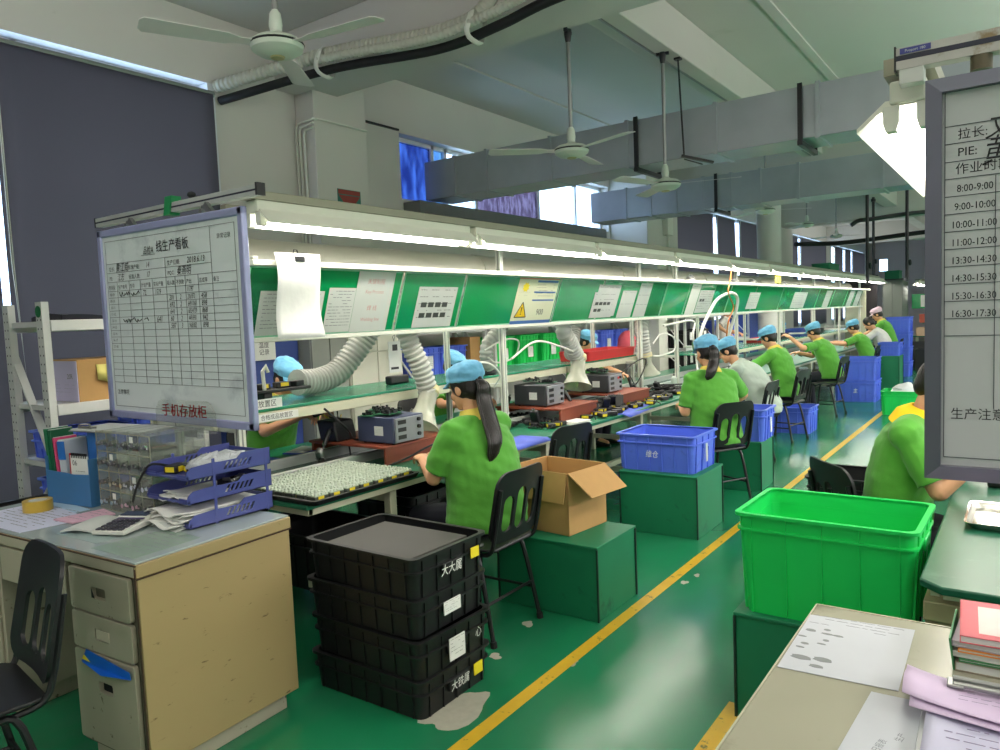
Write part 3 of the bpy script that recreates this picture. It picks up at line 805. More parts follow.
# long sheet hanging from a binder clip
t = thing('clipped_paper', 'long white sheet hanging from a binder clip in front of the first green board', 'paper', (-3.05, 2.535, 1.94))
b = B(); n = 14
for k in range(n):
    f = lambda i: (.012 + .010 * math.sin(i * .5), -.015 * (i / n), .03 - .43 * i / n)
    p, q = f(k), f(k + 1)
    for j in range(8):
        x0, x1 = -.145 + .29 * j / 8, -.145 + .29 * (j + 1) / 8
        cv = lambda x, i: .012 * math.cos(x * 9 + i * .3)
        b.poly([(p[0] + cv(x0, k), x0, p[2]), (p[0] + cv(x1, k), x1, p[2]), (q[0] + cv(x1, k + 1), x1, q[2]), (q[0] + cv(x0, k + 1), x0, q[2])])
bmesh.ops.remove_doubles(b.bm, verts=b.bm.verts[:], dist=1e-4)
o = obj('sheet', b, mat('thin_white_paper', (238, 238, 236), .7, var=.03, bump=.3, bscale=14), t, ang=80); o.modifiers.new('t', 'SOLIDIFY').thickness = .001
b = B(); b.bb((-.01, -.03, -.012), (.035, .03, .014)); b.tube([(.0, -.02, .01), (.0, -.01, .05), (.0, .01, .05), (.0, .02, .01)], .003, 6); obj('binder_clip', b, mBLKM, t)

# tags hanging under / over the boards
t = thing('hanging_tag', 'grey work card hanging beside the hose left of the ponytailed worker', 'tag', (-3.33, 3.52, 1.52))
b = B(); b.bb((-.002, -.055, -.24), (.002, .055, -.04)); obj('card', b, mPAPER2, t)
b = B(); b.bb((.002, -.02, -.10), (.004, .025, -.06)); b.bb((.002, -.04, -.22), (.0035, .03, -.205)); obj('printing', b, mINK, t)
b = B(); b.tube([(0, 0, -.04), (0, .01, -.01), (.01, 0, .005), (0, -.01, -.01), (0, 0, -.04)], .003, 6); obj('ring', b, mSTEEL, t)
for (y, z, s) in ((2.78, 1.49, 'white slip hanging below the rail near the nearest blue cap'), ):
    t = thing('hanging_tag', s, 'tag', (-3.9, y, z)); b = B(); b.bb((0, -.06, -.26), (.003, .06, 0)); obj('card', b, mPAPER, t)
    b = B(T(.0032, -.05, -.24) @ RZ(PI / 2) @ RX(PI / 2)); sheet_lines(b, .1, .2, 2, 8); obj('printing', b, mINKG, t)
b = B(); b.bb((-3.10, 11.55, 1.96), (-3.09, 11.85, 2.12)); tag(obj('hanging_tag', b, mYEL, bevel=.01), 'yellow tag hanging from the lamp beam over the far boards', 'tag')

# cables looping by the boards
mWIRE = mat('white_cable', (226, 226, 218), .5, var=0); mORW = mat('orange_wire', (222, 130, 60), .5, var=0)
for nm, P, r, mm, s in (
    ('air_tube', [(-3.0, 8.0, 1.1), (-3.0, 8.18, 1.38), (-3.0, 8.39, 1.54), (-3.0, 8.66, 1.70), (-3.0, 8.95, 1.77), (-3.0, 9.25, 1.795), (-3.0, 9.44, 1.745), (-3.02, 9.48, 1.60), (-3.15, 9.5, 1.2)], .02, mWIRE, 'thick white hose arching in front of the boards above the two blue caps'),
    ('cable', [(-3.02, 9.3, 2.1), (-3.02, 9.25, 1.95), (-2.98, 9.05, 1.80), (-3.05, 9.45, 1.62), (-3.0, 9.1, 1.45), (-3.1, 9.3, 1.2)], .009, mORW, 'orange wire hanging in loops past the white hose'),
    ('cable', [(-3.3, 4.8, 1.28), (-3.26, 5.1, 1.40), (-3.27, 5.5, 1.34), (-3.33, 5.85, 1.27)], .009, mWIRE, 'white cable arcing between the bench post and the pale funnel'),
    ('cable', [(-3.3, 4.0, 1.2), (-3.22, 4.12, 1.28), (-3.2, 4.35, 1.28), (-3.2, 4.5, 1.18), (-3.3, 4.55, 1.08)], .008, mWIRE, 'white cable looping behind the nearest ponytailed head'),
    ('cable', [(-3.42, 4.62, 1.36), (-3.36, 4.8, 1.43), (-3.36, 5.0, 1.41), (-3.42, 5.02, 1.28), (-3.44, 4.8, 1.25), (-3.42, 4.66, 1.30)], .007, mWIRE, 'white cable coil over the green shelf left of the front bench post'),
    ('cable', [(-3.3, 7.5, 1.26), (-3.28, 7.72, 1.36), (-3.26, 8.0, 1.30), (-3.27, 8.02, 1.16), (-3.3, 7.7, 1.12), (-3.3, 7.5, 1.13)], .009, mWIRE, 'white cable ring right of the red tray'),
    ('cable', [(-3.32, 2.9, 1.12), (-3.3, 3.05, .98), (-3.4, 3.2, .89), (-3.3, 3.3, .885)], .007, mCABLE, 'black cable dropping to the nearest blue power supply'),
    ('cable', [(-3.3, 6.5, .95), (-3.2, 6.9, 1.12), (-3.2, 7.1, 1.1), (-3.25, 7.0, .9), (-3.3, 6.8, .8)], .007, mCABLE, 'black cable looping beside the third power supply'),
    ('cable', [(-3.17, 7.5, 1.45), (-3.17, 8.35, 1.48), (-3.15, 8.3, 1.3), (-3.17, 8.45, 1.0), (-3.1, 8.3, .78)], .012, mWIRE, 'white hose hanging behind the second ponytailed worker'),
    ('cable', [(-3.05, 3.12, .765), (-2.98, 3.2, .80), (-2.96, 3.45, .85), (-3.02, 3.7, .80)], .006, mCABLE, 'thin black cable across the red-brown stand')):
    b = B(); b.tube(catmull(P, 8), r, 8); tag(obj(nm, b, mm), s, 'cable')

# red-brown stands with power supplies
mPSU = mat('supply_blue_grey', (62, 70, 98), .45, var=.06)
mPSUD = mat('supply_dark', (56, 58, 62), .45, var=.06)


def stand(x0, x1, y0, y1, z1, label):
    t = thing('equipment_stand', label, 'stand', ((x0 + x1) / 2, y0, .751), group='red-brown stands on the bench')
    def p(nm, *bx):
        b = B()
        for a, c in bx: b.bb(a, c)
        obj(nm, b, mWOOD, t, world=True, bevel=.003)
    p('top', ((x0, y0, z1 - .016), (x1, y1, z1)))
    p('side', ((x1 - .03, y0 + .01, .803 if x1 < -3.34 else .751), (x1 - .012, y1 - .01, z1 - .016)))
    p('side', ((x0 + .012, y0 + .01, .803), (x0 + .03, y1 - .01, z1 - .016)))
    return t


def psu(x0, y0, z, w, d, h, m, label):
    t = thing('power_supply', label, 'power supply', (x0, y0, z), group='power supplies on red-brown stands')
    b = B(); b.bb((0, 0, .008), (w, d, h)); obj('case', b, m, t, bevel=.006)
    b = B(); b.bb((w - .002, .012, .012), (w + .012, d - .012, h - .008)); obj('front_panel', b, mat('panel_grey', (138, 142, 148), .4, var=.04), t, bevel=.003)
    b = B()
    for k in range(3):
        b.bb((w + .012, .03, .03 + k * .045), (w + .014, .10, .055 + k * .045)); b.cyl((w + .012, d - .06, .045 + k * .045), (w + .026, d - .06, .045 + k * .045), .012, n=12)
    obj('sockets', b, mBLACK, t)
    b = B(); b.bb((w * .48, -.0015, h * .32), (w * .72, 0, h * .66)); obj('sticker', b, mPAPER2, t, label='white sticker on the case')
    b = B(T(w * .5, -.0018, h * .34) @ RX(PI / 2)); sheet_lines(b, w * .2, h * .3, 9, 4); obj('printing', b, mINKG, t)
    for fx in (.03, w - .03):
        for fy in (.03, d - .03): b = B(); b.cyl((fx, fy, 0), (fx, fy, .009), .01, n=8); obj('foot', b, mBLACK, t)
    return t


stand(-3.76, -3.08, 3.14, 3.74, .87, 'red-brown stand under the nearest blue power supply')
psu(-3.37, 3.20, .871, .30, .27, .165, mPSU, 'blue-grey power supply nearest the clear funnel')
stand(-3.62, -2.98, 5.0, 5.62, .87, 'red-brown stand behind the first bench post')
psu(-3.47, 5.07, .871, .31, .28, .175, mPSUD, 'dark power supply just right of the front bench post')
stand(-3.62, -2.98, 6.05, 6.7, .87, 'red-brown stand under the third power supply')
psu(-3.45, 6.12, .871, .31, .28, .17, mPSUD, 'dark power supply with a red switch under the red tray')
b = B(); b.bb((0, 0, 0), (.003, .03, .02)); t = [o for o in bpy.data.objects if o.get('label', '').startswith('dark power supply with a red')][0]
b.bm.transform(T(.324, .17, .12)); obj('red_switch', b, mat('red_switch', (200, 40, 40), .4), t)
b = B(); b.bb((-3.66, 3.05, .871), (-3.50, 3.22, 1.0)); b.warp(lambda p: (p[0] - (p[2] - .87) * .25, p[1] + .1, p[2])); tag(obj('meter', b, mBLACK, bevel=.012), 'black desk meter on the stand left of the nearest blue power supply', 'meter')

# red tray on the shelf
t = thing('plastic_tray', 'bright red shallow tray on the green shelf', 'tray', (-3.6, 6.82, 1.153))
b = B(); w, d, h = .34, 1.06, .085
b.plate(rrect(w - .03, d - .03, .03), [], 0, .004)
o_, i_ = rrect(w, d, .04), rrect(w - .02, d - .02, .032)
b.loft([[(x * .95, y * .98, .0) for x, y in o_], [(x, y, h) for x, y in o_], [(x * 1.02, y * 1.008, h) for x, y in o_], [(x * 1.02, y * 1.008, h + .006) for x, y in o_], [(x, y, h + .006) for x, y in i_], [(x * .95, y * .98, .006) for x, y in i_]], cap=False)
obj('tray_body', b, mat('red_plastic', (206, 40, 44), .4, var=.05), t)
b = B(); b.bb((-3.80, 3.90, 1.153), (-3.74, 4.10, 1.215)); tag(obj('desk_clock', b, mBLACK, bevel=.012), 'small black box standing on the green shelf by the hose', 'box')
t = thing('headset_holder', 'black gadget holder with yellow stickers on the shelf over the nearest blue cap', 'holder', (-3.62, 2.72, 1.153))
b = B(); b.bb((-.05, -.04, 0), (.05, .02, .07)); b.bb((-.09, -.26, .07), (.06, .30, .088)); obj('tray', b, mBLACK, t, bevel=.006)
for k, (yy, a) in enumerate(((.0, 10), (.14, -12), (.25, 20))):
    b = B(T(-.02, yy, .105) @ RZ(R(a))); b.box((0, 0, 0), (.06, .09, .035)); obj('gadget', b, mBLACK, t, bevel=.006)
    if k != 2: b = B(T(.012, yy, .108) @ RZ(R(a))); b.box((0, 0, 0), (.002, .05, .022)); obj('sticker', b, mYEL, t)
b = B(); b.tube([(.03, -.02, .088), (.035, -.03, .20), (.04, -.01, .23), (.045, .0, .19)], .011, 8); obj('white_handle', b, mWHITE, t)

# blue work mats
mBMAT = mat('blue_mat', (74, 96, 206), .55, var=.05)
for (x0, x1, y0, y1, z, a, s) in ((-2.98, -2.72, 3.98, 4.42, .754, 0, 'blue mat overhanging the bench edge beside the open carton'), (-3.26, -2.74, 5.62, 6.35, .754, .12, 'blue mat with black adapters in front of the third power supply'), (-4.24, -3.76, 2.40, 3.06, .754, 0, 'blue mat in front of the nearest far side worker'), (-3.05, -2.75, 8.6, 9.4, .754, 0, 'blue mat under the hands of the third worker')):
    t = thing('work_mat', s, 'mat', ((x0 + x1) / 2, (y0 + y1) / 2, z), a, 'blue work mats')
    b = B(); w, d = (x1 - x0), (y1 - y0)
    for i in range(8):
        for j in range(8):
            f = lambda i, j: (-w / 2 + w * i / 8, -d / 2 + d * j / 8, -.0 - (.02 * max(0, i - 7) if x1 > -2.75 else 0))
            b.poly([f(i, j), f(i + 1, j), f(i + 1, j + 1), f(i, j + 1)])
    bmesh.ops.remove_doubles(b.bm, verts=b.bm.verts[:], dist=1e-4); o = obj('mat_sheet', b, mBMAT, t); o.modifiers.new('t', 'SOLIDIFY').thickness = -.003
    o.modifiers['t'].offset = 1

# near end tray of circuit modules
t = thing('parts_tray', 'flat black tray full of small circuit modules at the near end of the bench', 'tray', (-3.03, 2.66, .752))
b = B(); b.plate(rrect(.58, .72, .02), [], 0, .006)
b.loft([[(x, y, .0) for x, y in rrect(.60, .74, .03)], [(x, y, .02) for x, y in rrect(.62, .76, .03)], [(x, y, .024) for x, y in rrect(.62, .76, .03)], [(x, y, .024) for x, y in rrect(.58, .72, .025)], [(x, y, .006) for x, y in rrect(.57, .71, .025)]], cap=False)
obj('tray_body', b, mBLACK, t)
mMOD = mat('module_base', (70, 76, 66), .5, var=.2, scale=40); mPCB = mat('module_top', (172, 190, 164), .45, var=.4, scale=140); mTIN = mat('solder_tin', (212, 220, 206), .35, metal=.15, var=.2, scale=90)
mod0 = None
for i in range(7):
    for j in range(7):
        x, yy = -.245 + i * .082, -.30 + j * .1
        if mod0 is None:
            mod0 = thing('circuit_module', 'small circuit module with a yellow label packed in the flat black tray', 'circuit module', (-3.03 + x, 2.66 + yy, .76), 0, 'circuit modules in the tray')
            b = B(); b.bb((-.029, -.043, 0), (.029, .043, .026)); obj('base', b, mMOD, mod0, bevel=.003)
            b = B(); b.bb((-.030, -.042, .026), (.030, .042, .030)); obj('board', b, mPCB, mod0)
            b = B(); r_ = random.Random(4)
            for k in range(12):
                px, py = -.023 + (k % 3) * .023, -.034 + (k // 3) * .0225
                if k % 4: b.cyl((px, py, .030), (px, py, .038 + .010 * r_.random()), .0085, .006, n=8)
                else: b.bb((px - .006, py - .008, .030), (px + .006, py + .008, .034 + .006 * r_.random()))
            obj('components', b, mTIN, mod0)
            b = B(); b.bb((.029, -.022, .001), (.0305, .014, .026)); obj('label', b, mYEL, mod0, label='yellow label')
        else: dup(mod0, (-3.03 + x + .003 * rnd.uniform(-1, 1), 2.66 + yy, .76), R(rnd.uniform(-3, 3)))

# clutter: black power adapters with yellow labels, tools, cables
ad0 = thing('power_adapter', 'small black power adapter with a yellow label lying loose on the bench', 'adapter', (-2.95, 4.9, .756), .3, 'black adapters on the bench')
b = B(); b.bb((-.03, -.045, 0), (.03, .045, .032)); obj('case', b, mBLACK, ad0, bevel=.006)
b = B(); b.bb((.0302, -.03, .006), (.0315, .03, .027)); b.bb((-.02, -.0462, .006), (.02, -.045, .027)); obj('label', b, mYEL, ad0, label='yellow label')
b = B(); b.tube([(0, .045, .016), (.0, .06, .02), (.02, .09, .012), (.05, .1, .006)], .005, 6); obj('cord', b, mCABLE, ad0)
AD = []
for k in range(72):
    seg = rnd.choice([(-3.28, -2.85, 4.72, 4.98), (-3.2, -2.82, 5.68, 6.3), (-2.95, -2.82, 5.3, 7.0), (-3.3, -2.9, 6.75, 7.6), (-3.28, -3.0, 5.6, 6.0), (-3.28, -3.0, 9.3, 11.5), (-3.28, -2.95, 12.3, 16.5), (-4.2, -3.85, 4.2, 7.5)])
    for _ in range(40):
        p = V((rnd.uniform(seg[0], seg[1]), rnd.uniform(seg[2], seg[3]), 0))
        if all((p - q).length > .105 for q in AD): AD.append(p); dup(ad0, (p.x, p.y, .757), rnd.uniform(0, 6)); break
ad1 = thing('wall_charger', 'upright black charger block with prongs tilted among the adapters', 'charger', (-3.05, 6.0, .757), .6, 'upright black chargers on the bench')
b = B(RX(R(24))); b.bb((-.035, -.02, .012), (.035, .02, .13)); obj('block', b, mBLACK, ad1, bevel=.008)
b = B(RX(R(24))); b.bb((-.012, -.006, .13), (-.007, .006, .15)); b.bb((.007, -.006, .13), (.012, .006, .15)); obj('prong', b, mSTEEL, ad1)
for (x, y) in ((-3.12, 4.86), (-3.02, 5.8), (-3.2, 6.9), (-2.95, 5.95), (-3.1, 7.2), (-3.2, 10.5), (-3.1, 13.0), (-3.95, 5.6)): dup(ad1, (x, y, .757), rnd.uniform(0, 6))
# green circuit boards piled on the supplies and bench
cb0 = thing('circuit_board', 'green circuit board with dark parts in the clutter round the power supplies', 'circuit board', (-3.3, 3.24, 1.04), .4, 'green circuit boards in the clutter')
b = B(); b.bb((-.05, -.07, 0), (.05, .07, .003)); obj('board', b, mat('pcb_green', (24, 96, 60), .4, var=.1), cb0)
b = B(); r_ = random.Random(2)
for k in range(14): px, py = r_.uniform(-.04, .04), r_.uniform(-.06, .06); b.bb((px - .008, py - .006, .003), (px + .008, py + .006, .008 + .025 * r_.random()))
obj('components', b, mBLACK, cb0)
for k in range(46):
    seg = rnd.choice([(-3.32, -3.15, 3.26, 3.4, 1.04), (-3.45, -3.25, 5.15, 5.3, 1.05), (-3.42, -3.22, 6.18, 6.35, 1.045), (-3.30, -3.0, 4.72, 4.98, .756), (-3.3, -2.98, 7.0, 7.6, .756), (-3.66, -3.44, 5.2, 6.0, .745), (-4.2, -3.85, 3.4, 7.5, .756), (-3.66, -3.44, 3.9, 4.9, .745)])
    d = dup(cb0, (rnd.uniform(*seg[:2]), rnd.uniform(*seg[2:4]), seg[4] + .010 * (k % 3)), rnd.uniform(0, 6)); d.rotation_euler.x = rnd.uniform(-.1, .1)
# tangled black cable heap near the second worker
t = thing('cable_heap', 'heap of tangled black cables on the bench beside the second ponytailed worker', 'cables', (-3.1, 7.25, .752))
b = B(); r_ = random.Random(5)
for k in range(9):
    b.tube(catmull([(r_.uniform(-.16, .16), r_.uniform(-.35, .35), max(.008, .10 * r_.random() * (1 - i / 12))) for i in range(9)], 5), .0075, 6)
obj('cable', b, mCABLE, t); t['kind'] = 'stuff'
b = B(); t = thing('cable_heap', 'loose black wires lying across the bench between the first two stands', 'cables', (-3.15, 5.8, .752)); r_ = random.Random(9)
for k in range(6): b.tube(catmull([(r_.uniform(-.14, .2), r_.uniform(-.25, .3), max(.008, .09 * r_.random())) for i in range(7)], 5), .006, 6)
obj('cable', b, mCABLE, t); t['kind'] = 'stuff'
# white booklets on the bench
for i, (x, y, a, s, z) in enumerate(((-2.94, 3.52, .1, 'white booklet on the bench under the ponytailed worker’s hand', .752), (-2.92, 5.1, -.2, 'white booklet on the bench edge beside the empty chair', .752), (-3.16, 7.0, .5, 'white crumpled wrapper near the third power supply', .752), (-4.02, 3.3, .3, 'blue edged clipboard on the far side bench', .753))):
    t = thing('booklet', s.replace('’', "'"), 'booklet', (x, y, z), a, 'paper things on the bench')
    b = B(); b.bb((-.08, -.12, 0), (.08, .12, .006)); obj('cover', b, mBMAT if i in (0, 3) else mPAPER, t)
    b = B()
    for k in range(4): b.box((.004 * k, .003 * k, .0085 + .003 * k), (.14, .2, .0022), RZ(.04 * k))
    obj('pages', b, mPAPER, t)
# soldering irons in holders
si0 = None
for (x, y, a, s) in ((-3.5, 3.02, .4, 'black soldering iron holder before the nearest far side worker'), (-3.16, 5.5, 1.2, 'soldering iron holder between the two dark power supplies'), (-3.2, 6.75, .7, 'soldering iron holder right of the third power supply'), (-3.25, 9.9, .2, 'soldering iron holder before the third worker')):
    if si0 is None:
        si0 = thing('soldering_iron', s, 'soldering iron', (x, y, .745), a, 'soldering irons on the bench')
        b = B(); b.bb((-.05, -.07, 0), (.05, .07, .02)); obj('holder_base', b, mBLACK, si0, bevel=.004)
        b = B(); b.tube([(0, -.03 + .008 * math.sin(k), .05 + .008 * k) for k in range(8)], [.03 - .001 * k for k in range(8)], 10, cap=False); obj('coil', b, mSTEEL, si0)
        b = B(); b.cyl((0, -.05, .04), (0, .03, .12), .006, n=8); b.cyl((0, .03, .12), (0, .11, .20), .014, .016, 12); obj('iron', b, mBLACK, si0)
        b = B(); b.tube(catmull([(0, .11, .2), (.02, .16, .22), (.08, .2, .12), (.12, .15, .01), (.2, .0, .006)], 5), .005, 6); obj('cord', b, mCABLE, si0)
    else: dup(si0, (x, y, .751), a, s)
# bottles near the pillar
for i, (x, y, h) in enumerate(((-3.25, 7.95, .16), (-3.2, 8.25, .12))):
    t = thing('flux_bottle', ['small clear bottle with a dark nozzle left of the second ponytailed worker', 'short squeeze bottle behind the second ponytailed worker'][i], 'bottle', (x, y, .752))
    b = B(); b.lathe([(.001, 0), (.028, 0), (.03, .01), (.03, h * .65), (.012, h * .78), (.001, h * .78)], 16); obj('body', b, mat('bottle_milky', (206, 212, 206), .3), t)
    b = B(); b.lathe([(.011, h * .78), (.011, h * .86), (.004, h * .9), (.003, h * 1.1), (.001, h * 1.1)], 12); obj('nozzle', b, mBLACK, t)
# ================================================================== LEFT: DESK, BOARD, RACK
mDESKY = mat('desk_yellow_paint', (166, 146, 102), .42, var=.08, scale=3, dirt=(96, 78, 50), dscale=30, dlo=.635, dhi=.70, stretch=(1, .35, 1.1))
mDESKG = mat('desk_grey_paint', (174, 168, 148), .45, var=.06, scale=3, dirt=(90, 80, 58), dscale=16, dlo=.63, dhi=.68)
mGLTOP = mat('desk_glass_top', (160, 172, 172), .07, var=.12, scale=4, spec=.7)
mRUST = mat('chipped_edge', (70, 50, 36), .7, var=.3, scale=60)
DZ = .82
DT = T(-2.463, 1.284, 0) @ RZ(R(3.2))      # front right corner, +x to the right, +y away from the front
t = thing('office_desk', 'worn cream steel office desk with three drawers and a glass top at the left', 'desk', (-2.463, 1.284, 0), R(3.2))


def dk(nm, boxes, m, bev=.003, par=None, label=None):
    b = B()
    for a, c in boxes: b.bb(a, c)
    return obj(nm, b, m, par or t, bevel=bev, label=label)


W_, D_ = 1.42, .685
dk('tabletop', [((-W_, 0, DZ - .055), (0, D_, DZ - .008))], mDESKY, .004)
dk('front_lip', [((-W_, -.004, DZ - .05), (-.01, 0.0, DZ - .012))], mDESKG, .001)
dk('glass_sheet', [((-W_ + .01, .004, DZ - .008), (-.008, D_ - .004, DZ))], mGLTOP, .002)
dk('edge_wear', [((-W_, -.0045, DZ - .012), (.0005, .002, DZ - .0085)), ((-.0015, 0, DZ - .060), (.0012, D_, DZ - .0555)), ((-.006, -.0048, .1), (.001, -.002, DZ - .02))], mRUST, 0)
dk('side_panel', [((-.022, .004, .075), (-.002, D_ - .01, DZ - .058))], mDESKY, .003)
dk('plinth', [((-.43, .05, .0), (-.035, D_ - .05, .08))], mDESKG, .003)
dk('pedestal_carcass', [((-.44, .014, .08), (-.024, D_ - .012, DZ - .058))], mat('desk_inside', (96, 94, 80), .6), .002)
for (z0, z1, k) in ((.60, .757, 0), (.455, .592, 1), (.105, .447, 2)):
    b = B(); hx, hz = -.235, (z0 + z1) / 2 + (.05 if k == 2 else .0)
    b.plate(rrect(.378, z1 - z0, .012, 3, -.235, (z0 + z1) / 2), [rrect(.088, .042, .006, 2, hx, hz)[::-1]], -.012, .006)
    b.warp(lambda p: (p[0], -p[2], p[1])); d = obj('drawer', b, mDESKG, t, bevel=.004)
    b = B(); b.bb((hx - .046, .012, hz - .024), (hx + .046, .03, hz + .024)); obj('handle_recess', b, mDARK if k == 2 else mat('recess_grey', (120, 118, 100), .5), d)
    if k < 2:
        b = B(); b.poly([(hx - .044, -.0065, hz + .02), (hx - .044, -.0065, hz - .02), (hx - .02, -.0075, hz - .02)][::-1]) if k == 0 else b.bb((hx - .03, -.008, hz - .016), (hx + .05, -.006, hz + .02))
        obj('worn_label', b, mDARK if k == 0 else mat('torn_label', (196, 190, 168), .6), d)
dk('centre_drawer', [((-.95, -.002, .62), (-.46, .03, DZ - .062))], mDESKG, .003)
dk('modesty_panel', [((-W_ + .4, D_ - .03, .3), (-.44, D_ - .012, DZ - .058))], mDESKG, .002)
dk('pedestal_carcass', [((-W_ + .005, .014, .08), (-1.0, D_ - .012, DZ - .058))], mDESKG, .003)
dk('plinth', [((-W_ + .03, .05, 0), (-1.03, D_ - .05, .08))], mDESKG, .003)
for (z0, z1) in ((.60, .757), (.455, .592), (.105, .447)): dk('drawer', [((-W_ + .03, .0, z0), (-1.02, .013, z1))], mDESKG, .004)
b = B(); b.plate([(-.375, -.032), (-.335, .022), (-.06, -.004), (-.055, -.030), (-.2, -.036)], [], 0, .002); b.warp(lambda p: (p[0], -.008 - p[2] - .03 * math.sin(max(0, (p[0] + .38)) * 9) * (1 if p[1] < .015 else .2), .435 + p[1]))
o = obj('plastic_bag', b, mat('blue_bag', (24, 104, 214), .3, var=.06), None); o.matrix_world = DT; tag(o, 'blue plastic bag corner caught in the lowest desk drawer', 'bag'); TW[o.name] = DT
b = B(); b.plate([(-.315, .002), (-.265, .0), (-.30, .02)], [], 0, .001); b.warp(lambda p: (p[0], -.0385 - p[2], .435 + p[1])); obj('bag_print', b, mYEL, o)

ZT = DZ + .001
# papers under and on the glass
def desk_sheet(pts, label, m_=mPAPER, z=ZT, th=.0012, rows=0, seed=0, nm='paper_sheet', group='loose papers on the office desk'):
    c = V((sum(p[0] for p in pts) / len(pts), sum(p[1] for p in pts) / len(pts), z))
    t = thing(nm, label, 'paper', c, group=group)
    b = B(); b.prism([(p[0] - c.x, p[1] - c.y) for p in pts], 0, th); obj('sheet', b, m_, t)
    if rows:
        x = V((pts[1][0] - pts[0][0], pts[1][1] - pts[0][1], 0)); y = V((pts[-1][0] - pts[0][0], pts[-1][1] - pts[0][1], 0))
        b = B(frame((pts[0][0] - c.x, pts[0][1] - c.y, th), x, y)); sheet_lines(b, x.length, y.length, seed, rows); obj('printing', b, mINKG, t)
    return t


desk_sheet([(-3.80, 1.24), (-3.29, 1.26), (-3.25, 1.52), (-3.80, 1.56)], 'white sheet with faint lines under the tape roll', mat('paper_lilac', (206, 210, 232), .7, var=.03), rows=10, seed=3, th=.002)
desk_sheet([(-3.78, 1.50), (-3.42, 1.50), (-3.42, 1.60), (-3.76, 1.62)], 'pale blue sheet edge behind the tape roll', mat('paper_pale_blue', (176, 204, 226), .7, var=.03), th=.0015)
desk_sheet([(-3.36, 1.42), (-3.22, 1.43), (-3.20, 1.60), (-3.34, 1.62)], 'pink slips beside the tape roll', mat('paper_pink', (220, 178, 198), .7, var=.05), z=ZT + .003, th=.006, rows=6, seed=5)
desk_sheet([(-3.14, 1.33), (-2.84, 1.34), (-2.84, 1.42), (-3.14, 1.42)], 'faded form under the glass in front of the calculator', mat('faded_form', (158, 178, 176), .2, var=.05), z=DZ + .0004, th=.0006, rows=0)
desk_sheet([(-2.80, 1.30), (-2.52, 1.31), (-2.54, 1.58), (-2.78, 1.60)], 'faded greenish form under the glass near the desk corner', mat('faded_green_form', (146, 166, 154), .2, var=.06), z=DZ + .0004, th=.0006, rows=8, seed=6)
# curled booklet under the calculator
t = thing('notebook', 'curled white notebook lying under the calculator', 'notebook', (-3.02, 1.50, ZT), R(28), 'loose papers on the office desk')
b = B(); n = 10
b.loft([[(x, y, z) for x, z in [(-.16 + .03 * k, .004 + .018 * math.exp(-((k - 2) ** 2) / 5)) for k in range(n)] + [(-.16 + .03 * k, .0 + .014 * math.exp(-((k - 2) ** 2) / 5)) for k in range(n - 1, -1, -1)]] for y in (-.1, .1)])
obj('pages', b, mPAPER2, t)
# calculator
t = thing('calculator', 'white desk calculator with dark keys and a tilted grey screen', 'calculator', (-2.93, 1.50, ZT + .006), R(24))
pr = [(-.075, 0), (.075, 0), (.085, .012), (.085, .028), (.03, .022), (-.075, .016)]
b = B(); b.loft([[(x, y, z) for y, z in [(-.10, 0), (.10, 0), (.108, .01), (.106, .042), (.05, .036), (.04, .026), (-.10, .016)]] for x in (-.072, .072)])
obj('case', b, mat('calculator_white', (216, 216, 208), .4, var=.03), t, bevel=.004)
b = B(RX(R(6))); b.bb((-.06, .054, .031), (.06, .098, .0345)); obj('screen', b, mat('calculator_screen', (74, 86, 112), .15), t)
b = B(RX(R(5)))
for i in range(5):
    for j in range(4): b.bb((-.06 + i * .0245, -.09 + j * .03, .024), (-.041 + i * .0245, -.069 + j * .03, .030))
obj('dark_keys', b, mat('key_dark', (62, 60, 72), .5), t, bevel=.002)
b = B(RX(R(5)))
for j in range(2): b.bb((-.06, .030, .0265), (.06, .044, .0285))
obj('key_strip', b, mat('key_violet', (120, 112, 158), .5), t)
# tape roll
t = thing('tape_roll', 'yellow adhesive tape roll standing on the white sheet', 'tape', (-3.626, 1.473, ZT + .003))
b = B(); b.lathe([(.038, 0), (.060, 0), (.060, .048), (.038, .048), (.038, 0)], 32); obj('tape', b, mat('tape_yellow', (196, 164, 62), .3, var=.06), t)
b = B(); b.lathe([(.0345, .001), (.038, .001), (.038, .047), (.0345, .047), (.0345, .001)], 32); obj('core', b, mPAPER2, t)

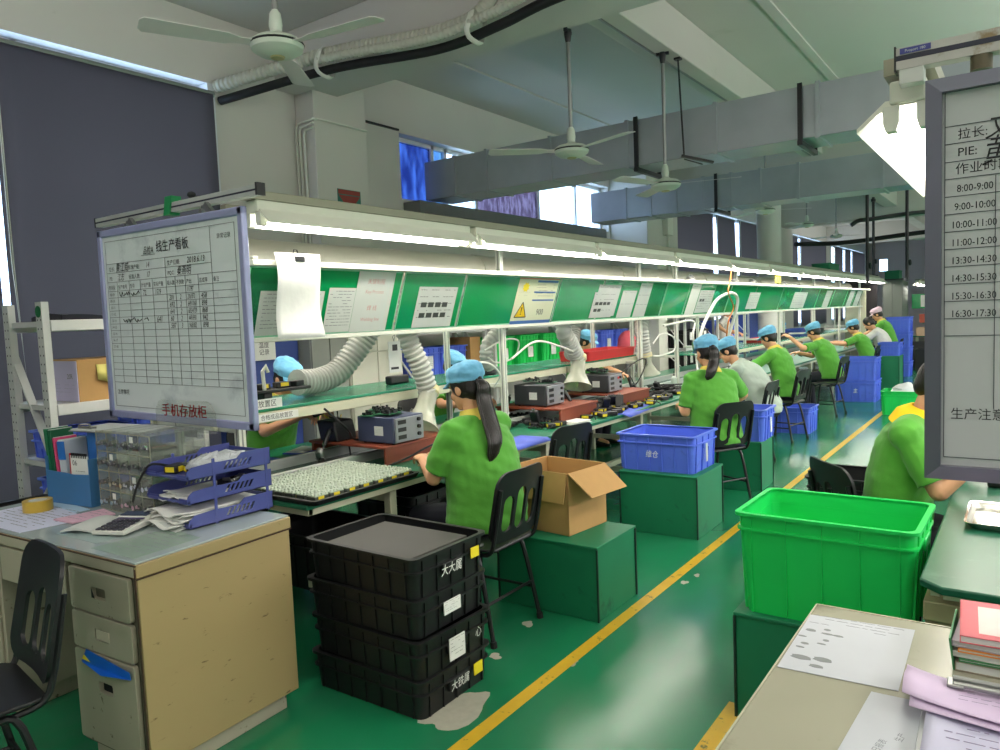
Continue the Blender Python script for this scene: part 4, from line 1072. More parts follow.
# file holder with folders
t = thing('file_holder', 'blue plastic desk file holder left of the acrylic cabinet', 'file holder', (-3.62, 1.67, ZT), R(7))
b = B(); w, d = .33, .14
b.plate([(x, z) for x, z in ((-w / 2, 0), (w / 2, 0), (w / 2, .15), (.05, .145), (-.02, .15), (-w / 2, .155))], [], -d / 2, -d / 2 + .004); b.warp(lambda p: (p[0], p[2], p[1]))
b.bb((-w / 2, -d / 2, 0), (w / 2, d / 2, .004)); b.bb((-w / 2, -d / 2, 0), (-w / 2 + .004, d / 2, .22)); b.bb((w / 2 - .004, -d / 2, 0), (w / 2, d / 2, .22)); b.bb((-w / 2, d / 2 - .004, 0), (w / 2, d / 2, .30))
b.bb((-.06, -d / 2, 0), (-.057, d / 2, .14))
obj('holder_body', b, mat('holder_blue', (66, 120, 172), .35, var=.06), t, bevel=.002)
for i, (x, wd_, h, c, a, s) in enumerate(((-.145, .022, .34, (22, 110, 70), -5, 'dark green folder leftmost in the blue file holder'), (-.112, .022, .335, (16, 96, 62), -5, 'second green folder in the blue file holder'), (-.080, .014, .30, (222, 74, 128), -6, 'pink folder in the blue file holder'), (-.04, .05, .29, (196, 202, 212), -3, 'white papers standing in the blue file holder'), (.08, .10, .325, (42, 112, 196), 0, 'big blue folder leaning at the back of the file holder'))):
    f = thing('folder', s, 'folder', (TW[t.name] @ V((x, 0, .006))), R(7), 'folders in the blue file holder'); b = B(RY(R(a)))
    b.bb((-wd_ / 2, -.055 if i < 4 else .02, 0), (wd_ / 2 if i < 4 else .085, .055, h)); obj('cover', b, mat('folder_%d' % i, c, .45, var=.06), f, bevel=.002)
    b = B(RY(R(a))); b.bb((-wd_ / 2 + .003, -.053 if i < 4 else .022, h - .006), (wd_ / 2 - .003, .053, h + .003)); obj('pages', b, mPAPER2, f)
    if i == 3: b = B(RY(R(a))); b.bb((-.028, -.0565, .20), (.028, -.055, .285)); obj('divider', b, mat('folder_4', (42, 112, 196), .45), f)
t2 = thing('desk_calendar', 'small desk calendar page reading 06 in the blue file holder', 'calendar', (TW[t.name] @ V((.07, -.058, .03))), R(7))
b = B(); b.bb((-.055, 0, 0), (.075, .004, .20)); obj('page', b, mPAPER, t2)
b = B(); b.bb((-.060, -.001, 0), (-.054, .005, .21)); obj('red_spine', b, mINKR, t2)
b = B(T(-.04, -.0008, .155) @ RX(PI / 2)); b.text('06', .026, I4); sheet_lines(B(), 1, 1, 1)
b.at(T(-.045, -.0008, .0) @ RX(PI / 2)); sheet_lines(b, .11, .14, 8, 6)
for k in range(9): b.at(I4); b.bb((-.045 + k * .013, -.002, .19), (-.040 + k * .013, .005, .212))
obj('printing', b, mINK, t2)
t2 = thing('clipboard', 'clipboard with a wire clip lying flat across the blue folders', 'clipboard', (-3.50, 1.75, ZT + .335), R(8), 'flat files by the acrylic cabinet')
b = B(); b.bb((-.16, -.09, 0), (.34, .12, .005)); obj('board', b, mat('clipboard_grey', (120, 124, 132), .45), t2)
b = B(); b.bb((-.15, -.085, .005), (.32, .11, .012)); obj('papers', b, mPAPER2, t2)
b = B(); b.tube(catmull([(-.13, -.06, .014), (-.10, -.07, .03), (-.06, -.05, .03), (-.04, -.07, .02)], 5), .004, 6); b.bb((-.12, -.07, .012), (-.02, -.045, .02)); obj('clip', b, mSTEEL, t2)

# acrylic phone cabinet
mACR = clear('acrylic', (246, 248, 246), .035, .05, (206, 206, 204), .26); mACRE = clear('acrylic_edge', (225, 230, 215), .34, .1, (206, 204, 186))
CX0, CX1, CY0, CY1, CZ0, CZ1 = -3.405, -2.965, 1.645, 1.90, ZT, 1.17
t = thing('phone_cabinet', 'clear acrylic phone cabinet of small lockers with a red lettered header', 'cabinet', (CX0, CY0, ZT))
b = B()
for a, c in (((CX0, CY0, CZ0), (CX1, CY1, CZ0 + .004)), ((CX0, CY0, CZ1 - .004), (CX1, CY1, CZ1)), ((CX0, CY0, CZ0), (CX0 + .004, CY1, CZ1)), ((CX1 - .004, CY0, CZ0), (CX1, CY1, CZ1)), ((CX0, CY1 - .004, CZ0), (CX1, CY1, CZ1))): b.bb(a, c)
obj('shell', b, mACR, t, world=True)
nc, nr = 5, 4; cw, ch = (CX1 - CX0) / nc, (CZ1 - CZ0) / nr
b = B()
for k in range(1, nc): b.bb((CX0 + k * cw - .0015, CY0, CZ0), (CX0 + k * cw + .0015, CY1, CZ1))
for k in range(1, nr): b.bb((CX0, CY0, CZ0 + k * ch - .002), (CX1, CY1, CZ0 + k * ch + .002))
obj('dividers', b, mACR, t, world=True)
b = B()
for k in range(0, nc + 1): b.bb((CX0 + k * cw - .0018, CY0 - .002, CZ0), (CX0 + k * cw + .0018, CY0 + .001, CZ1))
for k in range(0, nr + 1): b.bb((CX0, CY0 - .002, CZ0 + k * ch - .0022), (CX1, CY0 + .001, CZ0 + k * ch + .0022))
obj('front_edges', b, mACRE, t, world=True)
for i in range(nc):
    for j in range(nr):
        x, z = CX0 + (i + .5) * cw, CZ0 + (j + .5) * ch
        b = B(); b.bb((x - cw * .46, CY0 - .006, z - ch * .45), (x + cw * .46, CY0 - .003, z + ch * .45)); dr = obj('locker_door', b, mACR, t, world=True)
        b = B(); b.cyl((x - .012, CY0 - .016, z - .008), (x - .012, CY0 + .022, z - .008), .011, n=12); b.box((x + .02, CY0 - .010, z - .004), (.036, .006, .012)); b.cyl((x + .03, CY0 - .02, z + .004), (x + .03, CY0 + .004, z + .004), .007, n=10); obj('lock', b, mCHROME, dr, world=True)
        b = B(); b.bb((x - .03, CY0 + .026, z - .024), (x - .004, CY0 + .034, z + .006)); obj('lock_body', b, mBLACK, dr, world=True)
        if (i * 3 + j * 2) % 4 == 3: b = B(); b.bb((x - .014, CY0 - .0072, z + .010), (x + .012, CY0 - .006, z + .036)); obj('number_sticker', b, mPAPER, dr, world=True)
for i, j, c in ((1, 3, (60, 62, 70)), (2, 3, (150, 60, 64)), (0, 1, (150, 70, 70)), (3, 3, (40, 40, 46)), (0, 2, (60, 60, 66)), (1, 0, (46, 46, 52)), (3, 1, (66, 66, 70)), (4, 2, (50, 52, 60)), (2, 0, (70, 74, 84))):
    x, z = CX0 + (i + .5) * cw, CZ0 + j * ch + .003
    s = 'phone in the acrylic cabinet, row %s from top, column %s from left' % (['four', 'three', 'two', 'one'][j], ['one', 'two', 'three', 'four', 'five'][i])
    p = thing('mobile_phone', s, 'phone', (x, CY0 + .12, z), 0, 'phones in the acrylic cabinet')
    b = B(); b.prism(rrect(.066, .135, .012, 3), 0, .009); obj('body', b, mat('phone_%d' % c[0], c, .25), p)
    b = B(); b.prism(rrect(.058, .120, .006, 2), .009, .0095); obj('screen', b, mat('phone_glass', (20, 22, 28), .08), p)
hx0, hx1 = -3.33, -2.86
b = B(frame(((hx0 + hx1) / 2, 1.893, CZ1 - .02), (1, 0, 0), (0, 0, 1)))
w = (hx1 - hx0); b.plate([(-w / 2, 0), (w / 2, 0), (w / 2, .09), (w / 2 - .03, .13), (w / 2 - .06, .14), (-w / 2 + .06, .14), (-w / 2 + .03, .13), (-w / 2, .09)], [], 0, .004)
hd = obj('header_plate', b, mACR, t, world=True)
b = B(frame((-3.095, 1.887, CZ1 + .05), (1, 0, 0), (0, 0, 1))); b.text('手机存放柜', .045, I4, 'c', 1.15)
for dx in (.0012, -.0012, .002): b.at(frame((-3.095 + dx, 1.8868, CZ1 + .0505), (1, 0, 0), (0, 0, 1))); b.text('手机存放柜', .045, I4, 'c', 1.15)
obj('lettering', b, mat('sign_red', (190, 8, 26), .4, var=0), hd, world=True)

# three tier letter tray
mTRAY = mat('tray_blue_plastic', (74, 82, 148), .35, var=.05)
LX0, LX1, LYa, LYb = -2.955, -2.665, 1.61, 2.01
t = thing('letter_tray', 'blue three tier letter tray at the back corner of the office desk', 'letter tray', (LX0, LYa, ZT))
w, d = LX1 - LX0, LYb - LYa
for k, z in enumerate((.004, .100, .195)):
    b = B()
    side = [(0, .012), (.02, .0), (d, .0), (d, .072), (d - .14, .072), (d - .165, .052), (.16, .052), (.12, .055), (.03, .05), (.008, .035)]
    hol = [[(yy, .018), (yy + .012, .018), (yy + .030, .046), (yy + .018, .046)] for yy in [.17 + .022 * q for q in range(6)]]
    for x in (0, w - .0035):
        q = B(); q.plate(side, [h[::-1] for h in hol], 0, .0035); q.warp(lambda p: (x + p[2], p[0], p[1])); b.join(q); q.bm.free()
    b.bb((0, .012, 0), (w, d, .0035)); b.bb((0, d - .0035, 0), (w, d, .06)); b.bb((0, .008, 0), (.07, .014, .02)); b.bb((w - .07, .008, 0), (w, .014, .02)); b.bb((0, .004, .006), (w, .014, .012))
    b.bm.transform(T(0, 0, z)); obj('tier', b, mTRAY, t)
for (x, y) in ((-.001, .12), (w - .003, .12), (-.001, d - .03), (w - .003, d - .03)):
    b = B(); b.bb((x, y, 0), (x + .004, y + .012, .265)); obj('support_strip', b, mTRAY, t)
# contents
def paper_pile(x0, y0, x1, y1, z, n, label, seed, th=.006, tilt=0, nm='paper_stack'):
    t = thing(nm, label, 'papers', ((x0 + x1) / 2, (y0 + y1) / 2, z), 0, 'papers in the blue letter tray'); r_ = random.Random(seed)
    for k in range(n):
        b = B(); w, d = (x1 - x0), (y1 - y0); a = r_.uniform(-.05, .05); m = T(r_.uniform(-.012, .012), r_.uniform(-.03, .02), .001 + k * th) @ RZ(a)
        nn = 8; ph = r_.uniform(0, 6)
        top = lambda i, j: (-w / 2 + w * i / nn, -d / 2 + d * j / nn, .0012 * math.sin(i * .9 + ph) + .0012 * math.cos(j * .8 + ph) + .003 + (.012 * max(0, 1 - j / 2.) ** 2 * math.sin(ph + i)))
        for i in range(nn):
            for j in range(nn): b.poly([m @ V(top(i, j)), m @ V(top(i + 1, j)), m @ V(top(i + 1, j + 1)), m @ V(top(i, j + 1))])
        bmesh.ops.remove_doubles(b.bm, verts=b.bm.verts[:], dist=1e-5); o = obj('sheets', b, mPAPER if k % 3 else mPAPER2, t); o.modifiers.new('t', 'SOLIDIFY').thickness = .0045
    return t


paper_pile(LX0 + .015, LYa - .02, LX1 - .03, LYb - .03, ZT + .009, 9, 'thick untidy paper stack in the bottom tier of the letter tray', 3, .0055)
paper_pile(LX0 + .03, LYa + .04, LX1 - .04, LYb - .12, ZT + .105, 3, 'few thin sheets in the middle tier of the letter tray', 5, .004)
t = thing('parts_box', 'small black box of odd parts at the back of the middle tray tier', 'box', (-2.745, 1.905, ZT + .105))
b = B(); b.bb((-.055, -.07, 0), (.055, .07, .005)); b.bb((-.055, -.07, 0), (-.05, .07, .042)); b.bb((.05, -.07, 0), (.055, .07, .042)); b.bb((-.055, -.07, 0), (.055, -.065, .042)); b.bb((-.055, .065, 0), (.055, .07, .042)); obj('box_body', b, mBLACK, t, bevel=.002)
b = B(); r_ = random.Random(3)
for k in range(14): b.box((r_.uniform(-.03, .03), r_.uniform(-.045, .045), .02 + .025 * r_.random()), (.03, .012, .012), RZ(r_.uniform(0, 3)) @ RX(r_.uniform(-1, 1)))
o = obj('odd_parts', b, mSTEEL, t); o['kind'] = 'stuff'
t = thing('plastic_bag', 'crumpled clear plastic bag in the top tier of the letter tray', 'bag', (-2.76, 1.82, ZT + .205))
b = B(); b.ball((0, 0, .03), (.085, .13, .034), 30, 20)
for v in b.bm.verts: v.co += V((1, 1, .8)) * (.02 * noise.noise(v.co * 32)); v.co.z = max(.001, v.co.z)
obj('film', b, mat('crinkled_film', (196, 200, 204), .18, var=.12, bump=.8, bscale=60, scale=30), t, ang=20)
for i, (x, y, a, s) in enumerate(((-2.87, 1.70, .4, 'black adapter with a yellow label at the front of the top tray tier'), (-2.80, 1.745, -.3, 'second black adapter with a yellow label in the top tray tier'))):
    d = dup(ad0, (x, y, ZT + .201), a, s, 'adapters in the letter tray')
b = B(); b.tube(catmull([(-2.87, 1.70, ZT + .22), (-2.93, 1.63, ZT + .24), (-2.955, 1.60, ZT + .20), (-2.97, 1.575, ZT + .14), (-2.99, 1.57, ZT + .09)], 6), .005, 6); tag(obj('cable', b, mCABLE), 'black plug cable hanging out of the top tray tier', 'cable')
b = B(); b.bb((-2.9, 1.99, ZT + .215), (-2.72, 2.005, ZT + .222)); b.bm.transform(T(0, 0, .02)); tag(obj('ruler', b, mBLACK), 'thin black strip lying across the back of the top tray tier', 'strip')

# hanging whiteboard (left) and its rail
mWB = mat('whiteboard_surface', (226, 234, 236), .22, var=.03, scale=2, dirt=(170, 180, 190), dscale=3, dlo=.58, dhi=.8)
mWBF = mat('whiteboard_frame_violet', (176, 180, 222), .3, metal=.35, var=.04)
BX0, BX1, BY, BZ0, BZ1 = -3.855, -2.665, 1.95, 1.178, 2.12
bw, bh = BX1 - BX0, BZ1 - BZ0
t = thing('whiteboard', 'production whiteboard hanging at the left above the acrylic cabinet', 'whiteboard', (BX0, BY, BZ0)); t.rotation_euler = (0, R(.6), 0); TW[t.name] = T(BX0, BY, BZ0) @ RY(R(.6))
F = frame((0, -.003, 0), (1, 0, 0), (0, 0, 1))
b = B(); b.bb((.02, 0, .02), (bw - .02, .012, bh - .02)); obj('panel', b, mWB, t)
b = B(); fw = .036
for a, c in (((0, 0), (bw, fw)), ((0, bh - fw), (bw, bh)), ((0, 0), (fw, bh)), ((bw - fw, 0), (bw, bh))): b.bb((a[0], -.010, a[1]), (c[0], .018, c[1]))
obj('frame', b, mWBF, t, bevel=.006)
b = B(F); ix, iy, iw, ih = .065, .06, bw - .13, bh - .12
yt = lambda k: iy + ih * (1 - k)
L = lambda x0, y0, x1, y1: b.bb((min(x0, x1) - .0009, min(y0, y1) - .0009, 0), (max(x0, x1) + .0009, max(y0, y1) + .0009, .0008))
rowsY = [0, .135, .19, .245, .30] + [.30 + .0395 * k for k in range(1, 15)] + [1]
xs = [0, .085, .19, .285, .385, .495, .565, .64, .735, .835, 1]
for k, r_ in enumerate(rowsY):
    x1 = ix + iw * (.835 if k in (1, 2) else 1); L(ix, yt(r_), x1, yt(r_))
for k, x in enumerate(xs):
    X = ix + iw * x
    if k in (0, 10): L(X, yt(0), X, yt(1))
    elif k == 9: L(X, yt(0), X, yt(rowsY[-2]))
    elif k == 5: L(X, yt(.135), X, yt(rowsY[-2]))
    elif k == 2: L(X, yt(.245), X, yt(rowsY[-2]))
    else: L(X, yt(.245), X, yt(rowsY[-2]))
obj('ruled_lines', b, mat('board_line', (70, 76, 84), .6, var=0), t)
b = B(F)
b.text('线生产看板', .042, T(ix + iw * .43, yt(.095), 0), 'l', .92); b.text('线生产看板', .042, T(ix + iw * .43 + .0015, yt(.095), 0.0003), 'l', .92)
L(ix + iw * .31, yt(.108), ix + iw * .42, yt(.108))
for (x, k, s) in ((.02, .178, '拉长:'), (.19, .178, '标准产能:'), (.51, .178, '生产日期:'), (.02, .233, 'PE:'), (.19, .233, '标准人数:'), (.51, .233, 'PQC:'), (.88, .07, '异常记录')): b.text(s, .018, T(ix + iw * x, yt(k), 0))
for (x, s) in zip(xs, ('时间段', '生产单号', '型号', '计划产量', '实际产量', '投入数', '不良数', '产出', '达成率', '备注')): b.text(s, .017, T(ix + iw * x + .006, yt(.288), 0), 'l', .9)
for k, s in enumerate(('08-09', '09-10', '10-11', '11-12', '13-14', '14-15', '15-16', '16-17', '17-18')): b.text(s, .014, T(ix + .012, yt(.30 + .0395 * (k + 1) - .012), 0))
b.text('注意事项', .020, T(ix + .02, yt(.925), 0))
obj('printing', b, mat('board_print', (44, 48, 56), .6, var=0), t)
b = B(F)
hw = lambda s, h, x, k, sl=.25, sx=.8: b.text(s, h, T(ix + iw * x, yt(k), .0002), 'l', sx, sl)
hw('品检A', .030, .325, .10); hw('黄江威', .036, .08, .183); hw('14', .026, .34, .178); hw('2018.6.13', .028, .66, .178, .2, .9); hw('江志', .028, .09, .236); hw('17', .026, .34, .233); hw('秦燕明', .034, .58, .236)
for k, r_ in enumerate((('', '', '117/97', ''), ('201', '2', '206/870', '458'), ('692', '2', '649/1068', '898'), ('641', '2', '605/4739', '868'), ('60', '2', '449/990', '942'), ('587', '3', '968/882', '898'))):
    z = .30 + .0395 * (k + 1) - .006
    for x, s, h in zip((.51, .59, .648, .748), r_, (.025, .024, .025, .025)):
        if s: hw(s, h, x, z, .25, .52 if len(s) > 4 else .8)
hw('72.', .026, .30, .336); hw('17/9', .026, .40, .336); hw('641', .030, .40, .495)
for (x, k, n_) in ((.10, .333, 12), (.20, .333, 10), (.12, .49, 14), (.22, .49, 8), (.30, .49, 5)):
    r_ = random.Random(n_ + int(x * 100)); px = ix + iw * x; pts = [(px + .0085 * i, yt(k) + r_.uniform(-.002, .022), .0004) for i in range(n_)]
    b.tube(pts, .0016, 5)
obj('handwriting', b, mINK, t)
# aluminium rail across the line
t = thing('hanging_rail', 'slotted aluminium rail above the left whiteboard', 'rail', (-4.06, 2.05, 2.17))
b = B(); L_ = 1.36; b.bb((0, 0, 0), (L_, .04, .045)); b.mat(1); b.bb((0, -.001, .018), (L_, 0, .026)); obj('profile', b, [mALU, mALUD], t, bevel=.002)
b = B(); b.bb((-.008, -.002, -.002), (0, .042, .048)); b.bb((L_, -.002, -.002), (L_ + .012, .042, .052)); obj('end_cap', b, mBLACK, t)
b = B(); b.bb((.66, -.006, -.012), (.715, .046, .075)); b.warp(lambda p: (p[0] + p[2] * .25, p[1], p[2])); obj('green_tape', b, mat('green_tape', (24, 140, 80), .5), t)
for x in (.33, .98):
    b = B(); b.bb((x - .015, -.005, -.055), (x + .015, .005, .0)); b.cyl((x, -.02, -.03), (x, .02, -.03), .014, n=10); b.bar((x + .03, -.01, .0), (x + .08, -.01, -.05), .02, .03); obj('clamp', b, mSTEEL, t)
b = B(); b.ball((.86, .02, .065), (.024, .02, .016)); obj('knob', b, mBLACK, t)
b = B(); b.cyl((-.02, .03, -.04), (-.02, .18, -.04), .035, n=14); tag(obj('lamp_end', b, mREFL), 'pale end of another lamp behind the left end of the slotted rail', 'lamp'); C.objects[-1].location = (-4.05, 2.06, 2.13)
# storage rack with boxes
mRACK = mat('rack_enamel', (202, 204, 200), .45, var=.05); mHOLE = mat('slot_hole', (70, 74, 84), .8, var=0)
t = thing('storage_rack', 'pale slotted steel storage rack by the window blind', 'rack', (-5.05, 1.97, 0))
def rpost(x, y):
    b = B(); b.plate([(0, 0), (.075, 0), (.075, .04), (.072, .04), (.072, .003), (.003, .003), (.003, .04), (0, .04)], [], 0, 1.80); b.bm.transform(T(x, y, 0))
    b.mat(1)
    for k in range(34):
        for xx in (.018, .056): b.bb((x + xx - .005, y - .0006, .06 + k * .051), (x + xx + .005, y + .0, .07 + k * .051))
    return obj('upright', b, [mRACK, mHOLE], t, world=True)


for x, y in ((-4.66, 1.97), (-5.10, 1.97), (-4.66, 2.93), (-5.10, 2.93)): rpost(x, y)
for z in (1.63, 1.14, .80, .40):
    b = B(); b.bb((-4.60, 2.01, z), (-4.575, 2.95, z + .065)); b.bb((-5.09, 2.01, z), (-5.07, 2.95, z + .065)); obj('beam', b, mRACK, t, world=True, bevel=.004)
    b = B(); b.bb((-5.07, 1.99, z + .045), (-4.60, 2.95, z + .06)); obj('shelf', b, mRACK, t, world=True)
    b = B(); b.bb((-5.08, 1.985, z + .03), (-4.60, 2.0, z + .06)); obj('end_beam', b, mRACK, t, world=True)
for (z0, z1) in ((1.5, .82), (.4, .8)): b = B(); b.bar((-5.07, 2.0, z0), (-4.62, 2.0, z1), .012, .045, (0, 1, 0)); obj('brace', b, mRACK, t, world=True)
b = B(T(-4.622, 1.968, 1.745) @ RX(PI / 2)); b.lathe([(.001, .002), (.034, .002), (.034, 0), (.001, 0)], 22); st = obj('green_dot', b, mat('sticker_green', (18, 112, 62), .5), t, world=True)


def closed_box(name, label, x0, x1, y0, y1, z, h, mats, group=None, tape=True):
    t = thing(name, label, 'box', ((x0 + x1) / 2, (y0 + y1) / 2, z), group=group)
    w, d = x1 - x0, y1 - y0
    b = B(); b.bb((-w / 2, -d / 2, 0), (w / 2, d / 2, h)); obj('box_body', b, mats, t, bevel=.004)
    b = B(); b.bb((-w / 2 + .004, -d / 2 + .004, h), (-.002, d / 2 - .004, h + .004)); b.bb((.002, -d / 2 + .004, h), (w / 2 - .004, d / 2 - .004, h + .004)); obj('lid_flap', b, mats, t)
    return t


t = closed_box('carton', 'carton with a white printed end and a yellow note on the storage rack', -5.06, -4.61, 2.15, 2.85, 1.201, .25, mCARD)
b = B(); b.bb((-.223, -.3535, .002), (.223, -.350, .248)); en = obj('white_end', b, mat('carton_white', (204, 198, 228), .7, var=.04), t, label='white printed end of the carton')
b = B(frame((-.2, -.3545, .13), (1, 0, 0), (0, 0, 1))); b.text('25mm', .014, T(-.005, .014, 0)); b.text('SREL', .032, T(.055, .01, 0)); b.text('20R', .032, T(.30, .01, 0))
b.at(frame((-.2, -.3545, .03), (1, 0, 0), (0, 0, 1))); sheet_lines(b, .42, .08, 4, 3)
obj('printing', b, mINKG, en)
b = B(); n = 8
for k in range(n):
    y0_, y1_ = -.24 + .05 * k, -.24 + .05 * (k + 1); e = lambda y_: .228 + .012 * abs(math.sin(y_ * 12))
    lo = lambda y_: .13 - .07 * math.sin((y_ + .24) * 5)
    b.poly([(e(y0_), y0_, .22), (e(y1_), y1_, .22), (e(y1_) + .01, y1_, lo(y1_)), (e(y0_) + .01, y0_, lo(y0_))])
o = obj('yellow_note', b, mat('yellow_note_paper', (216, 204, 116), .7, var=.05), t, label='yellow paper note'); o.modifiers.new('t', 'SOLIDIFY').thickness = .002
b = B(); P_ = catmull([(-4.62, 2.1, 1.70), (-4.64, 2.3, 1.735), (-4.62, 2.6, 1.725), (-4.62, 3.0, 1.75), (-4.62, 3.4, 1.72)], 6)
b.loft([[(p.x - .4, p.y, 1.695), (p.x, p.y, 1.695), (p.x, p.y, p.z - .0), (p.x - .4, p.y, p.z)] for p in P_]); b.bm.free()
t = thing('folded_sheeting', 'folded black plastic sheeting on the top rack shelf', 'sheeting', (-4.83, 2.7, 1.691))
b = B(); b.loft([[(-.2, y, 0), (.2, y, 0), (.205, y, .025 + .012 * math.sin(y * 9)), (.0, y, .05 + .02 * math.sin(y * 7 + 1)), (-.2, y, .03)] for y in [-.6 + .04 * k for k in range(21)]]); obj('sheeting', b, mat('black_sheeting', (30, 28, 40), .35), t)


def crate(name, label, loc, rz, w, d, h, m, group, taper=.02, ribs=(5, 3), rim=.018, wall=.006, cat='crate', stickers=(), lip=.035, handle=True):
    """stackable plastic crate: tapered open box, rim flange, second ledge, vertical ribs"""
    t = thing(name, label, cat, loc, rz, group)
    b = B(); r0, r1 = .03, .035
    rr = lambda e, z, r=r1: [(x, y, z) for x, y in rrect(w + 2 * e, d + 2 * e, r)]
    # outer wall, rim, inner wall
    b.loft([rr(-taper, 0), rr(0, h - lip), rr(0, h - .004), rr(-wall, h - .004), rr(-wall, h - lip), rr(-taper - wall, wall)], cap=False)
    b.plate(rrect(w - 2 * taper, d - 2 * taper, r1), [], 0, .003); b.plate(rrect(w - 2 * taper - 2 * wall, d - 2 * taper - 2 * wall, r1 - .004), [], wall, wall + .002)
    obj('shell', b, m, t)
    b = B(); b.loft([rr(0, h - .012), rr(rim, h - .012), rr(rim, h), rr(-wall, h), rr(-wall, h - .012)], cap=False); b.loft([rr(-wall, h - .012), rr(0, h - .012)], cap=False); obj('rim', b, m, t)
    b = B(); e0 = -taper * .3; b.loft([rr(e0, h - .07), rr(rim * .6, h - .068), rr(rim * .6, h - .060), rr(e0, h - .058)], cap=False); obj('ledge', b, m, t)
    b = B(); nx, ny = ribs
    for k in range(nx + 1):
        x = -w / 2 + .05 + (w - .1) * k / nx
        for s in (-1, 1): b.loft([[(x - .003, s * (d / 2 - taper * (1 - z / h)), z), (x + .003, s * (d / 2 - taper * (1 - z / h)), z), (x + .003, s * (d / 2 + rim * .5 - taper * (1 - z / h) * .8), z), (x - .003, s * (d / 2 + rim * .5 - taper * (1 - z / h) * .8), z)] for z in (.004, h - .012)])
    for k in range(ny + 1):
        y = -d / 2 + .05 + (d - .1) * k / ny
        for s in (-1, 1): b.loft([[(s * (w / 2 - taper * (1 - z / h)), y - .003, z), (s * (w / 2 - taper * (1 - z / h)), y + .003, z), (s * (w / 2 + rim * .5 - taper * (1 - z / h) * .8), y + .003, z), (s * (w / 2 + rim * .5 - taper * (1 - z / h) * .8), y - .003, z)] for z in (.004, h - .012)])
    obj('ribs', b, m, t)
    if handle:
        for s in (-1, 1):
            b = B(); b.bb((s * (w / 2 + rim * .2) - .004, -.065, h - .105), (s * (w / 2 + rim * .2) + .010, .065, h - .062)); obj('handle', b, m, t, bevel=.004)
    for (side, u, z, sw, sh, mm, tx) in stickers:
        f = {'+x': frame((w / 2 + max(rim * .8, rim * .2 + .0145), u, z), (0, 1, 0), (0, 0, 1)), '-y': frame((u, -d / 2 - rim * .62, z), (1, 0, 0), (0, 0, 1))}[side]
        if sw:
            b = B(f); b.bb((-sw / 2, -sh / 2, -.004), (sw / 2, sh / 2, 0)); q = obj('sticker', b, mm, t, label={'yellow_label': 'yellow sticker', 'paper': 'white sticker'}.get(mm.name))
        if sw and not tx and mm is mPAPER: b = B(f @ T(-sw / 2, -sh / 2, .0006)); sheet_lines(b, sw, sh, 11, 5); obj('printing', b, mINK, t)
        if tx:
            b = B(f @ T(0, 0, .0008)); b.text(tx, sh * .5 if sw else sh, T(0, -sh * .25, 0), 'c', .9, .15); obj('marker_writing', b, mINK if sw and mm in (mPAPER, mYEL) else mPAPER, t)
    return t


# four black crates on the floor
mBC = mat('black_crate_plastic', (18, 20, 21), .45, var=.2, scale=8)
cx, cy, cw_, cd_ = -2.272, 2.345, .63, .455
stk = ((-1, .0, 'lowest black crate of the floor stack, with a yellow sticker', [('+x', .13, .085, .06, .05, mYEL, ''), ('+x', .0, .07, 0, .034, None, '大铁属')]),
       (0, .01, 'third black crate down in the floor stack, with a torn white label', [('+x', -.01, .075, .10, .095, mPAPER, ''), ('+x', .13, .08, 0, .036, None, '心')]),
       (1, -.006, 'second black crate down in the floor stack, with a white lettered sticker', [('+x', -.02, .085, .11, .055, mPAPER, '')]),
       (2, .004, 'topmost black crate of the floor stack, holding a dusty grey board', [('+x', .14, .105, .055, .045, mYEL, ''), ('+x', -.02, .075, 0, .036, None, '大大属')]))
for k, dx, s, stc in stk:
    crate('black_crate', s, (cx + dx, cy, .001 + (k + 1) * .1655), R(1.5 * (k % 2) - 1), cw_, cd_, .172 if k == 2 else .164, mBC, 'black crates stacked on the floor', .008, (6, 4), .014, stickers=stc, handle=True, lip=.03)
t = thing('dusty_board', 'dusty dark grey foam board lying inside the topmost black crate', 'board', (cx + .004, cy, .001 + 3 * .1655 + .13))
b = B(); b.bb((-.25, -.20, 0), (.25, .19, .022)); b.bb((-.27, -.205, -.006), (.27, .205, 0)); obj('foam', b, mat('dusty_grey', (74, 72, 68), .55, var=.12, scale=4, dirt=(150, 148, 140), dscale=40, dlo=.72, dhi=.76), t, bevel=.004)
crate('black_crate', 'black crate under the bench left of the black floor stack', (-3.25, 2.75, .195), 0, .58, .44, .30, mBC, 'black crates under the bench', .015)
crate('black_crate', 'black bin standing under the bench beyond the stacked crates', (-3.3, 3.5, .195), 0, .5, .4, .34, mBC, 'black crates under the bench', .015)
crate('black_crate', 'shallow black tray in front of the rack at the left picture edge', (-4.35, 1.55, .62), 0, .5, .7, .08, mBC, None, .006, handle=False)
t = thing('low_cupboard', 'dark low cupboard under the shallow black tray at the left edge', 'cupboard', (-4.35, 1.55, 0)); b = B(); b.bb((-.24, -.34, .03), (.24, .34, .618)); obj('carcass', b, mat('cupboard_dark', (52, 54, 66), .5), t, bevel=.006); b = B(); b.bb((.24, -.33, .05), (.256, -.005, .6)); b.bb((.24, .005, .05), (.256, .33, .6)); obj('door', b, mat('cupboard_dark', (52, 54, 66)), t, bevel=.004)
# blue bins on the lower shelves of the rack
crate('blue_bin', 'blue bin on the lower rack shelf behind the file holder', (-4.84, 2.26, .861), R(90), .46, .33, .17, mBLUEB, 'blue bins on the storage rack', .012)
crate('blue_bin', 'blue bin on the bottom rack shelf behind the desk', (-4.84, 2.33, .461), R(90), .55, .33, .27, mBLUEB, 'blue bins on the storage rack', .015)
crate('blue_bin', 'second blue bin on the lower rack shelf, half behind the acrylic cabinet', (-4.84, 2.70, .861), R(90), .30, .33, .26, mBLUEB, 'blue bins on the storage rack', .015)

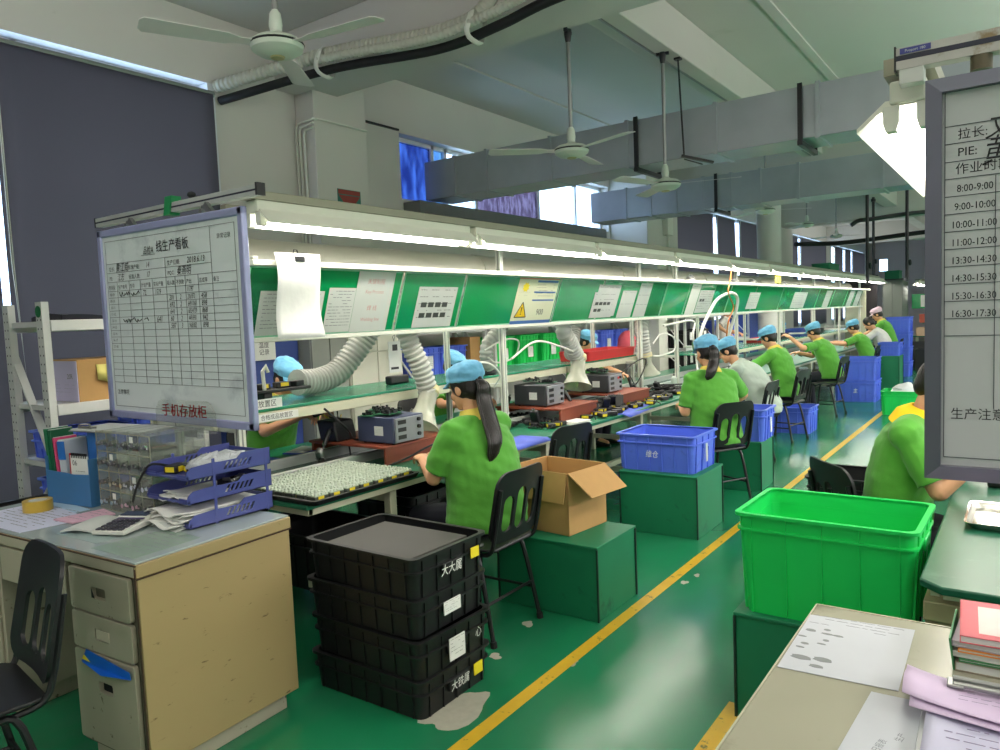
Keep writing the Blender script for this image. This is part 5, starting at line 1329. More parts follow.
# ================================================================== FLOOR BOXES ALONG THE AISLE
def plinth_box(label, x0, x1, y0, y1, h, rz=0):
    t = thing('box_stool', label, 'box stool', ((x0 + x1) / 2, (y0 + y1) / 2, 0), rz, 'green wooden box stools')
    w, d = x1 - x0, y1 - y0
    b = B(); b.bb((-w / 2 + .008, -d / 2 + .008, 0), (w / 2 - .008, d / 2 - .008, h - .014)); obj('carcass', b, mGBOX, t, bevel=.003)
    b = B(); b.bb((-w / 2, -d / 2, h - .014), (w / 2, d / 2, h)); obj('top_board', b, mGBOX, t, bevel=.003)
    b = B()
    for sx in (-1, 1):
        for sy in (-1, 1): b.bb((sx * w / 2 - .009 * (sx > 0), sy * d / 2 - .009 * (sy > 0), 0), (sx * w / 2 + .009 * (sx < 0), sy * d / 2 + .009 * (sy < 0), h - .014))
    obj('corner_strip', b, mat('dark_green_edge', (10, 44, 34), .6), t)
    return t


plinth_box('green box stool under the open carton', -2.44, -1.80, 3.33, 3.80, .40)
plinth_box('green box stool under the nearest blue crate', -2.46, -1.86, 4.92, 5.46, .445)
plinth_box('green box stool under the blue crate beside the second ponytailed worker', -2.46, -1.88, 6.48, 6.92, .435, R(2))
plinth_box('green box stool under the big bright green crate', -.926, -.33, 2.80, 3.27, .425)
plinth_box('small far green box stool beside the tall blue crates', -2.25, -1.9, 15.2, 15.75, .62)
mBS = [('+x', .0, .16, .07, .15, mPAPER, '')]
crate('blue_crate', 'nearest blue crate on a green box stool behind the open carton', (-2.19, 5.2, .447), R(0), .585, .46, .27, mBLUEB, 'blue crates along the aisle', .015, stickers=[('+x', -.02, .13, .03, .13, mPAPER2, ''), ('-y', -.02, .12, 0, .04, None, '维仓')])
crate('blue_crate', 'blue crate on the stool behind the elbow of the second ponytailed worker', (-2.13, 6.70, .437), R(3), .54, .40, .28, mBLUEB, 'blue crates along the aisle', .015, stickers=[('+x', -.02, .13, .05, .13, mPAPER, '')])
crate('blue_crate', 'blue crate on the floor behind the chair of the worker with the buzzed neck', (-2.50, 9.92, .001), 0, .60, .44, .33, mBLUEB, 'blue crates along the aisle', .015)
crate('blue_crate', 'lower blue crate of the pair with black marks behind the fifth worker', (-2.29, 13.45, .001), 0, .62, .48, .36, mBLUEB, 'blue crates along the aisle', .015, stickers=[('-y', .0, .17, 0, .06, None, '主')])
crate('blue_crate', 'upper blue crate of the pair behind the fifth worker', (-2.29, 13.45, .362), 0, .62, .48, .36, mBLUEB, 'blue crates along the aisle', .015)
for k in range(4): crate('blue_crate', 'tall far stack of blue crates by the pink cap, %s' % ['bottom crate', 'second crate up', 'third crate up', 'topmost crate'][k], (-2.27, 18.2, .001 + .32 * k), 0, .46, .45, .32, mBLUEB, 'blue crates along the aisle', .015)
crate('blue_crate', 'blue crate on the small far green stool', (-2.08, 15.48, .622), 0, .36, .42, .24, mBLUEB, 'blue crates along the aisle', .012)
crate('blue_crate', 'blue crate standing before the worker in the white shirt', (-2.35, 16.4, .001), 0, .5, .44, .7, mBLUEB, 'blue crates along the aisle', .015)
crate('green_crate', 'small bright green crate with white packing on the aisle line', (-1.42, 12.0, .001), 0, .56, .44, .34, mGRNB, None, .015)
t = thing('packing_bag', 'white plastic packing heaped in the small green crate', 'bag', (-1.42, 12.0, .05)); b = B(); b.ball((0, 0, .2), (.22, .17, .19), 24, 16)
for v in b.bm.verts: v.co += V((1, 1, 1)) * (.05 * noise.noise(v.co * 9))
obj('film', b, mat('white_film', (226, 228, 230), .4, bump=.5, bscale=20), t)
crate('green_crate', 'big bright green crate on a box stool beside the green table', (-.60, 3.03, .426), R(-1), .605, .44, .395, mGRNB, None, .022, (4, 3), .014, .005, lip=.05)
b = B(); b.bb((-.30, 2.85, .60), (-.288, 2.93, .66)); b.bm.free()

# open carton
t = thing('open_carton', 'open brown carton with raised flaps on the green box stool', 'carton', (-2.215, 3.64, .401), R(-7))
w, d, h, th = .43, .36, .345, .005
b = B()
for a, c in (((-w / 2, -d / 2, 0), (w / 2, d / 2, th)), ((-w / 2, -d / 2, 0), (w / 2, -d / 2 + th, h)), ((-w / 2, d / 2 - th, 0), (w / 2, d / 2, h)), ((-w / 2, -d / 2, 0), (-w / 2 + th, d / 2, h)), ((w / 2 - th, -d / 2, 0), (w / 2, d / 2, h))): b.bb(a, c)
obj('box_body', b, mCARD, t, bevel=.0015)
def flap(p0, p1, ang, ln, axis):
    b = B(); e = V(p1) - V(p0); L_ = e.length
    b.prism([(0.004, 0), (L_ - .004, 0), (L_ - .012, ln), (.012, ln)], -th / 2, th / 2)
    x = e.normalized(); out = V(axis); y = (out * math.cos(ang) + V((0, 0, 1)) * math.sin(ang)); b.bm.transform(frame(p0, x, y)); obj('flap', b, mCARD, t)


flap((w / 2, -d / 2, h), (w / 2, d / 2, h), R(-38), .19, (1, 0, 0))
flap((-w / 2, -d / 2, h), (w / 2, -d / 2, h), R(-80), .165, (0, -1, 0))
flap((-w / 2, d / 2 + .006, h), (w / 2, d / 2 + .006, h), R(-78), .165, (0, 1, 0))
flap((-w / 2, -d / 2, h), (-w / 2, d / 2, h), R(-55), .17, (-1, 0, 0))
b = B(); b.bb((-.2, -d / 2 - .0012, .15), (-.19, -d / 2, .2)); b.bm.free()

# ================================================================== RIGHT SIDE
mRT = mat('green_bench_gloss', (24, 92, 68), .36, var=.14, scale=4, dirt=(110, 150, 126), dscale=2.5, dlo=.55, dhi=.8)
t = thing('green_table', 'green topped workbench at the right with a steel tray on it', 'workbench', (.3, 2.5, 0))
b = B(); b.prism([(-.20, 2.47)] + [(-.262, 2.53), (-.262, 8.2), (.95, 8.2), (.95, 2.47)], .735, .76); obj('worktop', b, mRT, t, world=True, bevel=.006)
b = B(); b.bb((-.235, 2.56, .70), (-.21, 8.1, .735)); b.bb((-.2, 2.54, .70), (.9, 2.56, .735)); obj('apron', b, mIVORY, t, world=True)
for (x, y) in ((-.2, 4.9), (.85, 2.62), (.85, 4.9), (-.2, 7.9), (.85, 7.9)): b = B(); b.bb((x - .025, y - .025, 0), (x + .025, y + .025, .735)); obj('leg', b, mIVORY, t, world=True)
t = thing('drawer_unit', 'worn beige drawer unit under the green table', 'drawers', (.15, 2.62, 0))
b = B(); b.bb((-.405, 0, .0), (.42, .55, .66)); obj('carcass', b, mat('drawer_beige', (150, 138, 108), .5, var=.08, dirt=(70, 60, 46), dscale=18, dlo=.6, dhi=.66), t, bevel=.004)
b = B(); b.bb((-.41, -.012, .60), (.43, .56, .662)); obj('top_panel', b, mat('drawer_beige_top', (172, 160, 124), .5, var=.06, dirt=(90, 76, 54), dscale=14, dlo=.64, dhi=.7), t, bevel=.004)
for z in (.08, .25, .42): b = B(); b.bb((-.39, -.016, z), (.40, .0, z + .155)); obj('drawer', b, MATS['drawer_beige'], t, bevel=.004)
# steel tray with a cup
t = thing('steel_tray', 'shallow stainless steel tray on the green table', 'tray', (-.055, 3.33, .761))
b = B(); w, d = .25, .36
b.loft([[(x, y, z) for x, y in rrect(w + e, d + e, .03)] for e, z in ((-.03, .0), (0, .022), (.012, .024), (.012, .026), (-.004, .025), (-.036, .003))], cap=False); b.plate(rrect(w - .03, d - .03, .03), [], 0, .003); obj('tray_body', b, mat('stainless', (214, 212, 206), .16, metal=1, var=.03), t)
t = thing('steel_cup', 'small round steel dish inside the stainless tray', 'dish', (-.02, 3.33, .765)); b = B(); b.lathe([(.001, 0), (.045, 0), (.055, .022), (.058, .023), (.053, .022), (.043, .003), (.001, .003)], 24); obj('dish_body', b, MATS['stainless'], t)
t = thing('black_tool', 'black tool case lying on the green table behind the whiteboard edge', 'case', (-.02, 4.0, .761)); b = B(); b.bb((-.12, -.1, 0), (.2, .12, .05)); b.bb((-.05, -.03, .05), (.08, .05, .08)); obj('case_body', b, mBLACK, t, bevel=.01)

# front right table
t = thing('packing_table', 'grey-beige table with papers in the right foreground', 'table', (0, 1.5, 0))
mTT = mat('laminate_beige', (162, 160, 140), .25, var=.05, scale=5, dirt=(112, 108, 90), dscale=3, dlo=.55, dhi=.75)
b = B(); b.bb((-.466, .75, .757), (.55, 2.115, .78)); obj('tabletop', b, mTT, t, world=True, bevel=.004)
b = B(); b.bb((-.468, .75, .752), (-.464, 2.117, .782)); b.bb((-.468, 2.112, .752), (.55, 2.117, .782)); obj('edge_band', b, mat('edge_pale', (176, 176, 152), .4), t, world=True)
b = B(); b.bb((-.44, .78, .60), (.5, 2.08, .755)); obj('apron', b, mat('dark_apron', (40, 38, 32), .7), t, world=True)
for (x, y) in ((-.42, 2.05), (-.42, .82), (.48, 2.05), (.48, .82)): b = B(); b.bb((x - .03, y - .03, 0), (x + .03, y + .03, .6)); obj('leg', b, mBLKM, t, world=True)
ZF = .7812
t = desk_sheet([(-.459, 1.690), (-.215, 1.705), (-.222, 2.055), (-.464, 2.03)], 'white handwritten sheet with grey smudges taped on the front right table', mat('sheet_cool', (186, 190, 196), .6, var=.03), z=ZF, th=.0008, rows=0, nm='paper_sheet', group='sheets on the front right table')
c0 = TW[t.name].translation; b = B(); r_ = random.Random(4)
for (x, y, rx, ry) in ((-.44, 1.93, .012, .008), (-.405, 1.95, .008, .006), (-.40, 1.925, .014, .005), (-.375, 1.925, .012, .005), (-.435, 1.845, .009, .006), (-.395, 1.885, .007, .006), (-.40, 1.86, .010, .004), (-.44, 1.82, .010, .004), (-.425, 1.765, .022, .012), (-.38, 1.775, .020, .012), (-.385, 1.735, .015, .008), (-.45, 1.885, .010, .004)):
    b.prism([(x - c0.x + rx * math.cos(2 * PI * k / 12) * (1 + .2 * math.sin(3 * k)), y - c0.y + ry * math.sin(2 * PI * k / 12)) for k in range(12)], .0009, .0013)
obj('smudges', b, mat('smudge_grey', (128, 132, 132), .7, var=.1), t)
b = B(frame((-.46 - c0.x, 1.955 - c0.y, .0009), (1, .03, 0), (0, 1, 0))); sheet_lines(b, .225, .085, 3, 4, .03); obj('handwriting', b, mINKG, t)
t = desk_sheet([(-.285, 1.30), (-.12, 1.33), (-.14, 1.68), (-.262, 1.675)], 'second white sheet running under the lilac papers on the front right table', MATS['sheet_cool'], z=ZF, th=.0008, group='sheets on the front right table')
c0 = TW[t.name].translation; b = B(T(-.185 - c0.x, 1.5 - c0.y, .0009) @ RZ(R(80))); b.text('生产', .012, I4); b.text('日报表', .012, T(-.06, .02, 0)); obj('printing', b, mINKG, t)
# lilac papers and clipboard
mLIL = mat('paper_lilac_form', (204, 184, 212), .7, var=.04); mLIL2 = mat('paper_lilac_pale', (198, 196, 218), .7, var=.04)
t = thing('clipboard', 'clipboard of curled lilac forms in the lower right corner', 'clipboard', (-.055, 1.62, ZF + .001), R(2))
b = B(); b.bb((-.11, -.30, 0), (.16, .16, .004)); obj('board', b, mat('clipboard_clear', (190, 194, 196), .2), t, bevel=.002)
def curled(x0, x1, y0, y1, z, curl, m_, nm):
    b = B(); nx, ny = 12, 12
    def f(i, j):
        u, v = i / nx, j / ny; x = x0 + (x1 - x0) * u; y = y0 + (y1 - y0) * v
        k = max(0, .45 - u) / .45; kz = curl * k * k * (1 + .4 * math.sin(v * 5)); return (x + .12 * curl * k * (1 - v), y, z + kz + .004 * math.sin(u * 6 + v * 3))
    for i in range(nx):
        for j in range(ny): b.poly([f(i, j), f(i + 1, j), f(i + 1, j + 1), f(i, j + 1)])
    bmesh.ops.remove_doubles(b.bm, verts=b.bm.verts[:], dist=1e-6); o = obj(nm, b, m_, t, ang=80); o.modifiers.new('t', 'SOLIDIFY').thickness = .001; return f


curled(-.10, .17, -.30, .12, .010, .006, mLIL2, 'under_sheet'); curled(-.13, .17, -.02, .145, .016, .012, mLIL, 'lilac_form'); curled(-.145, .17, .0, .15, .022, .022, mLIL, 'lilac_form')
b = B(T(-.06, .03, .027)); sheet_lines(b, .2, .10, 5, 5); b.at(T(-.08, -.28, .016)); sheet_lines(b, .22, .26, 6, 9); obj('printing', b, mat('lilac_print', (128, 118, 148), .7), t)
b = B(); b.bb((-.06, .105, .026), (.12, .125, .034)); b.cyl((-.06, .128, .036), (.12, .128, .036), .006, n=10); b.bb((-.07, .10, .025), (-.04, .14, .032)); b.bb((.10, .10, .025), (.13, .14, .032)); obj('clip', b, mSTEEL, t, bevel=.002)
# book stack
bz = ZF
for k, (c, hh, a, s) in enumerate((((150, 140, 120), .030, .02, 'worn grey pad at the bottom of the notebook pile'), ((60, 130, 80), .010, .05, 'green notebook second from the bottom of the pile'), ((206, 206, 200), .016, -.02, 'white notebook in the middle of the pile'), ((222, 142, 62), .012, .03, 'orange notebook below the grey one in the pile'), ((172, 168, 176), .018, -.04, 'grey notebook just under the pink cover'), ((210, 104, 112), .024, .06, 'pink worn notebook on top of the pile'))):
    hh *= .72
    t = thing('notebook', s, 'notebook', (-.030 + .004 * (k % 2), 1.985, bz), a, 'notebooks piled on the front right table')
    b = B(); b.bb((-.095, -.115, 0), (.10, .115, .002)); b.bb((-.095, -.115, hh - .002), (.10, .115, hh)); b.bb((-.096, -.115, 0), (-.094, .115, hh)); obj('cover', b, mat('cover_%d' % k, c, .6, var=.12, scale=10), t)
    b = B(); b.bb((-.094, -.112, .002), (.097, .112, hh - .002)); obj('pages', b, mPAPER2, t)
    if k == 5:
        b = B(); b.bb((-.06, -.09, hh), (.0, .08, hh + .0006)); b.bb((.03, -.1, hh), (.09, .09, hh + .0006)); obj('worn_patch', b, mat('cover_wear', (226, 206, 200), .7, var=.1, scale=20), t)
    bz += hh + .001
b = B(); b.bb((-.128, 1.87, ZF), (-.124, 2.06, ZF + .07)); b.warp(lambda p: (p[0] - (p[2] - ZF) * .12, p[1], p[2])); tag(obj('notebook', b, mat('cover_1', (60, 130, 80))), 'thin bright green notebook leaning on the left of the pile', 'notebook', 'notebooks piled on the front right table')

# whiteboard on the right and its rail
mWBG = mat('whiteboard_grey', (182, 186, 188), .35, var=.02, scale=2); mWBG2 = mat('whiteboard_frame_grey', (112, 114, 128), .32, metal=.5, var=.05)
RX0, RX1, RY_, RZ0, RZ1 = -.197, 1.02, 2.0, 1.182, 2.10
bw, bh = RX1 - RX0, RZ1 - RZ0
t = thing('whiteboard', 'whiteboard with a printed hourly timetable at the right edge', 'whiteboard', (RX0, RY_, RZ0))
b = B(); b.bb((.03, .002, .03), (bw - .03, .014, bh - .03)); obj('panel', b, mWBG, t)
b = B(); fw = .034
O = [(0, 0), (bw, 0), (bw, bh), (0, bh)]; Iq = [(fw, fw), (bw - fw, fw), (bw - fw, bh - fw), (fw, bh - fw)]
for k in range(4):
    a, c, e, g = O[k], O[(k + 1) % 4], Iq[(k + 1) % 4], Iq[k]
    b.poly([(a[0], -.004, a[1]), (c[0], -.004, c[1]), (e[0], -.016, e[1]), (g[0], -.016, g[1])]); b.poly([(g[0], -.016, g[1]), (e[0], -.016, e[1]), (e[0], .004, e[1]), (g[0], .004, g[1])])
    b.poly([(a[0], -.004, a[1]), (c[0], -.004, c[1]), (c[0], .02, c[1]), (a[0], .02, a[1])]); b.poly([(a[0], .02, a[1]), (c[0], .02, c[1]), (e[0], .02, e[1]), (g[0], .02, g[1])])
obj('frame', b, mWBG2, t)
F = frame((-RX0, 0, -RZ0), (1, 0, 0), (0, 0, 1)) @ T(0, 0, 0); F = T(0, .001, 0) @ F
b = B(F); x0 = -.158; hl = lambda z: b.bb((x0, z - .0008, 0), (RX1 - .08, z + .0008, .0008))
zz = [2.066, 1.990, 1.951, 1.911, 1.873] + [1.873 - .0395 * k for k in range(1, 14)]
for z in zz[:14]: hl(z)
hl(1.235); b.bb((x0 - .0008, 1.235, 0), (x0 + .0008, 2.066, .0008))
b.bb((-.062, 1.351, 0), (-.0604, 1.951 - .08, .0008))
obj('ruled_lines', b, mat('board_line', (70, 76, 84)), t)
b = B(F)
for k, s in enumerate(('8:00-9:00', '9:00-10:00', '10:00-11:00', '11:00-12:00', '13:30-14:30', '14:30-15:30', '15:30-16:30', '16:30-17:30')): b.text(s, .0165, T(-.100, 1.8425 - .0403 * k, .0002), 'c', .82)
b.text('拉长:', .019, T(-.134, 1.961, 0)); b.text('PIE:', .019, T(-.134, 1.922, 0)); b.text('作业时段', .0195, T(-.138, 1.884, 0)); b.text('生产注意事项', .021, T(-.145, 1.327, 0), 'l', .93)
obj('printing', b, mat('board_print_black', (30, 32, 36), .6, var=0), t)
b = B(F)
for ss, x, z, h in (('文东', -.083, 1.955, .044), ('黄燕', -.09, 1.90, .05)): b.text(ss, h, T(x, z, .0004), 'l', .8, .3)
obj('handwriting', b, mINK, t)
t = thing('hanging_rail', 'rusty slotted aluminium rail above the right whiteboard', 'rail', (-.262, 2.04, 2.148))
b = B(); L_ = 1.4; b.bb((0, 0, 0), (L_, .04, .05)); b.mat(1); b.bb((0, -.001, .020), (L_, 0, .032)); obj('profile', b, [mat('rail_worn', (184, 182, 178), .42, metal=.2, var=.06, dirt=(140, 122, 92), dscale=9, dlo=.58, dhi=.68), mALUD], t, bevel=.002)
b = B(); b.bb((-.004, -.003, -.003), (0, .043, .054)); obj('end_cap', b, mBLACK, t)
b = B(); b.bb((.008, -.0022, .034), (.072, -.001, .047)); st = obj('blue_label', b, mat('label_blue', (62, 66, 140), .5), t)
b = B(frame((.04, -.0024, .0375), (1, 0, 0), (0, 0, 1))); b.text('Proport 180', .0062, I4, 'c'); obj('lettering', b, mPAPER2, st)
b = B(); b.bb((.006, .0, -.035), (.058, .04, 0)); obj('bracket', b, mALU, t, bevel=.002)
b = B(); b.cyl((.17, .02, -.032), (.17, .02, 0), .022, n=16); obj('roller', b, mat('roller_brown', (96, 88, 66), .5), t)
# the lamp row on the right: twin tubes under a wide hood
L2 = make_lamp('fluorescent_lamp', 'very bright double tube lamp hanging beside the right whiteboard', 1.5, (-.245, 2.10, 2.085), 'fluorescent lamps over the right hand bench', .115)
for k in range(1, 5): dup(L2, (-.245, 2.10 + 1.56 * k, 2.085), 0, 'lamp hidden behind the right whiteboard, %s beyond the bright one' % ['first', 'second', 'third', 'fourth'][k - 1])
b = B(); b.bb((-.30, 2.12, 2.16), (-.19, 9.8, 2.20)); tag(obj('lamp_beam', b, MATS['beam_profile']), 'steel beam carrying the lamps behind the right whiteboard', 'beam')
for y in (2.6, 5.0, 7.4): b = B(); b.bb((.0, y - .02, .761), (.04, y + .02, 2.2)); b.bb((-.3, y - .02, 2.12), (.04, y + .02, 2.16)); tag(obj('rack_post', b, mWHITE), 'white post on the green table behind the right whiteboard, at %s' % {2.6: 'its near end', 5.0: 'its middle', 7.4: 'its far end'}[y], 'post')
# ================================================================== CHAIRS
def chair(label, loc, rz, group='black stacking chairs', slots=3, h=.36):
    t = thing('chair', label, 'chair', loc, rz, group)
    b = B(); n = 8
    pts = rrect(.41, .40, .06, 4)
    b.plate(pts, [], 0, .014); b.warp(lambda p: (p[0], p[1], .445 + p[2] + .020 * (abs(p[0]) / .2) ** 2 - .012 * max(0, p[1] / .2) ** 2)); obj('seat', b, mBLACK, t, bevel=.004)
    b = B(); out = [(x * (1.0 - .05 * max(0, y / .2)), y) for x, y in rrect(.42, h, .075, 6)]
    hol = []; sw = .30 / slots
    for k in range(slots):
        cx = -.15 + sw * (k + .5); ht = .215 - .03 * abs(k - (slots - 1) / 2)
        hol.append(rrect(sw - .022, ht, (sw - .024) / 2, 4, cx, -h / 2 + .05 + ht / 2)[::-1])
    # split into fine strips so that the bend is smooth
    b.plate(out, hol, 0, .013); bmesh.ops.bisect_plane(b.bm, geom=b.bm.verts[:] + b.bm.edges[:] + b.bm.faces[:], plane_co=(0, 0, 0), plane_no=(1, 0, 0))
    for xx in (-.14, -.07, .07, .14): bmesh.ops.bisect_plane(b.bm, geom=b.bm.verts[:] + b.bm.edges[:] + b.bm.faces[:], plane_co=(xx, 0, 0), plane_no=(1, 0, 0))
    b.warp(lambda p: (p[0], -.205 - (p[1] + h / 2) * .20 - p[2] + .5 * p[0] ** 2 * 1.0, .50 + h / 2 + p[1])); obj('backrest', b, mBLACK, t, bevel=.003)
    for s in (-1, 1):
        b = B(); b.tube(catmull([(s * .17, -.10, .435), (s * .185, -.185, .46), (s * .19, -.22, .55), (s * .185, -.265, .78)], 5), .011, 8); obj('back_frame', b, mBLKM, t)
        b = B(); b.tube(catmull([(s * .16, -.06, .435), (s * .19, -.12, .40), (s * .21, -.20, .02), (s * .212, -.205, .0)], 4), .0125, 8); l = obj('leg', b, mBLKM, t)
        b = B(); b.cyl((s * .2115, -.204, 0), (s * .211, -.2, .03), .017, n=10); obj('foot_cap', b, mDARK, l)
        b = B(); b.tube(catmull([(s * .16, .10, .435), (s * .19, .15, .41), (s * .205, .20, .02), (s * .206, .202, .0)], 4), .0125, 8); l = obj('leg', b, mBLKM, t)
        b = B(); b.cyl((s * .2055, .202, 0), (s * .205, .2, .03), .017, n=10); obj('foot_cap', b, mDARK, l)
        b = B(); b.cyl((s * .203, -.17, .17), (s * .199, .18, .17), .008, n=8); obj('stretcher', b, mBLKM, t)
    b = B(); b.cyl((-.20, -.165, .20), (.20, -.165, .20), .008, n=8); b.cyl((-.17, -.06, .435), (.17, -.06, .435), .01, n=8); b.cyl((-.17, .10, .435), (.17, .10, .435), .01, n=8); obj('crossbar', b, mBLKM, t)
    return t


c0 = chair('black chair of the ponytailed worker nearest the camera', (-2.31, 3.03, 0), R(90))
def chair_at(label, x, y, a): return dup(c0, (x, y, 0), R(a), label)


chair_at('empty black chair pushed up to the bench behind the open carton', -2.78, 4.44, 78)
chair_at('black chair of the second ponytailed worker beside the blue crates', -2.13, 6.02, 62)
chair_at('black chair of the worker in the grey shirt, mostly hidden', -2.36, 7.72, 88)
chair_at('black chair of the capped man in profile, legs in full view', -2.40, 9.24, 80)
chair_at('black chair of the worker raising a hand, legs standing clear on the floor', -2.40, 11.62, 84)
chair_at('small far black chair of the worker with a cap facing left near the tall crates', -2.40, 14.5, 90)
chair_at('far black chair of the worker in the white shirt', -2.34, 16.0, 92)
chair_at('far black chair of the worker in the pink cap', -2.35, 17.1, 90)
chair_at('black chair of the worker with the yellow collar at the right table', -.56, 3.90, -52)
chair_at('black chair on the far side under the nearest blue cap', -4.62, 3.5, -90)
chair_at('black chair on the far side of the bench opposite the front post', -4.62, 5.36, -90)
chair_at('black chair on the far side behind the red tray', -4.62, 8.1, -90)
c1 = chair('black chair with its back against the office desk drawers', (-2.72, .83, 0), R(172), slots=3, h=.40)
b = B(T(-.0, -.292, .80) @ RX(PI / 2)); b.text('A', .028, T(-.13, .02, 0)); b.text('F', .028, T(.03, .02, 0)); b.warp(lambda p: (p[0], p[1] - .012 + .5 * p[0] ** 2, p[2])); obj('letter_marks', b, mPAPER2, c1)
crate('black_crate', 'black crate on the floor behind the chair at the right table', (-.80, 4.75, .001), 0, .5, .4, .30, mBC, 'black crates at the right table', .012)
crate('black_crate', 'black crate stacked higher behind the worker with the yellow collar', (-.80, 4.75, .302), 0, .5, .4, .30, mBC, 'black crates at the right table', .012)

# ================================================================== PEOPLE
mGSH = mat('lime_polo', (86, 164, 52), .85, var=.10, scale=9, bump=.25, bscale=26, sheen=.2)
mGRY = mat('grey_green_tee', (176, 190, 176), .85, var=.07, scale=9, bump=.25, bscale=22)
mWSH = mat('white_shirt', (214, 212, 204), .85, var=.05, bump=.2, bscale=22)
mYCOL = mat('yellow_collar', (228, 206, 92), .8, var=.05); mYCOL2 = mat('strong_yellow_collar', (248, 206, 20), .8, var=.05)
mCAP = mat('blue_cap_cloth', (112, 182, 220), .85, var=.12, scale=14, bump=.35, bscale=30, sheen=.2); mPCAP = mat('pink_cap_cloth', (222, 190, 206), .85, var=.08)
mTRS = mat('dark_trousers', (30, 32, 44), .85, var=.1); mSHOE = mat('shoe_black', (24, 24, 26), .5)
mEYEW = mat('eye_white', (226, 222, 214), .3, var=0); mLIP = mat('lip', (176, 104, 92), .5, var=0)


def remesh(b, vox, smooth=3, ratio=None):
    bmesh.ops.recalc_face_normals(b.bm, faces=b.bm.faces[:])
    me = bpy.data.meshes.new('tmp'); b.bm.to_mesh(me); b.bm.free(); o = bpy.data.objects.new('tmp', me); C.objects.link(o)
    r = o.modifiers.new('r', 'REMESH'); r.mode = 'VOXEL'; r.voxel_size = vox
    s = o.modifiers.new('s', 'SMOOTH'); s.iterations = smooth; s.factor = .5
    if ratio: d = o.modifiers.new('d', 'DECIMATE'); d.ratio = ratio
    m2 = bpy.data.meshes.new_from_object(o.evaluated_get(bpy.context.evaluated_depsgraph_get()))
    bpy.data.objects.remove(o); bpy.data.meshes.remove(me); q = B(); q.bm.from_mesh(m2); bpy.data.meshes.remove(m2); return q


def limb(b, p0, p1, r0, r1, n=14, flat=1, up=None):
    p0, p1 = V(p0), V(p1); d = (p1 - p0).normalized()
    P = [p0 - d * r0 * .92, p0 - d * r0 * .6, p0, p0.lerp(p1, .35), p0.lerp(p1, .7), p1, p1 + d * r1 * .6, p1 + d * r1 * .92]
    rr = [r0 * .35, r0 * .8, r0, r0 + (r1 - r0) * .3, r0 + (r1 - r0) * .68, r1, r1 * .8, r1 * .35]
    b.tube(P, rr, n, flat=flat, up=up)


def ik(s, t, l1, l2, pole):
    s, t = V(s), V(t); d = t - s; L = min(d.length, (l1 + l2) * .999); d.normalize(); t = s + d * L
    a = (l1 * l1 - l2 * l2 + L * L) / (2 * L); h = math.sqrt(max(0, l1 * l1 - a * a)); p = V(pole); p = (p - d * p.dot(d)).normalized()
    return s + d * a + p * h, t


def hand(b, w, d, nrm, side, curl=.5, sp=1.0):
    """palm, four unequal bent fingers, thumb off the side; d finger direction, nrm back of the hand, side = thumb side"""
    w, d, nrm = V(w), V(d).normalized(), V(nrm); nrm = (nrm - d * nrm.dot(d)).normalized(); x = V(side); x = (x - d * x.dot(d) - nrm * x.dot(nrm)).normalized()
    m = M((x, d, nrm)).transposed().to_4x4(); m.translation = w
    b.ball(m @ V((0, .045, 0)), (.040, .056, .017), 16, 10, m.to_3x3().to_4x4())
    for k, (px, L) in enumerate(((.029, .074), (.010, .084), (-.010, .078), (-.028, .060))):
        a0 = m @ V((px, .078, 0)); ang = curl * (.7 + .12 * k); p1 = m @ V((px * (1 + .25 * sp), .078 + L * .5 * math.cos(ang), -L * .5 * math.sin(ang)))
        a2 = ang * 2.1; p2 = p1 + m.to_3x3() @ V((px * .1, L * .55 * math.cos(a2), -L * .55 * math.sin(a2)))
        limb(b, a0, p1, .0098, .0088, 8); limb(b, p1, p2, .0088, .0074, 8)
    t0, t1, t2 = m @ V((.030, .022, -.004)), m @ V((.056, .056, -.018)), m @ V((.054, .086, -.036 - .02 * curl)); limb(b, t0, t1, .0135, .0110, 8); limb(b, t1, t2, .0105, .0085, 8)


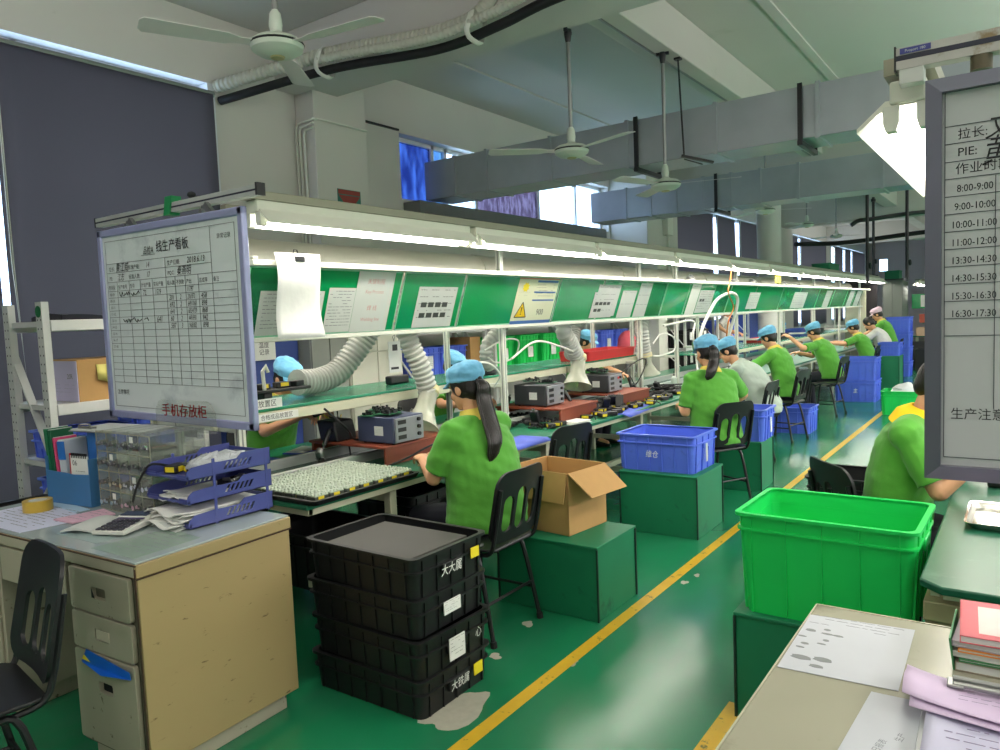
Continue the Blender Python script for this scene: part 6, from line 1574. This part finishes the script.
def person(label, loc, rz, lean=.2, curve=.25, hp=.4, hy=0.0, hr=0.0, wr=None, wl=None, girth=1.0, shirt=mGSH, collar=mYCOL, cap=mCAP, capst='cap', hair='short', vox=.006, ratio=None, standing=False, S=1.0, poleR=(.8, -.2, -.6), poleL=(-.8, -.2, -.6), seat=.53, sleeve=.66, skin=None, legs=True, roll=0.0, curlv=.5, tail=1.0, cs=1.0):
    t = thing('person', label, 'person', loc, rz, 'workers along the bench'); sk = skin or mSKIN; r_ = random.Random(hash(label) % 999 if False else len(label) * 7)
    zp = .92 if standing else seat; P = V((0, 0, zp)); g = girth
    sp = [P]; a = lean
    for k, dl in enumerate((.13, .13, .12, .10)):
        sp.append(sp[-1] + V((roll * .3 * dl, math.sin(a), math.cos(a))) * dl); a += curve / 4
    sh = sp[4]; nb = sh + V((0, math.sin(a) * .06 + .01, math.cos(a) * .06)); na = a * .6
    Rh = M.Rotation(-hp, 3, 'X'); Rh = M.Rotation(hy, 3, 'Z') @ Rh @ M.Rotation(hr, 3, 'Y')
    hc = nb + V((0, math.sin(na) * .07, math.cos(na) * .07)) + Rh @ V((0, .022, .092)); Hm = Rh.to_4x4(); Hm.translation = hc
    hd = lambda x, y, z: Hm @ V((x, y, z)); H3 = Rh.to_4x4()
    sj = {s: sh + V((s * .165 * (.55 + .45 * g), .005, -.012)) for s in (-1, 1)}
    wr_ = V(wr or (.14, .42, .80)); wl_ = V(wl or (-.14, .42, .80)); arm = {}
    for s, w, pole in ((1, wr_, poleR), (-1, wl_, poleL)): arm[s] = ik(sj[s], w, .27, .245, pole)
    up = V((0, -math.sin(lean), math.cos(lean)))

    def trunk(b, e, hem):
        secs = [(sp[0] - V((0, 0, hem)), .178 * g, .135 * g), (sp[0], .180 * g, .138 * g), (sp[1], .165 * g, .128 * g), (sp[2], .166 * g, .126 * g), (sp[3], .176 * (.4 + .6 * g), .122 * (.5 + .5 * g)), (sp[4].lerp(sp[3], .3), .168 * (.5 + .5 * g), .105), (sp[4], .135, .082), (nb, .064, .060)]
        rings = []
        for i, (c, w, d) in enumerate(secs):
            tg = (secs[min(i + 1, len(secs) - 1)][0] - secs[max(i - 1, 0)][0]).normalized(); x = V((1, 0, 0)); y = tg.cross(x).normalized()
            rings.append([c + x * ((w + e) * math.cos(2 * PI * k / 26)) + y * ((d + e) * math.sin(2 * PI * k / 26)) for k in range(26)])
        b.loft(rings)
        for s in (-1, 1): limb(b, sj[s] + V((-s * .09, 0, .018)), sj[s], .056 + e, .062 + e)

    # ---- body
    b = B(); trunk(b, -.004, .02)
    limb(b, nb - V((0, .01, .03)), hd(0, -.018, -.055), .052, .050)
    b.ball(hd(0, -.008, .018), (.076, .094, .100), 22, 14, H3); b.ball(hd(0, .022, -.045), (.057, .068, .078), 20, 12, H3); b.ball(hd(0, .062, -.096), (.026, .024, .022), 12, 8, H3)
    b.ball(hd(0, .090, -.022), (.012, .017, .022), 10, 8, H3); b.ball(hd(0, .098, -.034), (.015, .013, .011), 10, 8, H3)
    for s in (-1, 1):
        b.ball(hd(s * .076, -.010, -.018), (.009, .021, .031), 12, 8, H3); b.ball(hd(s * .038, .060, -.038), (.022, .022, .024), 10, 8, H3)
    b.ball(hd(0, .080, .018), (.045, .014, .012), 12, 8, H3)
    for s in (-1, 1):
        e, w = arm[s]; limb(b, sj[s], e, .049 * (.6 + .4 * g), .040); limb(b, e, w, .041, .027); fd = (w - e).normalized()
        fdir = (fd + V((-s * .25, .25, -.15))).normalized(); hand(b, w, fdir, V((s * .25, -.1, 1)), V((-s, .2, 0)), curlv)
    if legs:
        for s in (-1, 1):
            hj = P + V((s * .09, 0, -.01)); kn = V((s * .11, .02, .50)) if standing else V((s * .12, .40, .50)); an = V((s * .11, -.01, .09)) if standing else V((s * .12, .34, .09))
            limb(b, hj, kn, .075, .052); limb(b, kn, an, .052, .036); limb(b, an, an + V((0, .14, -.045)), .036, .03)
    body = obj('body', remesh(b, vox, 2, ratio), sk, t, ang=180)
    # ---- face
    for s in (-1, 1):
        b = B(); b.ball(hd(s * .031, .079, .000), (.0125, .008, .0075), 12, 8, H3); ey = obj('eye', b, mEYEW, t)
        b = B(); b.ball(hd(s * .031, .0845, -.001), (.0062, .004, .0062), 10, 6, H3); obj('iris', b, mHAIR, ey)
        b = B(); b.tube([hd(s * .016, .092, .017), hd(s * .032, .090, .022), hd(s * .048, .080, .017)], [.003, .0042, .002], 6); obj('eyebrow', b, mHAIR, t)
    b = B(); b.ball(hd(0, .083, -.066), (.021, .008, .0065), 12, 6, H3); obj('mouth', b, mLIP, t)
    # ---- shirt
    b = B(); trunk(b, .012, .055)
    for s in (-1, 1):
        e, w = arm[s]; c = sj[s].lerp(e, sleeve); limb(b, sj[s], c, .062 + .012 * (g - 1) * 3, .063 + .01 * (g - 1) * 3)
        d = (e - sj[s]).normalized(); b.tube([c - d * .01, c + d * .05], [.062, .068], 18)
    q = remesh(b, max(vox, .008), 5, ratio)
    for v in q.bm.verts: pass
    q.bm.normal_update()
    for v in q.bm.verts:
        c = v.co; w = noise.noise(V((c.x * 5 + r_.random() * 0, c.y * 7, c.z * 17 + c.x * 9))) * .007 + noise.noise(c * 24) * .0025
        v.co = c + v.normal * w
    obj('shirt', q, shirt, t, ang=180)
    # ---- collar
    if collar:
        tn = (hd(0, -.018, -.055) - nb).normalized(); x = V((1, 0, 0)); y = tn.cross(x).normalized(); rg = []
        for rad, off in ((.105 * cs, -.030 - .09 * (cs - 1)), (.092 * cs, -.004), (.072, .034), (.064, .034), (.066, .0)):
            rg.append([nb + tn * off + x * (rad * math.cos(2 * PI * k / 28)) + y * (rad * .94 * math.sin(2 * PI * k / 28)) - tn * (.012 * (1 + math.sin(2 * PI * k / 28)) * (rad > .09)) for k in range(28)])
        b = B(); b.loft(rg, cap=False); obj('collar', b, collar, t, ang=60)
    # ---- hair, cap
    b = B()
    b.ball(hd(0, -.016, .020), (.083, .096, .104), 22, 14, H3); b.ball(hd(0, -.052, -.028), (.066, .056, .062), 16, 10, H3)
    if hair == 'pony':
        b.ball(hd(0, -.098, .012), (.030, .030, .030), 12, 8, H3)
    q = remesh(b, .008, 2)
    obj('hair', q, mHAIR, t, ang=180)
    if hair == 'pony':
        st = hd(0, -.105, .010); back = sp[3] + V((0, -.150 * (.6 + .4 * g), .0)); lo = lambda k, q: st.lerp(back + V(q), tail) + V((-.05 * k, 0, 0)); PP = catmull([st, st + V((-.005, -.035, -.03)), st + V((-.01, -.04, -.11)), lo(1.2, (.0, .005, .03)), lo(1.6, (.0, -.005, -.05)), lo(2, (.0, .0, -.12))], 7); n_ = len(PP)
        b = B(); rr = [(.028 + .024 * tail * math.sin(PI * min(1, i / n_ * 1.05))) for i in range(n_)]; rr = [r * min(1, .25 + (n_ - 1 - i) * .16) for i, r in enumerate(rr)]
        b.tube(PP, rr, 16, flat=.55, up=(1, 0, 0))
        for k in range(9): b.tube([p + V(((k - 4) * .0085, -.012 + .002 * abs(k - 4), 0)) * (rr[i] / .034) for i, p in enumerate(PP)], [r * .22 for r in rr], 6)
        obj('ponytail', b, mHAIR, t)
        b = B(); b.lathe([(.024, -.012), (.030, -.008), (.030, .008), (.024, .012)], 16, T(*st) @ H3 @ RX(PI / 2)); obj('hair_tie', b, mBLACK, t)
    if cap and capst == 'cap':
        b = B(); b.ball(hd(0, -.022, .072), (.098, .116, .060), 30, 18, H3 @ RX(R(10))); b.ball(hd(0, -.05, .085), (.085, .085, .052), 24, 14, H3)
        b.loft([[hd(.091 * math.cos(2 * PI * k / 32), -.012 + .106 * math.sin(2 * PI * k / 32), z + .018 * math.sin(2 * PI * k / 32)) for k in range(32)] for z in (.028, .045, .085)])
        q = remesh(b, .006, 3); q.bm.normal_update()
        for v in q.bm.verts: v.co += v.normal * (noise.noise(v.co * 28 + V(loc)) * .006 + noise.noise(v.co * 60) * .002)
        cp = obj('cap', q, cap, t, ang=180)
        b = B(); vi = []
        for i in range(5):
            f_ = i / 4; vi.append([hd((.088 + .004 * f_) * math.cos(a_), .012 + (.075 + .055 * f_) * math.sin(a_), .048 - .022 * f_ - .008 * math.cos(a_) ** 2) for a_ in [PI * (.12 + .76 * k / 16) for k in range(17)]])
        vv = [[b.v(p) for p in r] for r in vi]
        for i in range(4):
            for k in range(16): b.f([vv[i][k], vv[i][k + 1], vv[i + 1][k + 1], vv[i + 1][k]])
        v_ = obj('visor', b, cap, cp, ang=80); v_.modifiers.new('t', 'SOLIDIFY').thickness = .004
    # ---- trousers and shoes
    if legs:
        b = B(); b.ball(P + V((0, -.01, -.03)), (.172 * g, .135 * g, .10), 22, 14)
        for s in (-1, 1):
            hj = P + V((s * .09, 0, -.01)); kn = V((s * .11, .02, .50)) if standing else V((s * .12, .40, .50)); an = V((s * .11, -.01, .10)) if standing else V((s * .12, .34, .10))
            limb(b, hj, kn, .090 * (.5 + .5 * g), .068); limb(b, kn, an, .067, .055)
        obj('trousers', remesh(b, .011, 4), mTRS, t, ang=180)
        for s in (-1, 1):
            an = V((s * .11, -.01, .0)) if standing else V((s * .12, .34, .0)); b = B()
            rings = [[V((an.x + w * math.cos(2 * PI * k / 16), an.y + y, max(0, z + h * math.sin(2 * PI * k / 16)))) for k in range(16)] for y, w, h, z in ((-.075, .02, .03, .03), (-.06, .036, .05, .045), (0, .040, .055, .05), (.08, .044, .036, .034), (.15, .042, .026, .025), (.185, .02, .014, .014))]
            b.loft(rings); obj('shoe', b, mSHOE, t)
    return t


def PW(loc, rz, p):                      # world point -> a person's local frame
    return tuple((T(*loc) @ RZ(rz)).inverted() @ V(p))


def worker(label, loc, deg, hr_w, hl_w, **k):
    rz = R(deg); loc = (loc[0], loc[1], 0.0)
    return person(label, loc, rz, wr=PW(loc, rz, hr_w), wl=PW(loc, rz, hl_w), **k)


worker('person in lime polo and blue cap with long ponytail, seated nearest the camera', (-2.39, 3.19), 86, (-2.80, 3.32, .83), (-2.76, 3.10, .83), lean=.06, curve=.12, hp=.27, girth=1.36, hair='pony', vox=.0048, poleL=(-.5, -.2, -1), poleR=(1, -.1, -.6), seat=.545, tail=.9)
worker('person in lime polo with ponytail, back turned, elbow over a blue crate', (-2.09, 5.98), 50, (-2.18, 6.36, .72), (-2.42, 6.05, .80), lean=.06, curve=.16, hp=.30, hair='pony', vox=.0055, girth=1.2, seat=.565, tail=.55, poleR=(1, -.1, -.1), poleL=(-.3, -.2, -1))
worker('person in pale grey tee and blue cap leaning far over the bench', (-2.24, 7.92), 95, (-2.85, 8.15, .84), (-2.85, 7.8, .84), lean=.36, curve=.45, hp=.5, seat=.57, shirt=mGRY, collar=None, vox=.006, girth=1.18)
worker('person in lime polo and blue cap in profile, both hands on the bench', (-2.40, 9.42), 80, (-2.98, 9.62, .86), (-2.98, 9.25, .86), lean=.14, curve=.32, hp=.45, vox=.006, seat=.57)
worker('person in lime polo and blue cap raising one hand before the face', (-2.40, 11.98), 80, (-2.90, 12.05, .88), (-2.90, 11.6, 1.14), lean=.20, curve=.35, hp=.42, vox=.007, girth=1.1, ratio=.5, seat=.56)
worker('person in lime polo and blue cap, far along the bench, arms stretched out', (-2.36, 15.0), 84, (-2.98, 15.05, .90), (-2.98, 14.65, .90), lean=.25, curve=.3, hp=.4, vox=.008, ratio=.5)
worker('person with bare black hair in a white shirt bowing over the far bench', (-2.20, 15.9), 92, (-2.8, 15.9, .82), (-2.8, 15.6, .82), lean=.22, curve=.4, hp=.75, seat=.60, shirt=mWSH, collar=None, cap=None, vox=.008, ratio=.5, girth=1.1)
worker('person in a pale pink cap behind the white shirted worker', (-2.26, 16.9), 92, (-2.9, 16.75, .85), (-2.9, 16.45, .85), lean=.22, curve=.25, hp=.45, cap=mPCAP, vox=.008, ratio=.5, seat=.72)
worker('person in lime polo with strong yellow collar seated at the right table', (-.50, 3.84), -98, (-.14, 3.70, .95), (-.10, 4.0, .90), lean=.10, curve=.25, hp=.45, collar=mYCOL2, vox=.0055, girth=1.06, hair='short', cap=None, poleR=(.45, -1, -.6), seat=.56, cs=1.3)
worker('person in lime polo across the bench beside the left whiteboard, holding a part', (-4.60, 3.46), -90, (-4.08, 3.33, .98), (-4.10, 3.62, .97), lean=.20, curve=.3, hp=.5, hr=0, vox=.0055, girth=1.1, curlv=.9, seat=.59)
worker('person across the bench, half hidden by the nearest ponytailed head', (-4.62, 5.38), -90, (-4.02, 5.08, .86), (-4.05, 5.5, .86), lean=.22, curve=.3, hp=.45, vox=.006, ratio=.6)
worker('person in lime polo and blue cap across the bench behind the red tray', (-4.62, 8.12), -90, (-4.0, 7.85, .86), (-4.05, 8.3, .86), lean=.14, curve=.2, hp=.4, vox=.006, ratio=.6, seat=.60)
worker('person in a blue cap across the bench, tiny, seen between the far posts', (-4.62, 16.6), -90, (-4.05, 16.4, .86), (-4.05, 16.8, .86), lean=.2, curve=.3, hp=.45, vox=.009, ratio=.4)
worker('person in light grey shirt and blue cap standing beyond the far side of the bench', (-5.0, 14.7), -70, (-4.72, 14.35, 1.12), (-4.66, 14.75, 1.12), lean=.06, curve=.25, hp=.5, shirt=mWSH, collar=None, vox=.008, ratio=.5, standing=True)
t = thing('held_part', 'black part with yellow wires held by the worker beside the left whiteboard', 'part', (-3.99, 3.44, .985)); b = B(); b.cyl((-.02, -.05, 0), (.0, .03, .02), .02, .02, 14); obj('part_body', b, mBLACK, t, bevel=.004)
b = B(); b.tube(catmull([(0, .03, .02), (.03, .08, .06), (.02, .14, .03), (.04, .12, -.04), (.03, .06, -.02)], 6), .005, 6); obj('black_wire', b, mCABLE, t); b = B(); b.tube(catmull([(0, .03, .0), (.02, .09, -.05), (.03, .15, -.06), (.02, .18, -.02)], 6), .004, 6); obj('yellow_wire', b, mYEL, t)

# ================================================================== BEHIND THE LINE
mCABW = mat('cabinet_cream', (214, 214, 198), .5, var=.03); mCABG = mat('cabinet_grey', (146, 150, 142), .5, var=.04)
def cupboard(name, label, x0, x1, y0, y1, h, m, split=(), handle=True):
    t = thing(name, label, 'cabinet', (x0, y0, 0), group='cupboards along the window wall'); d = y1 - y0
    b = B(); b.bb((0, 0, .06), (x1 - x0 - .02, d, h)); obj('carcass', b, m, t, bevel=.004)
    b = B(); b.bb((.03, .02, 0), (x1 - x0 - .05, d - .02, .06)); obj('plinth', b, mBLKM, t)
    zs = [.08] + list(split) + [h - .01]
    for i in range(len(zs) - 1):
        for k in range(2):
            b = B(); b.bb((x1 - x0 - .02, .006 + k * d / 2, zs[i] + .004), (x1 - x0, (k + 1) * d / 2 - .006, zs[i + 1] - .004)); dr = obj('door', b, m, t, bevel=.003)
            if handle: b = B(); b.bb((x1 - x0, d / 2 - .06 + k * .10, (zs[i] + zs[i + 1]) / 2 - .06), (x1 - x0 + .02, d / 2 - .045 + k * .10, (zs[i] + zs[i + 1]) / 2 + .06)); obj('handle', b, mSTEEL, dr)
    return t


cupboard('storage_cabinet', 'cream cabinet with a mid shelf seam behind the drooping grey hose', -5.72, -5.30, 5.0, 5.72, 1.75, mCABW, (1.32,), False)
cupboard('storage_cabinet', 'grey steel cabinet left of the cream cabinet', -5.70, -5.30, 4.52, 4.96, 1.85, mCABG)
cupboard('storage_cabinet', 'dark blue steel cabinet behind the nearest blue cap', -5.95, -5.45, 3.95, 4.50, 1.75, mat('cabinet_blue', (58, 80, 150), .5, var=.05))
t = thing('paper_notice', 'white notice with handwriting on the dark blue cabinet', 'notice', (-5.425, 4.1, 1.32)); b = B(); b.bb((0, -.12, 0), (.003, .12, .2)); obj('sheet', b, mPAPER, t)
b = B(frame((.0035, 0, .11), (0, 1, 0), (0, 0, 1))); b.text('温度', .04, T(0, 0, 0), 'c'); b.text('记录', .04, T(0, -.06, 0), 'c'); obj('lettering', b, mINK, t)
b = B(); b.bb((-5.298, 5.42, 1.60), (-5.294, 5.62, 1.66)); tag(obj('label_strip', b, mYEL), 'small yellow label on the cream cabinet below the boards', 'label')
# stock shelving with bins behind the far workers
def shelf_rack(label, y0, y1, x0=-5.75, x1=-5.25, h=1.9, zs=(.12, .55, .95, 1.5)):
    t = thing('stock_rack', label, 'rack', (x0, y0, 0), group='stock racks along the window wall')
    for x in (0, x1 - x0 - .04):
        for y in (0, y1 - y0 - .04): b = B(); b.bb((x, y, 0), (x + .04, y + .04, h)); obj('upright', b, mRACK, t)
    for z in zs: b = B(); b.bb((0, 0, z - .04), (x1 - x0, y1 - y0, z)); obj('shelf', b, mRACK, t, bevel=.003)
    for y in (.02, y1 - y0 - .02): b = B(); b.bar((0, y, zs[2]), (x1 - x0, y, zs[1]), .01, .03, (0, 1, 0)); b.bar((0, y, zs[3]), (x1 - x0, y, zs[2]), .01, .03, (0, 1, 0)); obj('brace', b, mRACK, t)
    return t


shelf_rack('pale stock rack of blue bins right of the cream cabinet', 5.85, 7.15); shelf_rack('pale stock rack of bright green bins behind the front bench post', 7.3, 9.4); shelf_rack('pale stock rack of blue bins behind the red tray', 9.6, 11.4); shelf_rack('dark shelved rack past the white pillar', 12.3, 14.0, -5.27, -4.80, h=1.75); shelf_rack('far stock rack with blue bins beside the standing worker', 15.0, 17.4)
k = 0
for (ys, z, m, s, hh) in (([6.17, 6.63], .951, mBLUEB, 'blue bin on the rack right of the cream cabinet', .36), ([7.62, 8.2, 8.78], .951, mGRNB, 'bright green bin on the rack behind the front bench post', .42), ([9.95, 10.45, 10.95], .951, mBLUEB, 'blue bin on the rack behind the red tray', .40), ([12.7, 13.4], .551, mBC, 'black bin on the dark shelves past the white pillar', .3), ([12.7, 13.4], .951, mBC, 'black bin on the upper dark shelves past the white pillar', .3), ([15.4, 16.0, 16.6], .951, mBLUEB, 'blue bin on the far rack beside the standing worker', .42), ([15.4, 16.0, 16.6], .551, mBLUEB, 'blue bin low on the far rack beside the standing worker', .34)):
    o = None
    for i, y in enumerate(ys):
        pos = [['left hand', 'right hand'], ['first', 'second', 'third']][len(ys) > 2][i]; lb = '%s, %s along the shelf' % (s, pos if len(ys) > 2 else ['first', 'second'][i])
        bx = -5.035 if 'dark shelves' in s else -5.50
        if o is None: o = crate('stock_bin', lb, (bx, y, z), R(90), .44, .34, hh, m, 'bins on the stock racks', .012, (4, 3), stickers=[('-y', .0, .2, .12, .14, mPAPER, '')])
        else: dup(o, (bx, y, z), R(90), lb)
closed_box('carton', 'brown carton between the blue and green bins on the stock racks', -5.69, -5.31, 6.89, 7.09, .951, .44, mCARD)
t = thing('cloth_bundle', 'pink cloth bundle on the rack right of the red tray', 'cloth', (-4.80, 10.2, 0)); b = B(); b.ball((-.1, 0, 1.12), (.14, .14, .22), 20, 14)
for v in b.bm.verts: v.co += V((1, 1, 1)) * .03 * noise.noise(v.co * 9)
obj('cloth', b, mat('pink_cloth', (220, 92, 106), .85, var=.06), t); b = B(); b.cyl((-.1, 0, 0), (-.1, 0, .95), .03, n=10); b.cyl((-.1, 0, 0), (-.1, 0, .02), .16, n=18); obj('stand', b, mSTEEL, t)
cupboard('storage_cabinet', 'dark blue steel locker behind the standing grey shirted worker', -5.75, -5.3, 17.6, 18.9, 1.7, MATS['cabinet_blue'])
# goods on the far part of the shelf
for i, (y, c, w, h, s) in enumerate(((13.0, (196, 52, 50), .7, .06, 'red tray on the far shelf between the distant posts'), (14.0, (40, 42, 46), .5, .10, 'black box on the far shelf between the distant posts'), (15.4, (60, 84, 170), .6, .14, 'blue box on the far shelf'), (16.8, (36, 38, 42), .8, .09, 'long black tray on the far shelf end'), (11.2, (222, 120, 60), .25, .12, 'orange box on the far shelf'), (10.4, (60, 150, 60), .3, .12, 'green box on the far shelf'))):
    t = thing('shelf_box', s, 'box', (-3.75, y, 1.017), 0, 'boxes on the far shelf'); b = B(); b.loft([[(x * e, yy * e, z) for x, yy in rrect(.34, w, .03)] for e, z in ((.94, 0), (1, h), (1.03, h), (1.03, h + .006), (.95, h + .006), (.92, .006))], cap=False); b.plate(rrect(.31, w * .93, .03), [], 0, .004); obj('box_body', b, mat('shelf_box_%d' % i, c, .5, var=.06), t)
# end of the hall
mGCAB = mat('grey_partition', (104, 110, 104), .6, var=.05, scale=1.5)
t = thing('tall_cabinet', 'tall grey cabinet closing the far end of the bench', 'cabinet', (-2.93, 20.5, 0)); b = B(); b.bb((-.0, 0, 0), (.44, 1.0, 2.14)); obj('carcass', b, mGCAB, t, bevel=.01); b = B(); b.bb((.01, -.02, .05), (.215, 0, 2.1)); b.bb((.225, -.02, .05), (.43, 0, 2.1)); obj('door', b, mGCAB, t, bevel=.005); b = B(); b.bb((-.02, -.03, 2.14), (.46, 1.02, 2.17)); obj('cornice', b, mBLKM, t)
t = thing('green_carton', 'dark green box on top of the tall grey cabinet', 'box', (-2.75, 20.8, 2.171)); b = B(); b.bb((-.16, -.1, 0), (.16, .4, .20)); b.bb((-.17, -.11, .18), (.17, .41, .21)); obj('box_body', b, mGBOX, t, bevel=.006)
t = thing('mesh_screen', 'dark perforated screen left of the tall grey cabinet', 'screen', (-3.7, 20.3, 0)); b = B(); b.bb((0, 0, 0), (.68, .04, 2.25)); obj('panel', b, mat('perforated_dark', (44, 38, 42), .6, var=.5, scale=60), t); b = B(); b.bb((-.03, -.01, 0), (0, .05, 2.28)); b.bb((-.03, -.01, 2.25), (.7, .05, 2.28)); obj('frame', b, mBLKM, t)
t = thing('green_carton', 'dark green box on the lamp row far above the bench', 'box', (-3.12, 15.2, 2.23)); b = B(); b.bb((-.2, -.3, 0), (.12, .5, .14)); b.bb((-.21, -.31, .13), (.13, .51, .15)); obj('box_body', b, mGBOX, t, bevel=.006)
t = thing('door_frame', 'cream door frame between the far bench end and the dark screen', 'frame', (-3.62, 19.6, 0)); b = B(); b.bb((0, 0, 0), (.06, .05, 1.95)); b.bb((.4, 0, 0), (.46, .05, 1.95)); b.bb((0, 0, 1.9), (.46, .05, 1.96)); obj('frame_bars', b, mIVORY, t); b = B(); b.bb((.06, .01, .02), (.4, .03, 1.9)); obj('door_leaf', b, mIVORY, t, bevel=.004)
# far line on the right
t = thing('assembly_bench', 'distant assembly bench at the far right beside the big whiteboard', 'workbench', (-2.0, 21, 0))
b = B(); b.bb((-.35, 0, .72), (.5, 9, .75)); obj('worktop', b, mGMAT, t)
for y in (.3, 4, 8.6): b = B(); b.bb((-.3, y, 0), (-.24, y + .06, .72)); obj('leg', b, mIVORY, t); b = B(); b.bb((-.05, y, .75), (.0, y + .05, 2.1)); obj('post', b, mWHITE, t)
b = B(); b.bb((-.27, -.15, 2.106), (-.16, 9, 2.14)); b.bb((-.17, .3, 2.106), (0, .35, 2.14)); b.bb((-.17, 8.6, 2.106), (0, 8.65, 2.14)); obj('lamp_beam', b, MATS['beam_profile'], t)
b = B(); b.bb((-.12, 0, 1.05), (.3, 9, 1.07)); obj('shelf', b, MATS['green_shelf_mat'], t)
for k in range(3): dup(lamp0, (-2.22, 20.9 + 1.8 * k, 2.05), 0, 'distant lamp of the far right bench, %s from the grey cabinet' % ['first', 'second', 'third'][k])
for k, (y, s) in enumerate(((21.05, 'small green board on the distant far right bench'), (22.6, 'second small green board on the distant far right bench'))):
    t = thing('display_board', s, 'board', (-2.36, y, 1.42), 0, 'green boards on the distant bench'); b = B(); b.bb((0, 0, 0), (.5, .012, .36)); b.bb((0, 0, 0), (.012, 1.0, .36)); obj('backing_sheet', b, mGPAN, t); b = B(); b.bb((.2, -.003, .04), (.42, 0, .33)); obj('paper', b, mPAPER, t)
for k, (x, y, z, w, h, c, s) in enumerate(((-2.08, 21.1, 1.071, .22, .2, (190, 90, 70), 'brownish box on the distant bench shelf'), (-1.85, 21.05, 1.071, .2, .16, (150, 170, 80), 'yellow-green box on the distant bench shelf'), (-2.1, 21.02, .751, .3, .2, (200, 170, 140), 'beige box on the distant worktop'), (-2.05, 20.3, .001, .5, .62, (36, 38, 40), 'black bin below the distant bench'), (-1.85, 19.6, .001, .5, .5, (30, 32, 34), 'black bin on the floor before the distant bench'))):
    t = thing('parts_box', s, 'box', (x, y, z), 0, 'boxes at the distant bench'); b = B(); b.loft([[(xx * e, yy * e, zz) for xx, yy in rrect(w, w * 1.2, .02)] for e, zz in ((.95, 0), (1, h), (1.04, h), (1.04, h + .01), (.96, h + .01), (.93, .01))], cap=False); b.plate(rrect(w * .93, w * 1.1, .02), [], 0, .01); obj('box_body', b, mat('far_box_%d' % k, c, .6), t)
# ================================================================== LIGHT, SKY, CAMERA
sc = bpy.context.scene
EG = 2.0
w = bpy.data.worlds.new('sky'); sc.world = w; w.use_nodes = True
bg = w.node_tree.nodes['Background']; bg.inputs[0].default_value = (.62, .78, 1.0, 1); bg.inputs[1].default_value = 6
# added unseen fill lights, standing in for lamp rows elsewhere in the hall
for (x, y, L, e) in ((-3.2, -1.2, 2.2, 45), (.9, -1.6, 1.2, 45), (2.6, 2.5, 5, 200), (2.6, 9, 8, 270), (2.6, 18, 8, 200), (6.0, 5, 8, 210), (6.0, 16, 10, 190), (-4.6, 26, 6, 40), (-.6, 30, 6, 50)):
    for k, (dz, rx, q) in enumerate(((-.03, 0, .6 if y > 6 else .22 if y > 0 else .10), (.03, PI, .45 if y > 6 else .55 if y > 0 else .9))):
        l = bpy.data.lights.new('hall_fill_light', 'AREA'); l.shape = 'RECTANGLE'; l.size = .2; l.size_y = L; l.energy = e * q * EG; l.color = (1, .95, .95)
        o = bpy.data.objects.new('hall_fill_light', l); C.objects.link(o); o.location = (x, y, 2.5 + dz); o.rotation_euler = (rx, 0, 0)
cd = bpy.data.cameras.new('camera'); cam = bpy.data.objects.new('camera', cd); C.objects.link(cam)
cd.sensor_fit = 'HORIZONTAL'; cd.sensor_width = 36; cd.lens = 744.49 / 1000 * 36; cd.clip_start = .05; cd.clip_end = 200
yaw, pit, rol = .61821, .075901, -.040739
f = V((-math.sin(yaw) * math.cos(pit), math.cos(yaw) * math.cos(pit), -math.sin(pit))); r0 = V((math.cos(yaw), math.sin(yaw), 0)); u0 = r0.cross(f)
r1 = r0 * math.cos(rol) + u0 * math.sin(rol); u1 = u0 * math.cos(rol) - r0 * math.sin(rol)
mm = M((r1, u1, -f)).transposed().to_4x4(); mm.translation = (0, 0, 1.6); cam.matrix_world = mm
sc.camera = cam
vs = sc.view_settings; vs.view_transform = 'Standard'; vs.look = 'None'; vs.gamma = 1; vs.exposure = .48; vs.use_curve_mapping = False
sc.cycles.use_denoising = True; sc.cycles.max_bounces = 8; sc.cycles.diffuse_bounces = 4; sc.cycles.glossy_bounces = 4; sc.cycles.transparent_max_bounces = 16
sc.cycles.sample_clamp_indirect = 6
